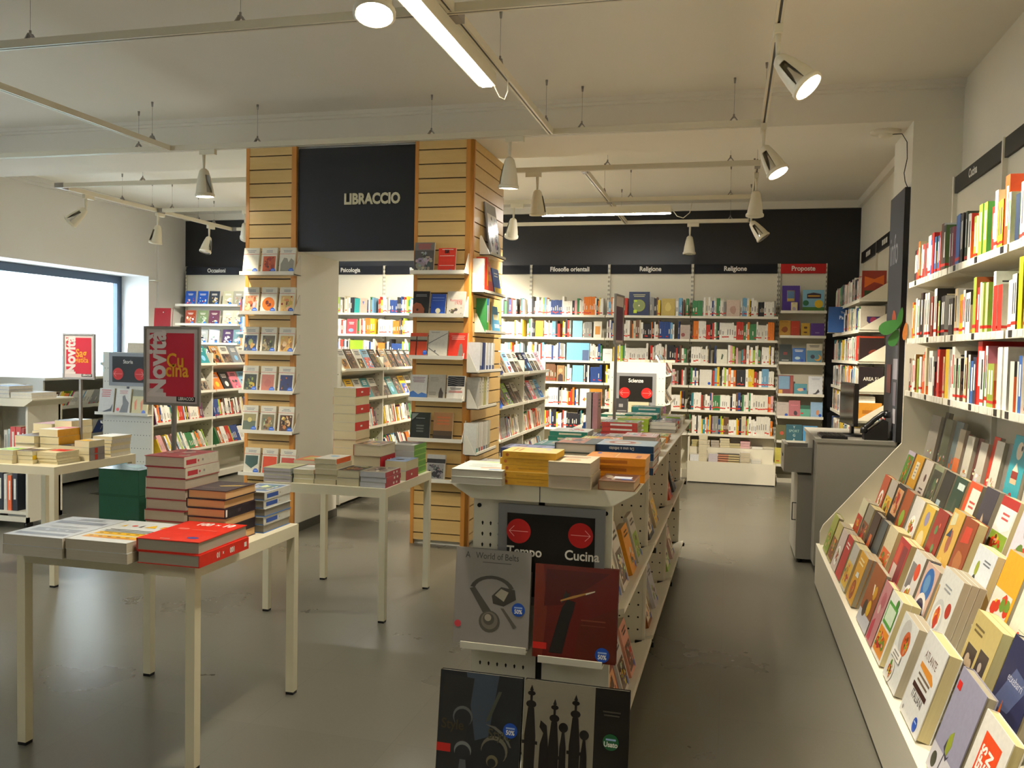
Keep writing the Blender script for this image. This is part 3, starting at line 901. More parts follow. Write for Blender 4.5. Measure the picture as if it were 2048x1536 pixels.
# gondola at the far side of the room, cut by the picture edge
def gondola_side():
    o = thing('book_gondola', 'grey-white gondola with books cut off by the picture edge', 'gondola', T(-5.62, 5.6, 0))
    hw, L, zt = 0.29, 0.36, 0.98
    for y in (0.01, L - 0.01):
        MB().box(-hw, y - 0.01, 0.06, hw, y + 0.01, 0.10).build('rail', 'peg', o)
    p = MB().box(-hw, 0.32, 0.06, hw, 0.34, zt).build('spine_panel', 'peg', o)
    hm = MB(); peg_holes(hm, lambda u, v: (u, 0.3194, v), -0.25, 0.25, 0.3, 0.95, 0.05, 0.06, 0.006)
    hm.build('peg_holes', 'shelf', p)['kind'] = 'stuff'
    for x in (-hw, hw - 0.02):
        MB().box(x, 0, 0.06, x + 0.02, L, zt).build('side_panel', 'peg', o)
    for z in (0.12, 0.52):
        MB().box(-hw + 0.02, 0.0, z, hw - 0.02, 0.32, z + 0.02).build('shelf', 'shelf', o)
    MB().prism([(-hw, zt), (hw, zt), (hw + 0.08, zt + 0.05), (hw + 0.08, zt + 0.06), (-hw - 0.08, zt + 0.06), (-hw - 0.08, zt + 0.05)], 1, -0.04, L + 0.04).build('tray_top', 'cream', o)
    for x in (-0.24, 0.24):
        for y in (0.06, L - 0.06):
            MB().cyl((x - 0.015, y, 0.03), (x + 0.015, y, 0.03), 0.03, n=14).build('caster', 'dark', o)
gondola_side()

# low display unit under the window
def window_unit():
    o = thing('window_display_unit', 'white low display unit of leaning books under the window', 'display unit', T(-6.72, 7.15, 0))
    MB().box(-0.80, 0, 0.0, -0.74, 1.95, 1.10).build('back_panel', 'shelf', o)
    MB().box(-0.80, 0, 1.10, 0.12, 1.95, 1.125).build('top', 'shelf', o)
    for y in (0, 1.93):
        MB().box(-0.74, y, 0.0, 0.10, y + 0.02, 1.10).build('side_panel', 'shelf', o)
    for z in (0.80, 0.48):
        MB().prism([(-0.74, z - 0.06), (0.10, z), (0.10, z + 0.035), (0.092, z + 0.035), (0.09, z + 0.015), (-0.74, z - 0.045)], 1, 0.02, 1.93).build('shelf', 'shelf', o)
    MB().box(-0.74, 0.02, 0.03, 0.08, 1.93, 0.12).build('plinth', 'shelf', o)
window_unit()

# ------------------------------------------------------------------ back wall bookcases
SHELF_Z = (1.943, 1.669, 1.389, 1.125, 0.838, 0.56)
def bookcase(label, x0, x1, header, zs, hcol=None, base=True, hbold=0.02, hx_=None, slope=False):
    o = thing('wall_bookcase', label, 'bookcase', T(x0, 10.70, 0), 'white bookcases along the black wall')
    w = x1 - x0
    MB().box(0.0, -0.05, 0.1, w, -0.035, 2.46).build('back_panel', 'cream', o)
    for x in (0.0, w - 0.016):
        u = MB().box(x, -0.075, 0.0, x + 0.016, -0.05, 2.575).build('upright', 'shelf', o)
        hm = MB()
        for i in range(38):
            hm.box(x + 0.005, -0.0758, 0.55 + i * 0.053, x + 0.011, -0.075, 0.575 + i * 0.053)
        hm.build('slots', 'hole', u)['kind'] = 'stuff'
    hb = MB().box(0.016, -0.085, 2.46, w - 0.016, -0.05, 2.57, hcol or hx('#101119'))
    if header:
        put_text(hb, header, lambda u, v: (u, -0.0856, v), 0.078, hx('#e6e4da'), (w / 2 if hx_ is None else hx_), 2.492, 'c', 0.028, 0.92)
    hb.build('header', 'sign', o)
    for z in zs:
        if slope:
            s = MB().prism([(-0.33, z - 0.03), (-0.05, z - 0.03), (-0.05, z - 0.02), (-0.322, z - 0.02), (-0.322, z), (-0.33, z)], 0, 0.016, w - 0.016)
        else:
            s = MB().box(0.004, -0.33, z - 0.028, w - 0.004, -0.052, z - 0.004).box(0.004, -0.335, z - 0.03, w - 0.004, -0.33, z - 0.002)
        s.build('shelf', 'shelf', o)
    MB().box(0.0, -0.14, 0.0, w, -0.05, 0.10).build('plinth', 'cream', o)
    return o
UX = [-7.44, -6.45, -5.45, -4.45, -3.457, -2.462, -1.474, -0.465, 0.53, 1.07]
SLZ = (2.041, 1.777, 1.518, 1.24, 0.94, 0.62)
bookcase('white bookcase with the Occasioni header by the window wall', UX[0], UX[1], 'Occasioni', SLZ, slope=True)
bookcase('white bookcase hidden mostly behind the first wooden column', UX[1], UX[2], '', SHELF_Z)
bookcase('white bookcase behind the passage jamb with the Psicologia header', UX[2], UX[3], 'Psicologia', SHELF_Z, hx_=0.52)
bookcase('white bookcase with the second Psicologia header, half hidden by a column', UX[3], UX[4], 'Psicologia', SHELF_Z, hx_=0.50)
bookcase('white bookcase directly behind the two-sided column', UX[4], UX[5], '', SHELF_Z)
bookcase('white bookcase under the Filosofie orientali header', UX[5], UX[6], 'Filosofie orientali', SHELF_Z)
bookcase('white bookcase under the Religione header nearer the centre', UX[6], UX[7], 'Religione', SHELF_Z)
BENCH = bookcase('white bookcase under the Religione header beside Proposte', UX[7], UX[8], 'Religione', SHELF_Z)
bookcase('narrow bookcase with the red Proposte header', UX[8] + 0.005, UX[9], 'Proposte', (2.014, 1.729, 1.426, 1.059, 0.801, 0.519, 0.242), hcol=hx('#b3201f'), slope=True)

def base_bench(par):
    w, x, y = 0.985, 0.02, -0.52
    MB().box(x, y, 0.012, x + w, y + 0.018, 0.25).build('bench_front', 'cream', par)
    MB().box(x, y + 0.018, 0.0, x + 0.018, y + 0.36, 0.52).build('bench_side', 'cream', par)
    MB().box(x + w - 0.018, y + 0.018, 0.0, x + w, y + 0.36, 0.25).build('bench_side', 'cream', par)
    MB().box(x + 0.018, y + 0.018, 0.22, x + w - 0.018, y + 0.17, 0.235).build('bench_deck', 'cream', par)
    MB().box(x + 0.018, y + 0.17, 0.1, x + w - 0.018, y + 0.19, 0.385).build('bench_riser', 'cream', par)
    MB().box(x + 0.018, y + 0.17, 0.385, x + w - 0.018, y + 0.345, 0.40).build('bench_deck', 'cream', par)
    MB().box(x + 0.02, y + 0.345, 0.1, x + w, y + 0.36, 0.525).build('bench_back', 'cream', par)
    MB().box(x + 0.01, y + 0.005, 0.0, x + w - 0.01, y + 0.03, 0.012).build('toe_kick', 'dark', par)
base_bench(BENCH)

# ------------------------------------------------------------------ cookery wall unit
CY0, CY1 = 1.88, 5.88
CZ = (1.965, 1.615, 1.29)
def cookery_unit():
    o = thing('cookery_wall_unit', 'long cream wall unit of cookery books with sloping display', 'shelving', T(0, 0, 0))
    MB().box(1.335, CY0, 0.0, 1.365, CY1, 2.53).build('back_panel', 'cream', o)
    for k in range(5):
        y = CY1 - k
        MB().box(1.31, y - 0.012, 0.9, 1.335, y + 0.012, 2.625).build('upright', 'shelf', o)
        if k < 4:
            hb = MB().box(1.318, y - 0.988, 2.52, 1.345, y - 0.012, 2.62, hx('#26251f'))
            if k == 0:
                put_text(hb, 'Cucina', lambda u, v: (1.3174, y - u, v), 0.07, hx('#e6e4da'), 0.42, 2.552, 'c', 0.03, 0.9)
            hb.build('header', 'sign', o)
            for z in CZ:
                s = MB().box(1.085, y - 0.985, z - 0.02, 1.335, y - 0.012, z).box(1.078, y - 0.985, z - 0.03, 1.085, y - 0.012, z + 0.004).build('shelf', 'shelf', o)
                n = 14
                for i in range(n):
                    if (i * 7 + k * 3 + int(z * 10)) % 5 == 0:
                        continue
                    yy = y - 0.05 - i * 0.065
                    MB().box(1.0765, yy - 0.045, z - 0.026, 1.078, yy, z + 0.002).build('price_label', 'dark' if (i + k) % 6 == 2 else 'acryl', s)
            for z in CZ:
                MB().prism([(1.335, z - 0.02), (1.335, z - 0.085), (1.12, z - 0.022)], 1, y - 0.022, y - 0.013).build('bracket', 'shelf', o)
    # rear shelf, sloping stepped display and plinth
    MB().box(1.13, CY0, 0.845, 1.335, CY1 - 0.02, 0.86).box(1.118, CY0, 0.835, 1.13, CY1 - 0.02, 0.88).build('rear_ledge', 'cream', o)
    st = [(0.600, 0.275)]
    for (x, z) in TIERS[1:]:
        st += [(x - 0.012, st[-1][1]), (x - 0.012, z)]
    st += [(1.13, st[-1][1]), (1.13, 0.0), (0.600, 0.0)]
    MB().prism(st, 1, CY0, CY1 - 0.02).build('stepped_display', 'cream', o)
    MB().box(0.578, CY0, 0.02, 0.600, CY1, 0.28).build('plinth', 'cream', o)
    MB().box(0.586, CY0, 0.0, 0.600, CY1, 0.02).build('toe_kick', 'dark', o)
    MB().prism([(0.600, 0.0), (1.335, 0.0), (1.335, 1.26), (1.07, 1.26), (1.07, 0.96), (0.618, 0.405), (0.600, 0.36)], 1, CY1 - 0.02, CY1).build('end_panel', 'cream', o)
TIERS = [(0.605, 0.285), (0.735, 0.425), (0.865, 0.565), (0.985, 0.71)]
cookery_unit()

# ------------------------------------------------------------------ tall unit along the far part of the same wall
RZ = (2.01, 1.74, 1.46, 1.19, 0.93, 0.62)
def side_unit():
    o = thing('side_wall_unit', 'tall white wall unit with triangular shelf ends behind the desk', 'shelving', T(0, 0, 0))
    y0, y1 = 8.15, 10.12
    MB().box(1.385, y0, 0.0, 1.41, y1, 2.53).build('back_panel', 'cream', o)
    for y in (y0, y0 + 0.98, y1 - 0.016):
        MB().box(1.365, y, 0.0, 1.385, y + 0.016, 2.645).build('upright', 'shelf', o)
    for a in (y0, y0 + 0.985):
        hb = MB().box(1.362, a + 0.018, 2.52, 1.385, a + 0.965, 2.635, hx('#1b1b1e'))
        for q in range(3):
            hb.face([(1.3612, a + 0.62 - q * 0.1, 2.55), (1.3612, a + 0.54 - q * 0.1, 2.55), (1.3612, a + 0.54 - q * 0.1, 2.60), (1.3612, a + 0.62 - q * 0.1, 2.60)], hx('#dddbd2'))
        hb.build('header', 'sign', o)
        for z in RZ:
            MB().box(1.10, a + 0.008, z - 0.02, 1.385, a + 0.975, z).box(1.095, a + 0.008, z - 0.028, 1.10, a + 0.975, z + 0.002).build('shelf', 'shelf', o)
            MB().prism([(1.10, z), (1.365, z), (1.365, z + 0.16), (1.35, z + 0.16)], 1, a + 0.0, a + 0.008).build('shelf_end', 'cream', o)
side_unit()

# ------------------------------------------------------------------ information panel, desk and desk things
def info():
    o = thing('info_panel', 'tall dark information panel with the white word info', 'sign', T(1.095, 6.21, 0.93))
    MB().box(0, 0, 0, 0.034, 0.012, 1.70).build('edge', 'blacksign', o)
    p = MB().box(0, 0.012, 0, 0.034, 0.52, 1.70, hx('#55565b'))
    put_text(p, 'info', lambda u, v: (-0.0006, 0.47 - u, v), 0.30, hx('#b9bbc0'), 0.0, 1.22, 'l', 0.0, 0.66)
    p.build('face', 'sign', o)
    d = thing('information_desk', 'grey information desk below the info panel', 'desk', T(0.60, 6.24, 0))
    MB().box(0, 0, 0.05, 0.505, 0.018, 0.905).build('front_panel', 'deskgrey', d)
    MB().box(0, 0.018, 0.05, 0.018, 0.20, 0.905).build('side_panel', 'deskgrey', d)
    MB().box(0.487, 0.018, 0.05, 0.505, 0.95, 0.905).build('side_panel', 'deskgrey', d)
    MB().box(-0.01, -0.004, 0.905, 0.51, 0.98, 0.93).build('top', 'deskgrey', d)
    MB().box(0.02, 0.03, 0.0, 0.49, 0.06, 0.05).build('toe_kick', 'dark', d)
    c = thing('drawer_cabinet', 'grey cabinet with an open drawer under the desk', 'cabinet', T(0.50, 6.50, 0))
    MB().box(0.0, 0.0, 0.03, 0.16, 0.62, 0.64).build('body', 'deskgrey', c)
    dr = MB().box(-0.10, -0.02, 0.66, -0.075, 0.34, 0.86).box(-0.075, -0.02, 0.66, 0.09, 0.0, 0.84).box(-0.075, 0.32, 0.66, 0.09, 0.34, 0.84).box(-0.075, 0.0, 0.66, 0.09, 0.32, 0.675).build('drawer', 'deskgrey', c)
    MB().box(-0.105, 0.1, 0.76, -0.10, 0.2, 0.78).build('handle', 'dark', dr)
    MB().box(0.095, 0.0, 0.64, 0.16, 0.62, 0.90).build('drawer_carcase', 'deskgrey', c)
    MB().box(-0.03, 0.05, 0.30, -0.024, 0.056, 0.43).box(-0.03, 0.05, 0.30, 0, 0.056, 0.306).box(-0.03, 0.05, 0.424, 0, 0.056, 0.43).build('handle', 'dark', c)
    MB().cyl((0.03, 0.04, 0.03), (0.03, 0.04, 0.0), 0.02, n=12).build('foot', 'dark', c)
    # monitor seen almost edge on
    m = thing('computer_monitor', 'thin black monitor seen edge-on on the desk', 'monitor', T(0.86, 6.62, 0.93) @ R(-84, 'Z'))
    MB().lathe([(0.11, 0), (0.11, 0.008), (0.03, 0.018)], 22, cap1=True).build('base', 'dark', m)
    MB().box(-0.025, 0.0, 0.012, 0.025, 0.02, 0.14).build('stand', 'dark', m)
    MB().box(-0.21, -0.03, 0.08, 0.21, 0.0, 0.38).build('housing', 'dark', m)
    MB().box(-0.195, -0.032, 0.095, 0.195, -0.03, 0.365).build('screen', 'gloss_dark', m)
    k = thing('keyboard', 'black keyboard at the desk corner', 'keyboard', T(0.63, 6.27, 0.93))
    MB().box(0, 0, 0, 0.17, 0.30, 0.018).build('body', 'dark', k)
    km = MB()
    for i in range(5):
        for j in range(12):
            km.box(0.012 + i * 0.03, 0.012 + j * 0.0235, 0.018, 0.037 + i * 0.03, 0.031 + j * 0.0235, 0.022)
    km.build('keys', 'dark', k)['kind'] = 'stuff'
    ph = thing('desk_telephone', 'black desk telephone with raised handset beside the monitor', 'telephone', T(0.91, 6.30, 0.93))
    MB().prism([(0, 0), (0.15, 0), (0.15, 0.13), (0.13, 0.14), (0.0, 0.035)], 1, 0, 0.11).build('body', 'dark', ph)
    MB().tube([(0.0, 0.03, 0.075), (0.02, 0.03, 0.095), (0.07, 0.03, 0.145), (0.12, 0.03, 0.185), (0.15, 0.03, 0.19)], 0.017, 8).cyl((0.0, 0.03, 0.045), (0.0, 0.03, 0.085), 0.024, n=12).cyl((0.145, 0.03, 0.155), (0.145, 0.03, 0.198), 0.024, n=12).build('handset', 'dark', ph)
    MB().prism([(0.03, 0.062), (0.13, 0.142), (0.128, 0.146), (0.028, 0.066)], 1, 0.055, 0.10).build('keypad', 'alu', ph)
    cu = thing('pen_cup', 'black mesh cup of coloured pens at the desk edge', 'pen cup', T(1.045, 6.47, 0.93))
    MB().lathe([(0.034, 0), (0.036, 0.10), (0.033, 0.10), (0.031, 0.004)], 16, cap0=True).build('cup', 'dark', cu)
    for i, (cc, dx, dy) in enumerate(((RED, 0.02, 0.005), (hx('#2a86b8'), -0.02, 0.01), (WHITE, 0.008, -0.02), (RED, -0.006, -0.012))):
        MB().cyl((dx * 0.3, dy * 0.3, 0.01), (dx, dy, 0.15), 0.005, n=8, col=cc).build('pen', 'print', cu)
    fg = thing('desk_figurine', 'small pale figurine beside the pen cup', 'figurine', T(0.985, 6.46, 0.93))
    MB().lathe([(0.018, 0), (0.022, 0.015), (0.012, 0.04), (0.02, 0.055), (0.017, 0.075), (0.0, 0.085)], 14, cap0=True, col=hx('#b9b48a')).build('figure', 'print', fg)
    # paper leaf decoration hanging on the panel
    lf = thing('leaf_decoration', 'green paper leaves with orange petals pinned to the info panel', 'decoration', T(1.09, 6.22, 1.60))
    def leaf(name, cx, cy, a, b, ang, mt, dy, colr=None):
        pts = []
        for i in range(18):
            t = 2 * PI * i / 18
            u, v = a * math.cos(t), b * math.sin(t) * (1 - 0.35 * math.cos(t))
            pts.append((cx + u * math.cos(ang) - v * math.sin(ang), cy + u * math.sin(ang) + v * math.cos(ang)))
        MB().prism(pts, 1, dy - 0.002, dy, colr or GREEN).build(name, mt, lf)
    leaf('leaf', -0.06, 0.105, 0.075, 0.042, 0.5, 'leaf', -0.03)
    leaf('leaf', 0.0, 0.16, 0.075, 0.018, 1.4, 'leaf', -0.02)
    leaf('leaf', -0.03, 0.03, 0.06, 0.03, 1.2, 'leaf', -0.015)
    leaf('petal', 0.035, 0.075, 0.06, 0.014, 1.5, 'print', -0.024, hx('#d98a4a'))
    leaf('petal', -0.035, 0.17, 0.045, 0.012, 1.6, 'print', -0.012, hx('#b8604a'))
    MB().box(-0.04, -0.004, -0.02, -0.004, 0.0, 0.03, hx('#8a7a72')).build('clip', 'print', lf)
    nt = thing('paper_notices', 'narrow grey and white notices taped to the info panel', 'notice', T(1.094, 6.22, 1.05))
    for i, (yy, z, w, h, cc) in enumerate(((0.02, 0.30, 0.16, 0.14, hx('#a9a4ad')), (0.04, 0.12, 0.10, 0.16, hx('#7d7580')), (0.03, 0.0, 0.09, 0.1, hx('#cfcbd0')), (0.24, 0.2, 0.16, 0.2, hx('#8a4a44')))):
        MB().box(-0.001 - 0.001 * i, yy, z, -0.0002 - 0.001 * i, yy + w, z + h, cc).build('notice', 'print', nt)
M['gloss_dark'] = mat('dark_screen', hx('#0a0a0c'), 0.1)
info()
# ================================================================== BOOKS
NAMED = {'white': '#ece9e0', 'cream': '#e0d4b4', 'pale grey': '#bdb9b2', 'grey': '#8a8884', 'dark grey': '#4a4a4e', 'black': '#18181c', 'red': '#c0231f',
         'dark red': '#84191d', 'orange': '#de701e', 'yellow': '#e0b424', 'tan': '#b48c5a', 'brown': '#5e3822', 'pink': '#d77f90', 'purple': '#4c2e74',
         'navy': '#1a2650', 'blue': '#2353a8', 'light blue': '#82b5d6', 'teal': '#2c7f86', 'green': '#33793e', 'dark green': '#204434', 'lime green': '#8fbe30', 'olive': '#88803c'}
_NL = {k: hx(v) for k, v in NAMED.items()}
def l2s(v):
    return v * 12.92 if v <= 0.0031308 else 1.055 * v ** (1 / 2.4) - 0.055
def cname(c):
    return min(_NL, key=lambda k: sum((l2s(a) - l2s(b)) ** 2 for a, b in zip(_NL[k], c)))
_ORD = ['', 'first', 'second', 'third', 'fourth', 'fifth', 'sixth', 'seventh', 'eighth', 'ninth', 'tenth', 'eleventh', 'twelfth', 'thirteenth', 'fourteenth', 'fifteenth', 'sixteenth', 'seventeenth', 'eighteenth', 'nineteenth', 'twentieth']
def ordn(n):
    if n <= 20:
        return _ORD[n]
    tens = {2: 'twenty', 3: 'thirty', 4: 'forty', 5: 'fifty', 6: 'sixty', 7: 'seventy', 8: 'eighty', 9: 'ninety'}
    a, b = divmod(n, 10)
    return tens[a] + '-' + _ORD[b] if b else {2: 'twentieth', 3: 'thirtieth', 4: 'fortieth', 5: 'fiftieth', 6: 'sixtieth', 7: 'seventieth', 8: 'eightieth', 9: 'ninetieth'}[a]

def draw(mb, prints, fn, W, H):
    """prints in 0..1 cover coordinates; fn(u metres, v metres, layer)"""
    for i, p in enumerate(prints):
        k = p[0]
        g = (lambda i: lambda u, v: fn(u, v, i))(i)
        if k == 'r':
            mb.face([g(a * W, b * H) for a, b in ((p[1], p[2]), (p[3], p[2]), (p[3], p[4]), (p[1], p[4]))], p[5])
        elif k == 'c':
            mb.face([g(a, b) for a, b in ngon(p[1] * W, p[2] * H, p[3] * W, 20, p[5] * W if len(p) > 5 else None)], p[4])
        elif k == 'p':
            mb.face([g(a * W, b * H) for a, b in p[1]], p[2])
        elif k == 't':
            s, u, v, sz, col = p[1:6]
            al = p[6] if len(p) > 6 else 'c'
            bo = p[7] if len(p) > 7 else 0.02
            xs = p[8] if len(p) > 8 else 0.9
            ro = p[9] if len(p) > 9 else 0.0
            put_text(mb, s, g, sz * W, col, u * W, v * H, al, bo, xs, ro)
        elif k == 'l':
            u0, v0, u1, n, dv, col, sd = p[1:8]
            r = random.Random(sd)
            for q in range(n):
                e = u1 - (u1 - u0) * r.uniform(0, 0.35)
                off = (u1 - e) / 2
                vv = v0 - q * dv
                mb.face([g(a * W, b * H) for a, b in ((u0 + off, vv), (e + off, vv), (e + off, vv + dv * 0.45), (u0 + off, vv + dv * 0.45))], col)

def spec(w, h, t, front, spine=None, back=None, hard=False, prints=(), spr=(), pages=None, m='print', sticker=None, name=None):
    return dict(w=w, h=h, t=t, front=front, spine=spine or front, back=back or front, hard=hard, prints=list(prints), spr=list(spr),
                pages=pages or PAPER, m=m, sticker=sticker, name=name, cache={})

def cover_mb(s):
    w, h, t = s['w'], s['h'], s['t']
    c = 0.0028 if s['hard'] else 0.0009
    mb = MB()
    F, S, B = s['front'], s['spine'], s['back']
    prof = [(0, 0), (w, 0), (w, c), (c, c), (c, t - c), (w, t - c), (w, t), (0, t)]
    b = len(mb.v)
    for z in (0, h):
        mb.v += [(x, y, z) for x, y in prof]
    cols = [F, F, F, S, B, B, B, S]
    for i in range(8):
        j = (i + 1) % 8
        mb.f.append((b + i, b + j, b + 8 + j, b + 8 + i)); mb.c.append(cols[i]); mb.sm.append(False)
    for z, flip in ((0, True), (8, False)):
        for q, cc in (((0, 1, 2, 3), F), ((0, 3, 4, 7), S), ((4, 5, 6, 7), B)):
            ids = tuple(b + z + k for k in q)
            mb.f.append(ids[::-1] if flip else ids); mb.c.append(cc); mb.sm.append(False)
    draw(mb, s['prints'], lambda u, v, i: (u, -0.0004 - 0.00006 * i, v), w, h)
    draw(mb, s['spr'], lambda u, v, i: (-0.0004 - 0.00006 * i, t - u, v), t, h)
    return mb

def pages_mb(s):
    w, h, t = s['w'], s['h'], s['t']
    c, e = (0.0028, 0.003) if s['hard'] else (0.0009, 0.0004)
    return MB().box(c, c, e, w - e, t - c, h - e, s['pages'])

def put(s, label, mtx, group=None, parts=True, name='book', cat='book'):
    name = s['name'] or name
    ca = s['cache']
    if parts:
        if 'cover' not in ca:
            ca['cover'] = cover_mb(s).mesh('cover', s['m'])
            ca['pages'] = pages_mb(s).mesh('pages', 'pages')
            if s['sticker']:
                u, v, r, col, txt = s['sticker']
                mb = MB()
                y = -0.0008 - 0.00006 * len(s['prints'])
                mb.face([(a, y, b) for a, b in ngon(u * s['w'], v * s['h'], r * s['w'], 24)], col)
                fn = lambda a, b: (a, y - 0.0002, b)
                if txt:
                    put_text(mb, txt, fn, r * s['w'] * 0.85, WHITE, u * s['w'], v * s['h'] - r * s['w'] * 0.55, 'c', 0.03, 0.85)
                rw = r * s['w']
                mb.face([fn(u * s['w'] - rw * 0.62, v * s['h'] + rw * 0.2), fn(u * s['w'] + rw * 0.62, v * s['h'] + rw * 0.2), fn(u * s['w'] + rw * 0.62, v * s['h'] + rw * 0.42), fn(u * s['w'] - rw * 0.62, v * s['h'] + rw * 0.42)], hx('#9fb6dd'))
                ca['sticker'] = mb.mesh('price_sticker', 'print')
        o = thing(name, label, cat, mtx, group)
        c = link('cover', ca['cover'], o)
        link('pages', ca['pages'], o)
        if 'sticker' in ca:
            link('price_sticker', ca['sticker'], c)
    else:
        if 'one' not in ca:
            mb = cover_mb(s)
            mb.join(pages_mb(s))
            if s['sticker']:
                u, v, r, col, txt = s['sticker']
                mb.face([(a, -0.002, b) for a, b in ngon(u * s['w'], v * s['h'], r * s['w'], 14)], col)
            ca['one'] = mb.mesh(name, s['m'])
        o = link(name, ca['one'], None, mtx)
        tag(o, label, cat, group)
    return o

def lay(s, cx, cy, z, ang=0.0):
    return T(cx, cy, z + s['t']) @ R(ang, 'Z') @ R(-90, 'X') @ T(-s['w'] / 2, 0, -s['h'] / 2)
def stand(s, x, y, z, face=0.0, tilt=0.0, roll=0.0):
    return T(x, y, z) @ R(face, 'Z') @ R(-tilt, 'X') @ T(-s['w'] / 2, 0, 0)
def spine_out(s, x, y, z, face=0.0, lean=0.0):
    return T(x, y, z) @ R(face, 'Z') @ R(90, 'Z') @ R(lean, 'X')

# ------------------------------------------------------------------ cover designs
FOOD = [hx(c) for c in ('#c8541c', '#d98a28', '#b32b1c', '#7f9a34', '#e0b83c', '#7a3f1c', '#d9a070', '#4f7f2c', '#c9402c')]
DARKP = [hx(c) for c in ('#2a2624', '#4a3a34', '#6e5a4c', '#1f2a2a', '#8a7a66')]
PAINT = [hx(c) for c in ('#8a3a24', '#b88a4a', '#5a4a2a', '#cf9a5a', '#3a4a5a', '#6a2a1c', '#d8c08a')]
def blob(r, cx, cy, a, b, col, n=9):
    ph = r.uniform(0, 6)
    return ('p', [(cx + a * (0.75 + 0.3 * r.random()) * math.cos(ph + 2 * PI * i / n), cy + b * (0.75 + 0.3 * r.random()) * math.sin(ph + 2 * PI * i / n)) for i in range(n)], col)
def photo(r, u0, v0, u1, v1, pal, n=6, base=None):
    out = [('r', u0, v0, u1, v1, base or r.choice(pal))]
    for k in range(n * 3):
        f = 1.0 if k < n else 0.4
        a = (u1 - u0) * r.uniform(0.08, 0.24) * f; b = (v1 - v0) * r.uniform(0.08, 0.24) * f
        out.append(blob(r, r.uniform(u0 + a * 1.1, u1 - a * 1.1), r.uniform(v0 + b * 1.1, v1 - b * 1.1), a, b, tuple(c * r.uniform(0.65, 1.2) for c in r.choice(pal)), 7))
    return out
def dish(r, cx, cy, rad, asp, plate=None):
    out = [('c', cx, cy, rad, plate or hx('#f0eee6'))]
    for k in range(26):
        t, q = r.uniform(0, 6.3), rad * r.uniform(0.0, 0.62)
        z = rad * (0.30 if k < 8 else r.uniform(0.07, 0.16))
        out.append(blob(r, cx + q * math.cos(t), cy + q * math.sin(t) * asp, z, z * asp, tuple(c * r.uniform(0.6, 1.25) for c in r.choice(FOOD)), 7))
    return out
def cook_cover(r, asp=0.78):
    k = r.randrange(6)
    if k == 0:
        bg = r.choice([WHITE, hx('#dfe6e8'), hx('#efe6d2')])
        return bg, dish(r, 0.5, 0.40, 0.33, asp, hx('#d8dad8')) + [('l', 0.2, 0.83, 0.8, 2, 0.07, r.choice([DGREY, RED, BLACK]), r.random())]
    if k == 1:
        bg = r.choice(FOOD)
        return bg, photo(r, 0.0, 0.0, 1.0, 0.62, FOOD, 9) + [('l', 0.15, 0.84, 0.85, 2, 0.08, WHITE, r.random())]
    if k == 2:
        bg = r.choice([hx('#e0a020'), hx('#c98a3a'), hx('#b8301c'), hx('#3f7a34'), hx('#c77a8a'), hx('#5d7f4a')])
        return bg, dish(r, 0.5, 0.36, 0.30, asp, r.choice([WHITE, bg])) + [('l', 0.2, 0.82, 0.8, 2, 0.075, WHITE, r.random())]
    if k == 3:
        return DARKP[0], photo(r, 0, 0, 1, 0.70, DARKP + FOOD[:3], 9) + [('l', 0.2, 0.86, 0.8, 2, 0.065, CREAM, r.random())]
    if k == 4:
        bg = r.choice([hx('#d8cba0'), WHITE, hx('#cfd8d0')])
        return bg, photo(r, 0.1, 0.08, 0.9, 0.55, FOOD, 7) + [('c', 0.68, 0.76, 0.17, r.choice([ORANGE, RED, BLUE, LIME])), ('l', 0.1, 0.82, 0.5, 3, 0.06, DGREY, r.random())]
    bg = r.choice([hx('#8c1f1c'), hx('#e8e2cc'), hx('#6a2c1c'), hx('#27402c')])
    return bg, photo(r, 0, 0, 1, 1, FOOD + [bg], 12, bg) + [('r', 0.15, 0.68, 0.85, 0.88, r.choice([WHITE, hx('#d8231c'), CREAM])), ('l', 0.24, 0.80, 0.76, 2, 0.06, DGREY, r.random())]
def novel_cover(r):
    k = r.randrange(5)
    if k == 0:
        return WHITE, photo(r, 0.12, 0.1, 0.88, 0.55, PAINT + DARKP, 6) + [('l', 0.15, 0.86, 0.85, 3, 0.07, DGREY, r.random())]
    if k == 1:
        c = r.choice([RED, BLUE, DBLUE, ORANGE, hx('#1f1f22'), TEAL, PURPLE, hx('#7a7f86')])
        return c, [('l', 0.15, 0.84, 0.85, 3, 0.075, WHITE, r.random()), ('c', 0.5, 0.36, 0.2, r.choice([WHITE, YELLOW, LBLUE, BLACK]))]
    if k == 2:
        return hx('#cfcabb'), photo(r, 0, 0, 1, 0.58, DARKP, 8) + [('l', 0.12, 0.88, 0.88, 3, 0.07, BLACK, r.random())]
    if k == 3:
        return hx('#2b2b2e'), photo(r, 0, 0, 1, 1, DARKP + PAINT[:3], 9) + [('l', 0.15, 0.86, 0.85, 2, 0.08, WHITE, r.random())]
    c = r.choice([YELLOW, LIME, LBLUE, PINK, hx('#d8d0b0')])
    return c, photo(r, 0.08, 0.08, 0.92, 0.6, [WHITE, c, DGREY, RED, BLUE], 7) + [('l', 0.12, 0.86, 0.88, 2, 0.08, BLACK, r.random())]
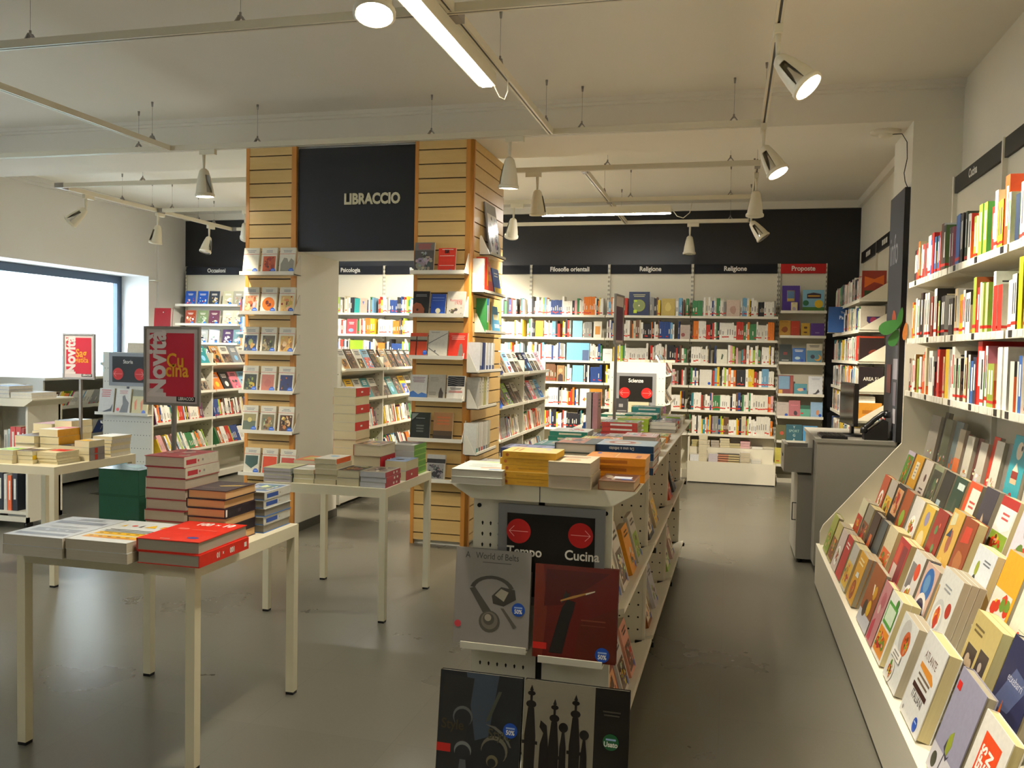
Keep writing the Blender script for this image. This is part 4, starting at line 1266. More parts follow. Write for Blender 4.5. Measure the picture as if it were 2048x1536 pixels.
def rspec(r, kind='novel', w=None, h=None, t=None, hard=False, m='print', sticker=None):
    f, p = cook_cover(r) if kind == 'cook' else novel_cover(r)
    w = w or r.uniform(0.135, 0.165)
    h = h or w * r.uniform(1.38, 1.52)
    t = t or r.uniform(0.012, 0.03)
    sp = r.choice([f, f, WHITE, hx('#d9d2be'), BLACK])
    sl = WHITE if sum(sp) < 1.2 else DGREY
    st = (0.8, 0.14, 0.13, hx('#1f55b8'), None) if (sticker if sticker is not None else r.random() < 0.3) else None
    return spec(w, h, t, f, sp, r.choice([f, WHITE]), hard, p, [('r', 0.3, 0.35, 0.7, 0.85, sl)], r.choice([PAPER, GREYP, CREAM, hx('#cfc8b2')]), m, st)
BLUE50 = hx('#1648a8')

# ------------------------------------------------------------------ nearest table
HT = 0.735
def stack(s, cx, cy, z, angs, label, where, group, jit=0.004, cat='book', parts=True, r=RNG, nm='book'):
    """lay len(angs) copies; labels count from the top"""
    n = len(angs)
    for i, a in enumerate(angs):
        k = n - i
        pos = 'top' if k == 1 else ('bottom' if k == n and n > 1 else ordn(k) + ' down')
        lab = '%s, %s in stack %s' % (label, pos, where) if n > 1 else '%s %s' % (label, where)
        put(s, lab, lay(s, cx + r.uniform(-jit, jit), cy + r.uniform(-jit, jit), z, a), group, parts, cat=cat, name=nm)
        z += s['t'] + 0.0006
    return z

def table_one():
    g = 'books stacked on the nearest table'
    wh = hx('#ccd0d2'); gb = hx('#7d8088')
    a = spec(0.25, 0.335, 0.036, wh, hx('#5a4a36'), wh, False,
             [('r', 0.08, 0.08, 0.92, 0.17, gb), ('r', 0.12, 0.26, 0.90, 0.40, hx('#94979c')), ('c', 0.35, 0.33, 0.03, wh), ('c', 0.52, 0.34, 0.02, wh), ('c', 0.7, 0.32, 0.025, wh), ('l', 0.15, 0.50, 0.85, 2, 0.05, hx('#a9acb0'), 1),
              ('r', 0.08, 0.66, 0.92, 0.77, gb), ('l', 0.2, 0.90, 0.8, 3, 0.035, hx('#9a9da2'), 2)], pages=hx('#bdb5a4'))
    stack(a, -2.375, 2.685, HT, [0, 0], 'pale art paperback with grey bands', 'at the near table corner', g)
    yl = hx('#e3b21c')
    b = spec(0.25, 0.335, 0.036, hx('#d3d5d0'), hx('#7a6a4a'), None, False,
             [('r', 0.1, 0.14, 0.98, 0.20, hx('#d9953a')), ('r', 0.1, 0.20, 0.98, 0.26, yl), ('r', 0.12, 0.30, 0.98, 0.42, yl), ('l', 0.12, 0.53, 0.92, 3, 0.06, hx('#4a4a44'), 4),
              ('p', [(0.16, 0.70), (0.24, 0.70), (0.2, 0.80)], yl), ('c', 0.36, 0.75, 0.045, hx('#c8402c')), ('p', [(0.46, 0.70), (0.52, 0.70), (0.50, 0.81)], BLACK), ('p', [(0.56, 0.70), (0.76, 0.70), (0.66, 0.84)], yl), ('r', 0.82, 0.70, 0.92, 0.80, hx('#d9953a'))] +
             [('c', 0.2 + 0.15 * i, 0.36, 0.035, hx('#7a5a2a'), 0.018) for i in range(5)] + [('c', 0.2 + 0.15 * i, 0.205, 0.035, hx('#8a6a3a'), 0.018) for i in range(5)], pages=hx('#b5ac98'))
    stack(b, -2.115, 2.69, HT, [0, 0], 'pale book with yellow pyramids on its cover', 'between the other front stacks', g)
    rd = hx('#cf2a17')
    c = spec(0.245, 0.31, 0.043, rd, rd, rd, True,
             [('t', '100', 0.40, 0.80, 0.24, WHITE, 'c', 0.05, 0.7), ('t', '×', 0.62, 0.815, 0.16, WHITE, 'c', 0.03, 0.9), ('t', '10', 0.80, 0.80, 0.24, WHITE, 'c', 0.05, 0.7),
              ('c', 0.27, 0.58, 0.10, hx('#dd6a5a'), 0.05), ('l', 0.4, 0.55, 0.85, 1, 0.04, hx('#dd6a5a'), 3), ('l', 0.3, 0.06, 0.5, 1, 0.03, WHITE, 5), ('c', 0.76, 0.17, 0.09, hx('#33458f'), 0.055)],
             [('t', '100', 0.70, 0.30, 0.62, WHITE, 'l', 0.04, 0.8, PI / 2), ('t', '×', 0.70, 0.52, 0.5, WHITE, 'l', 0.02, 0.9, PI / 2), ('t', '10', 0.70, 0.60, 0.62, WHITE, 'l', 0.04, 0.8, PI / 2), ('r', 0.3, 0.05, 0.7, 0.1, WHITE)], hx('#a39c8c'))
    put(c, 'glossy red hardback titled 100×10, lower copy with its spine showing', lay(c, -1.853, 2.71, HT, 180), g)
    put(c, 'glossy red hardback titled 100×10, upper copy', lay(c, -1.862, 2.715, HT + 0.0436, 1), g)
    gr = spec(0.165, 0.20, 0.112, hx('#35604c'), hx('#2f5a44'), hx('#2a4f3c'), False, [('p', [(0.3, 0.3), (0.6, 0.75), (0.9, 0.6), (0.55, 0.25)], hx('#7fa79a')), ('l', 0.1, 0.2, 0.6, 2, 0.06, hx('#8fb5a5'), 3)],
              [('r', 0.05, 0.02, 0.95, 0.98, hx('#33634c'))], hx('#2f5f48'), 'gloss')
    stack(gr, -2.497, 3.20, HT, [90, 90], 'thick green shrink-wrapped book bundle', 'at the table back', g)
    rs = spec(0.185, 0.235, 0.0435, hx('#a23a3e'), hx('#cfc8b4'), hx('#8e1a24'), True, photo(random.Random(3), 0.05, 0.05, 0.95, 0.95, [hx('#a23a3e'), hx('#b59a92'), hx('#6a2a2c')], 8),
              [('r', 0.25, 0.66, 0.7, 0.95, hx('#b7333c')), ('c', 0.48, 0.60, 0.12, hx('#b7333c')), ('l', 0.35, 0.45, 0.65, 1, 0.1, GREY, 2)], hx('#b9ab98'))
    stack(rs, -2.195, 3.125, HT, [0, 0, 0, 0, 0, 180, 180], 'cream hardback with dark red boards', 'in front of the Cucina poster', g)
    dk = spec(0.165, 0.215, 0.034, hx('#33242c'), hx('#241a20'), None, True, [('p', [(0.4, 0.5), (0.95, 0.72), (0.9, 0.6), (0.5, 0.44)], hx('#b89a4a')), ('l', 0.1, 0.3, 0.6, 2, 0.08, hx('#6a5a5a'), 1)],
              [('r', 0.1, 0.93, 0.9, 0.98, WHITE), ('l', 0.3, 0.5, 0.7, 1, 0.2, hx('#4a3a3f'), 1)], hx('#c9a070'))
    stack(dk, -1.92, 2.985, HT, [0, 180, 0, 180, 0, 0], 'dark purple hardback with gilt foil', 'behind the red hardbacks', g)
    wb = spec(0.15, 0.215, 0.033, hx('#cfd2cc'), hx('#cdccc2'), hx('#4a76b4'), True, photo(random.Random(8), 0.05, 0.1, 0.9, 0.9, [hx('#cfd2cc'), hx('#6f87a8'), hx('#a8a48a'), WHITE], 8),
              [('r', 0.2, 0.5, 0.72, 0.92, hx('#2f4f9c')), ('c', 0.45, 0.42, 0.1, hx('#a8a060'))], hx('#8b857a'))
    stack(wb, -1.886, 3.22, HT, [0, 180, 0, 180, 180], 'white and blue hardback', 'at the back corner of the nearest table', g)
    mg = spec(0.16, 0.2, 0.006, hx('#dfe2e2'), None, None, False, [('p', [(0.2, 0.2), (0.8, 0.25), (0.75, 0.35), (0.25, 0.3)], hx('#a8333c')), ('l', 0.2, 0.8, 0.8, 3, 0.1, hx('#b9bcc0'), 5)], m='gloss')
    put(mg, 'white booklet with a red stripe lying behind the pale art paperbacks', lay(mg, -2.44, 2.98, HT, 8), g)
table_one()

def table_two():
    g = 'books stacked on the table before the passage'
    w = 'on the middle table'
    r = random.Random(21)
    def sp(wd, h, t, front, spine, pages, prints=None, spr=(), hard=False):
        return spec(wd, h, t, front, spine, None, hard, prints if prints is not None else novel_cover(r)[1], spr, pages)
    lil = sp(0.165, 0.21, 0.019, hx('#c9c79a'), WHITE, hx('#b9b2b4'), [('l', 0.1, 0.6, 0.9, 3, 0.1, hx('#a3a878'), 3)])
    stack(lil, -2.44, 4.43, HT, [0] * 4, 'greenish paperback with lilac-grey pages', w, g)
    orr = sp(0.17, 0.21, 0.022, hx('#c9603a'), hx('#c9603a'), PAPER, [('r', 0.15, 0.2, 0.85, 0.8, hx('#b9a95a'))])
    stack(orr, -2.40, 4.70, HT, [0] * 4, 'orange and olive paperback', w + ' behind the lilac-grey ones', g)
    crm = sp(0.125, 0.19, 0.025, WHITE, GREEN, hx('#d3c9a4'), [('r', 0.1, 0.15, 0.9, 0.6, hx('#b9bfb0'))])
    stack(crm, -2.283, 4.43, HT, [0] * 3, 'small cream paperback with a curling white cover', w, g)
    s3 = sp(0.13, 0.20, 0.028, hx('#dcd6c6'), hx('#d9d2b8'), hx('#c6ba98'), None, [('r', 0, 0.05, 1, 0.95, hx('#d4602a'))])
    stack(s3, -2.147, 4.435, HT, [0, 0, 0, 0, 180], 'beige paperback, orange on its spine', w, g)
    s4 = sp(0.13, 0.20, 0.042, hx('#bdb7a8'), hx('#c9bf9a'), hx('#cabf9e'))
    stack(s4, -2.01, 4.435, HT, [0, 0], 'thick paperback with cream pages', w + ' at the front', g)
    s5 = sp(0.15, 0.215, 0.028, hx('#9a9a88'), hx('#a8283a'), hx('#b9b9bc'), photo(r, 0.05, 0.05, 0.95, 0.95, DARKP + [WHITE], 7), [('l', 0.25, 0.4, 0.75, 2, 0.2, WHITE, 3)])
    stack(s5, -1.862, 4.44, HT, [180] * 3, 'white-paged paperback with a crimson spine', w, g)
    tall = sp(0.145, 0.205, 0.051, hx('#d9d3c2'), hx('#bf2a20'), hx('#d8cba4'), [('l', 0.15, 0.8, 0.85, 3, 0.1, DGREY, 3)], [('t', 'einaudi', 0.5, 0.35, 0.01, WHITE)][:0] + [('l', 0.4, 0.5, 0.62, 1, 0.3, WHITE, 3)])
    stack(tall, -2.235, 4.86, HT, [0, 0, 0, 0, 0, 180, 0, 180, 0, 180], 'fat cream paperback with a red band', 'in the tallest pile', g)
    hrd = sp(0.17, 0.235, 0.066, hx('#b9a890'), hx('#b8252a'), hx('#cfc3a2'), photo(r, 0.05, 0.05, 0.95, 0.95, PAINT, 6), [('l', 0.3, 0.5, 0.7, 2, 0.2, WHITE, 2)], True)
    stack(hrd, -2.02, 4.72, HT, [0, 180, 0], 'thick hardback with red boards', 'beside the tallest pile', g)
    s6 = sp(0.13, 0.2, 0.055, hx('#8aa0c0'), hx('#b0222a'), hx('#d3c8a6'), None, [('l', 0.35, 0.5, 0.65, 1, 0.2, WHITE, 2)])
    stack(s6, -1.853, 4.72, HT, [180, 0], 'fat paperback with blue cover and red spine', w, g)
    grn = sp(0.15, 0.205, 0.036, hx('#d6d8cc'), hx('#5c9a2a'), hx('#b0aca0'), None, [('r', 0.1, 0.0, 0.3, 1, hx('#8cc04a'))])
    stack(grn, -1.885, 4.93, HT, [180] * 5, 'white paperback with a lime green spine', 'at the far table corner', g)
table_two()

def table_three():
    g = 'books stacked on the table under the Saggistica sign'
    w = 'on the Saggistica table'
    r = random.Random(33)
    def st(x, y, wd, h, t, angs, label, front=None, spine=None, pages=None, spr=(), extra=''):
        s = spec(wd, h, t, front or r.choice([WHITE, hx('#d9d6cc'), hx('#c9cdd2')]), spine or hx('#d9cfae'), None, False, novel_cover(r)[1][:3], spr, pages or hx('#d6caa4'))
        stack(s, x, y, HT, angs, label, w + extra, g, cat='paperback', nm='paperback')
    st(-4.345, 4.47, 0.15, 0.2, 0.027, [0] * 3, 'cream paperback with a red-edged cover', hx('#c9c0b0'), hx('#a8303a'))
    st(-4.212, 4.50, 0.115, 0.19, 0.026, [0, 180, 0], 'slim yellow and white paperback', hx('#d8cfae'), hx('#e0b822'))
    st(-4.078, 4.53, 0.145, 0.19, 0.018, [180] * 4, 'thin cream booklet with a brown oval', hx('#d8c9a0'), hx('#c9bf9c'), spr=())
    st(-4.42, 4.72, 0.15, 0.2, 0.048, [0, 0, 0], 'pale paperback with a bluish cover', hx('#b9c8d4'))
    st(-4.265, 4.76, 0.145, 0.215, 0.047, [0, 180, 180, 180], 'thick cream paperback with an orange strip', hx('#d4d4cc'), hx('#dca028'))
    st(-4.118, 4.73, 0.13, 0.16, 0.03, [0] * 3, 'dark-covered paperback with curled corner', hx('#4a4440'))
    st(-4.005, 4.71, 0.11, 0.14, 0.042, [180, 180, 0][:3], 'grey-spined paperback with a red square', hx('#b9b2a6'), hx('#86807c'), spr=[('r', 0.1, 0.45, 0.9, 0.65, hx('#c03a2a'))])
    st(-4.035, 4.955, 0.15, 0.19, 0.022, [180, 0, 180, 0, 180, 0], 'white paperback with black page line', hx('#c3c8ce'), hx('#cfc9ba'))
    st(-4.50, 4.95, 0.15, 0.2, 0.05, [0, 0, 0, 0], 'bulky cream paperback', hx('#cfd4d8'), extra=' at the back')
    st(-4.345, 4.96, 0.135, 0.19, 0.045, [0, 0, 0, 180, 0], 'pale blue-topped paperback', hx('#c4d2e0'), extra=' behind the pole')
    st(-4.52, 4.47, 0.15, 0.2, 0.03, [0, 0], 'loose pale paperback', hx('#d8d8d2'), extra=' near its window corner')
table_three()

# ------------------------------------------------------------------ centre gondola: stacks on the tray, books on the end and along the side
def EGW(x, y, z):
    return EG @ Vector((x, y, z))
def gondola_books():
    g = 'books stacked on the gondola tray'
    zt = 1.0135
    r = random.Random(5)
    ang0 = -0.8
    def pile(s, X, Y, angs, label, where):
        # X, Y measured in the room; the gondola is turned by 0.8 degrees
        stack(s, X, Y, zt, [a + ang0 for a in angs], label, where, g)
    wh = spec(0.19, 0.25, 0.026, hx('#d6dcd2'), hx('#c9c6b4'), None, False, [('p', [(0.05, 0.9), (0.5, 0.95), (0.95, 0.85), (0.9, 0.78), (0.4, 0.86)], hx('#bcd08a')), ('l', 0.15, 0.6, 0.8, 4, 0.1, hx('#b9c4c0'), 3), ('p', [(0.5, 0.2), (0.92, 0.28), (0.92, 0.34), (0.5, 0.26)], hx('#d88a5a')), ('r', 0.7, 0.08, 0.95, 0.14, hx('#6a80b8'))], pages=hx('#b3aea2'))
    pile(wh, -0.872, 3.075, [0, 2], 'white paperback with green swirls', 'at the gondola front corner')
    yl = spec(0.15, 0.20, 0.0235, hx('#d9bf72'), hx('#c9962a'), None, False, [('p', [(0.3, 0.3), (0.75, 0.35), (0.7, 0.55), (0.4, 0.5)], hx('#c9b48a')), ('l', 0.15, 0.8, 0.8, 2, 0.1, hx('#b07a2a'), 3), ('c', 0.7, 0.25, 0.12, hx('#a8a4c0'), 0.07)],
              [('c', 0.5, 0.9, 0.25, hx('#a85a2a')), ('r', 0.46, 0.2, 0.54, 0.7, hx('#a87a2a'))], hx('#d2a93f'))
    pile(yl, -0.692, 3.07, [90] * 5, 'yellow boxed paperback with a round spine mark', 'in the row facing the viewer')
    be = spec(0.152, 0.21, 0.047, hx('#d8cba8'), hx('#c9bda0'), None, False, [('l', 0.15, 0.8, 0.85, 3, 0.1, hx('#b07a5a'), 4), ('c', 0.5, 0.35, 0.2, hx('#c9a070'))], pages=hx('#b8aa96'))
    pile(be, -0.533, 3.08, [0, 0], 'thick beige paperback with a lifted cover', 'in the row facing the viewer')
    fl = MB()
    br = spec(0.128, 0.18, 0.034, hx('#8a5f3e'), hx('#8a4a28'), None, True, photo(r, 0.05, 0.05, 0.95, 0.95, [hx('#8a5f3e'), hx('#b9a48a'), hx('#5a3a2a')], 6) + [('r', 0.35, 0.3, 0.85, 0.6, hx('#d8dce0')), ('r', 0.6, 0.18, 0.9, 0.26, BLUE)], pages=hx('#b39a7c'))
    pile(br, -0.375, 3.085, [0], 'brown hardback with a white label', 'alone at the front end of the gondola tray')
    og = spec(0.17, 0.225, 0.030, hx('#d98a1e'), hx('#d4861c'), hx('#c9761c'), False, [('r', 0.15, 0.5, 0.9, 0.52, hx('#e8c06a')), ('r', 0.1, 0.1, 0.55, 0.18, hx('#a85a14')), ('c', 0.75, 0.85, 0.12, BLUE, 0.05)], [('r', 0.3, 0.3, 0.7, 0.8, hx('#a85f14'))], hx('#b59470'))
    pile(og, -0.405, 3.285, [90, 90, 90], 'orange paperback with a blue dot', 'behind the brown hardback')
    da = spec(0.215, 0.275, 0.028, hx('#a9bcc6'), hx('#17395e'), hx('#a86a4a'), True, [('c', 0.5, 0.5, 0.36, hx('#c9c4bc')), ('c', 0.5, 0.5, 0.26, hx('#a85a44')), ('c', 0.5, 0.5, 0.16, hx('#d8d4cc')), ('l', 0.1, 0.92, 0.5, 1, 0.05, WHITE, 3)],
              [('t', 'Da uno a infinito', 0.72, 0.28, 0.62, hx('#dcdcd4'), 'l', 0.02, 0.85, PI / 2)], hx('#a59f96'))
    pile(da, -0.415, 3.535, [90, -90, 90, 90], 'blue-spined hardback titled Da uno a infinito', 'on the aisle side')
    dk1 = spec(0.16, 0.23, 0.022, hx('#3a3f62'), hx('#2b3566'), None, False, photo(r, 0.1, 0.1, 0.9, 0.9, [hx('#8a94b8'), hx('#b9b4a8'), hx('#3a3f62')], 6), [('r', 0.3, 0.2, 0.7, 0.8, hx('#b04a3a'))], hx('#a9a296'))
    pile(dk1, -0.775, 3.44, [90, 90, 90, 90], 'dark blue paperback with pale panels', 'behind the yellow books')
    gy = spec(0.17, 0.21, 0.03, hx('#8f8d86'), hx('#77756e'), None, False, [('l', 0.15, 0.8, 0.85, 2, 0.1, WHITE, 4)], pages=hx('#a9a59a'))
    pile(gy, -0.90, 3.35, [0], 'grey flat paperback', 'behind the white swirl books')
    cg = spec(0.165, 0.225, 0.038, hx('#4a5450'), hx('#40484a'), None, True, photo(r, 0.05, 0.05, 0.7, 0.95, [hx('#b8755a'), hx('#d8c8a8'), hx('#4a5450')], 6), pages=hx('#b9b4aa'))
    pile(cg, -0.59, 3.52, [0, 0, 0], 'charcoal hardback with a pale page block', 'in the middle of the gondola tray')
    # rows further along the tray
    names = [('pale turquoise hardback', hx('#8fb0a6')), ('red and blue art book', hx('#3d6da4')), ('white paperback with green edge', hx('#d5dcc8')), ('teal album', hx('#3b8a86')), ('yellow and blue album', hx('#c9b73a')),
             ('pale pink paperback', hx('#d8b4b0')), ('white glossy album', hx('#dcdcd4')), ('sky blue album', hx('#6f9fc8')), ('cream paperback', hx('#d9cfae')), ('olive paperback', hx('#8f9048')), ('grey album', hx('#8d9090')), ('orange album', hx('#cf7a2c')),
             ('purple-spined paperback', hx('#6a4a8a')), ('lime paperback', hx('#a6c040')), ('navy hardback', hx('#2a3a6a')), ('white album with red title', hx('#e0dcd4'))]
    slots = [(-0.80, 3.80), (-0.60, 3.80), (-0.415, 3.86), (-0.80, 4.10), (-0.585, 4.12), (-0.40, 4.17), (-0.79, 4.42), (-0.58, 4.44), (-0.395, 4.48), (-0.78, 4.74), (-0.57, 4.76), (-0.39, 4.79), (-0.775, 5.36), (-0.56, 5.38), (-0.385, 5.40), (-0.77, 5.70), (-0.55, 5.72), (-0.38, 5.74), (-0.76, 6.03), (-0.545, 6.05), (-0.375, 6.07)]
    for i, (X, Y) in enumerate(slots):
        nm, c = names[i % len(names)]
        edge = X > -0.45
        s = spec(r.uniform(0.19, 0.22), 0.16 if edge else r.uniform(0.19, 0.205), r.uniform(0.016, 0.028), c, r.choice([c, hx('#2f7f6a'), hx('#3a5f9a'), WHITE, hx('#b8423a')]), None, r.random() < 0.5,
                 photo(r, 0.05, 0.05, 0.95, 0.7, [c, WHITE, hx('#7a8a9a'), r.choice(FOOD)], 6) + [('l', 0.1, 0.9, 0.8, 2, 0.07, WHITE, r.random())], [('r', 0.3, 0.15, 0.7, 0.75, r.choice([WHITE, LIME, CREAM]))], hx('#b3ada0'), 'gloss' if r.random() < 0.4 else 'print')
        n = r.choice([2, 2, 3, 3, 4])
        row = ['fourth', 'fifth', 'sixth', 'seventh', 'eighth', 'ninth', 'tenth'][i // 3]
        col = ['left', 'middle', 'aisle'][i % 3]
        pile(s, X, Y, [90 if r.random() < 0.75 else -90 for _ in range(n)], nm, 'gondola tray %s row %s' % (row, col))
    # upright books by the pole of the edge-on poster
    for i, (x, c) in enumerate(((-0.79, hx('#c9c2bc')), (-0.752, hx('#b8848a')))):
        s = spec(0.15, 0.24, 0.03, c, c, None, False, [('l', 0.2, 0.8, 0.8, 3, 0.08, DGREY, 3)], pages=hx('#b9b3a8'))
        put(s, ('pale grey' if i == 0 else 'dusty pink') + ' book standing upright against the poster pole on the gondola', spine_out(s, x, 5.06, zt, 0), 'upright books at the pole')
    sign_stand('poster stand seen edge-on rising from the middle gondola', -0.672, 5.22, zt, 1.545, 0.24, 0.30, None, 85)
    # four large books on the end panel
    ge = 'large books displayed on the gondola end'
    gray = hx('#8f8a86')
    rb = random.Random(4)
    belts = spec(0.285, 0.345, 0.022, gray, hx('#2a2826'), None, True,
                 [('t', 'World of Belts', 0.55, 0.90, 0.115, hx('#3a3836'), 'c', 0.0, 0.82), ('t', 'A', 0.16, 0.90, 0.115, hx('#3a3836'), 'c', 0.0, 0.82), ('l', 0.35, 0.86, 0.75, 1, 0.02, hx('#5a5654'), 1)] +
                 [('p', [(0.5 + (0.30 * q) * math.cos(t), 0.56 + (0.17 * q) * math.sin(t)) for q, ts in ((1.0, [2.9 - 0.26 * i for i in range(11)]), (0.80, [2.9 - 0.26 * i for i in range(11)][::-1])) for t in ts], hx('#47443f'))] +
                 [('p', [(0.20, 0.58), (0.27, 0.60), (0.50, 0.36), (0.42, 0.30)], hx('#4d4a44')), ('p', [(0.50, 0.52), (0.62, 0.62), (0.80, 0.60), (0.82, 0.50), (0.66, 0.42), (0.52, 0.44)], hx('#3f3c38')), ('p', [(0.54, 0.53), (0.62, 0.60), (0.72, 0.57), (0.66, 0.47)], hx('#a49c8c')),
                  ('c', 0.48, 0.25, 0.14, hx('#58544c')), ('c', 0.48, 0.26, 0.11, hx('#767064')), ('c', 0.47, 0.275, 0.075, hx('#57534b')), ('c', 0.46, 0.29, 0.045, hx('#a29a8a')), ('p', [(0.62, 0.40), (0.66, 0.40), (0.84, 0.22), (0.80, 0.20)], hx('#5d5850')), ('c', 0.06, 0.20, 0.045, hx('#c9444e'))],
                 pages=hx('#a39c90'), m='gloss', sticker=(0.855, 0.40, 0.085, BLUE50, '50%'))
    put(belts, 'large grey art book titled World of Belts on the gondola end', EG @ stand(belts, -0.168, -0.062, 0.426, 0, 5), ge)
    cig = spec(0.30, 0.33, 0.022, hx('#5a1611'), hx('#3a100c'), None, True,
               [('p', [(0.0, 0.0), (0.12, 0.0), (0.16, 0.5), (0.1, 1.0), (0, 1)], hx('#6b2416')), ('p', [(0.12, 0.55), (0.35, 0.58), (0.9, 0.95), (0.14, 0.95)], hx('#4a0f0d')), ('p', [(0.5, 0.0), (1, 0), (1, 0.6), (0.55, 0.4)], hx('#541a10')),
                ('p', [(0.20, 0.06), (0.36, 0.06), (0.44, 0.40), (0.48, 0.52), (0.50, 0.62), (0.40, 0.64), (0.34, 0.55), (0.28, 0.35)], hx('#1d1714')), ('p', [(0.33, 0.60), (0.40, 0.64), (0.44, 0.72), (0.40, 0.70), (0.38, 0.74), (0.36, 0.68)], hx('#241a16')),
                ('p', [(0.32, 0.615), (0.48, 0.66), (0.72, 0.745), (0.72, 0.755), (0.47, 0.685), (0.32, 0.63)], hx('#a87a3c')), ('p', [(0.62, 0.705), (0.73, 0.745), (0.73, 0.757), (0.62, 0.722)], hx('#d0c4ac')), ('l', 0.5, 0.43, 0.94, 1, 0.03, hx('#7a3a2a'), 2), ('l', 0.5, 0.38, 0.94, 1, 0.02, hx('#6a2f22'), 2), ('r', 0.0, 0.09, 0.17, 0.16, hx('#c4241c'))],
               pages=hx('#8a8072'), m='gloss', sticker=(0.84, 0.09, 0.085, BLUE50, '50%'))
    put(cig, 'large dark red book with a hand holding a cigarette, on the gondola end', EG @ stand(cig, 0.14, -0.062, 0.406, 0, 5), ge)
    sty = spec(0.295, 0.375, 0.022, hx('#23262b'), hx('#1a1c20'), None, True,
               [('p', [(0.32, 1.0), (0.72, 1.0), (0.62, 0.45), (0.46, 0.4)], hx('#3f4a58')), ('p', [(0.02, 0.02), (0.3, 0.05), (0.42, 0.95), (0.05, 0.97)], hx('#2a2a2a')), ('c', 0.30, 0.60, 0.12, hx('#5d605f')), ('c', 0.30, 0.585, 0.105, hx('#26282c')), ('c', 0.32, 0.30, 0.105, hx('#7a7d7c')), ('c', 0.32, 0.275, 0.095, hx('#26282c')),
                ('p', [(0.27, 0.06), (0.33, 0.02), (0.38, 0.08), (0.36, 0.22), (0.29, 0.22)], hx('#55595c')), ('c', 0.70, 0.34, 0.16, hx('#6d6a5a')), ('c', 0.69, 0.315, 0.145, hx('#24262a')), ('c', 0.68, 0.24, 0.07, hx('#6f6a50')), ('c', 0.675, 0.225, 0.05, hx('#26282a')),
                ('p', [(0.58, 0.58), (0.63, 0.60), (0.76, 0.86), (0.72, 0.86)], hx('#4d5048')), ('p', [(0.58, 0.56), (0.70, 0.55), (0.84, 0.48), (0.90, 0.38), (0.88, 0.38), (0.80, 0.47), (0.68, 0.53)], hx('#6b6a60')), ('t', 'Style', 0.18, 0.48, 0.16, hx('#3f3a2a'), 'c', 0.01), ('t', 'Style', 0.75, 0.44, 0.16, hx('#4a4636'), 'c', 0.01), ('r', 0.0, 0.27, 0.17, 0.345, hx('#bf2620'))],
               pages=hx('#8a8478'), m='gloss', sticker=(0.88, 0.53, 0.085, BLUE50, '50%'))
    put(sty, 'large dark fashion book titled Style at the foot of the gondola', EG @ stand(sty, -0.148, -0.272, 0.0125, 0, 7), ge)
    sil = hx('#191412')
    def finial(cx, top, sc):
        return [('p', [(cx - 0.05 * sc, 0.0), (cx + 0.05 * sc, 0.0), (cx + 0.055 * sc, top - 0.45), (cx + 0.03 * sc, top - 0.20), (cx - 0.03 * sc, top - 0.20), (cx - 0.055 * sc, top - 0.45)], sil), ('c', cx, top - 0.17, 0.05 * sc, sil, 0.035), ('r', cx - 0.012 * sc, top - 0.17, cx + 0.012 * sc, top - 0.05, sil),
                ('c', cx, top - 0.075, 0.038 * sc, sil, 0.022), ('p', [(cx - 0.02 * sc, top - 0.05), (cx + 0.02 * sc, top - 0.05), (cx, top)], sil), ('r', cx - 0.075 * sc, top - 0.52, cx + 0.075 * sc, top - 0.49, sil)]
    chess = spec(0.355, 0.375, 0.022, hx('#171310'), hx('#121010'), None, True,
                 [('r', 0.0, 0.0, 0.68, 1.0, hx('#8a8272'))] + finial(0.07, 0.96, 1.0) + finial(0.30, 0.86, 0.95) + finial(0.50, 0.92, 0.95) +
                 [('p', [(0.16, 0.0), (0.26, 0.0), (0.25, 0.45), (0.23, 0.62), (0.17, 0.66), (0.16, 0.60), (0.20, 0.55), (0.17, 0.45)], sil), ('c', 0.39, 0.62, 0.045, sil), ('p', [(0.35, 0.0), (0.43, 0.0), (0.42, 0.45), (0.40, 0.6), (0.38, 0.6), (0.36, 0.45)], sil), ('c', 0.59, 0.58, 0.045, sil), ('p', [(0.55, 0.0), (0.63, 0.0), (0.62, 0.40), (0.60, 0.56), (0.58, 0.56), (0.56, 0.40)], sil),
                  ('r', 0.0, 0.0, 0.68, 0.08, sil), ('l', 0.75, 0.80, 0.93, 2, 0.03, hx('#4a463e'), 3), ('l', 0.70, 0.30, 0.95, 1, 0.03, hx('#55503f'), 2)],
                 pages=hx('#8a8478'), m='gloss', sticker=(0.84, 0.55, 0.075, hx('#14592f'), 'Usato'))
    put(chess, 'large book with black chess piece silhouettes at the foot of the gondola', EG @ stand(chess, 0.185, -0.272, 0.0125, 0, 7), ge)
    # books leaning on the side shelves
    gs = 'books leaning on the gondola side shelves'
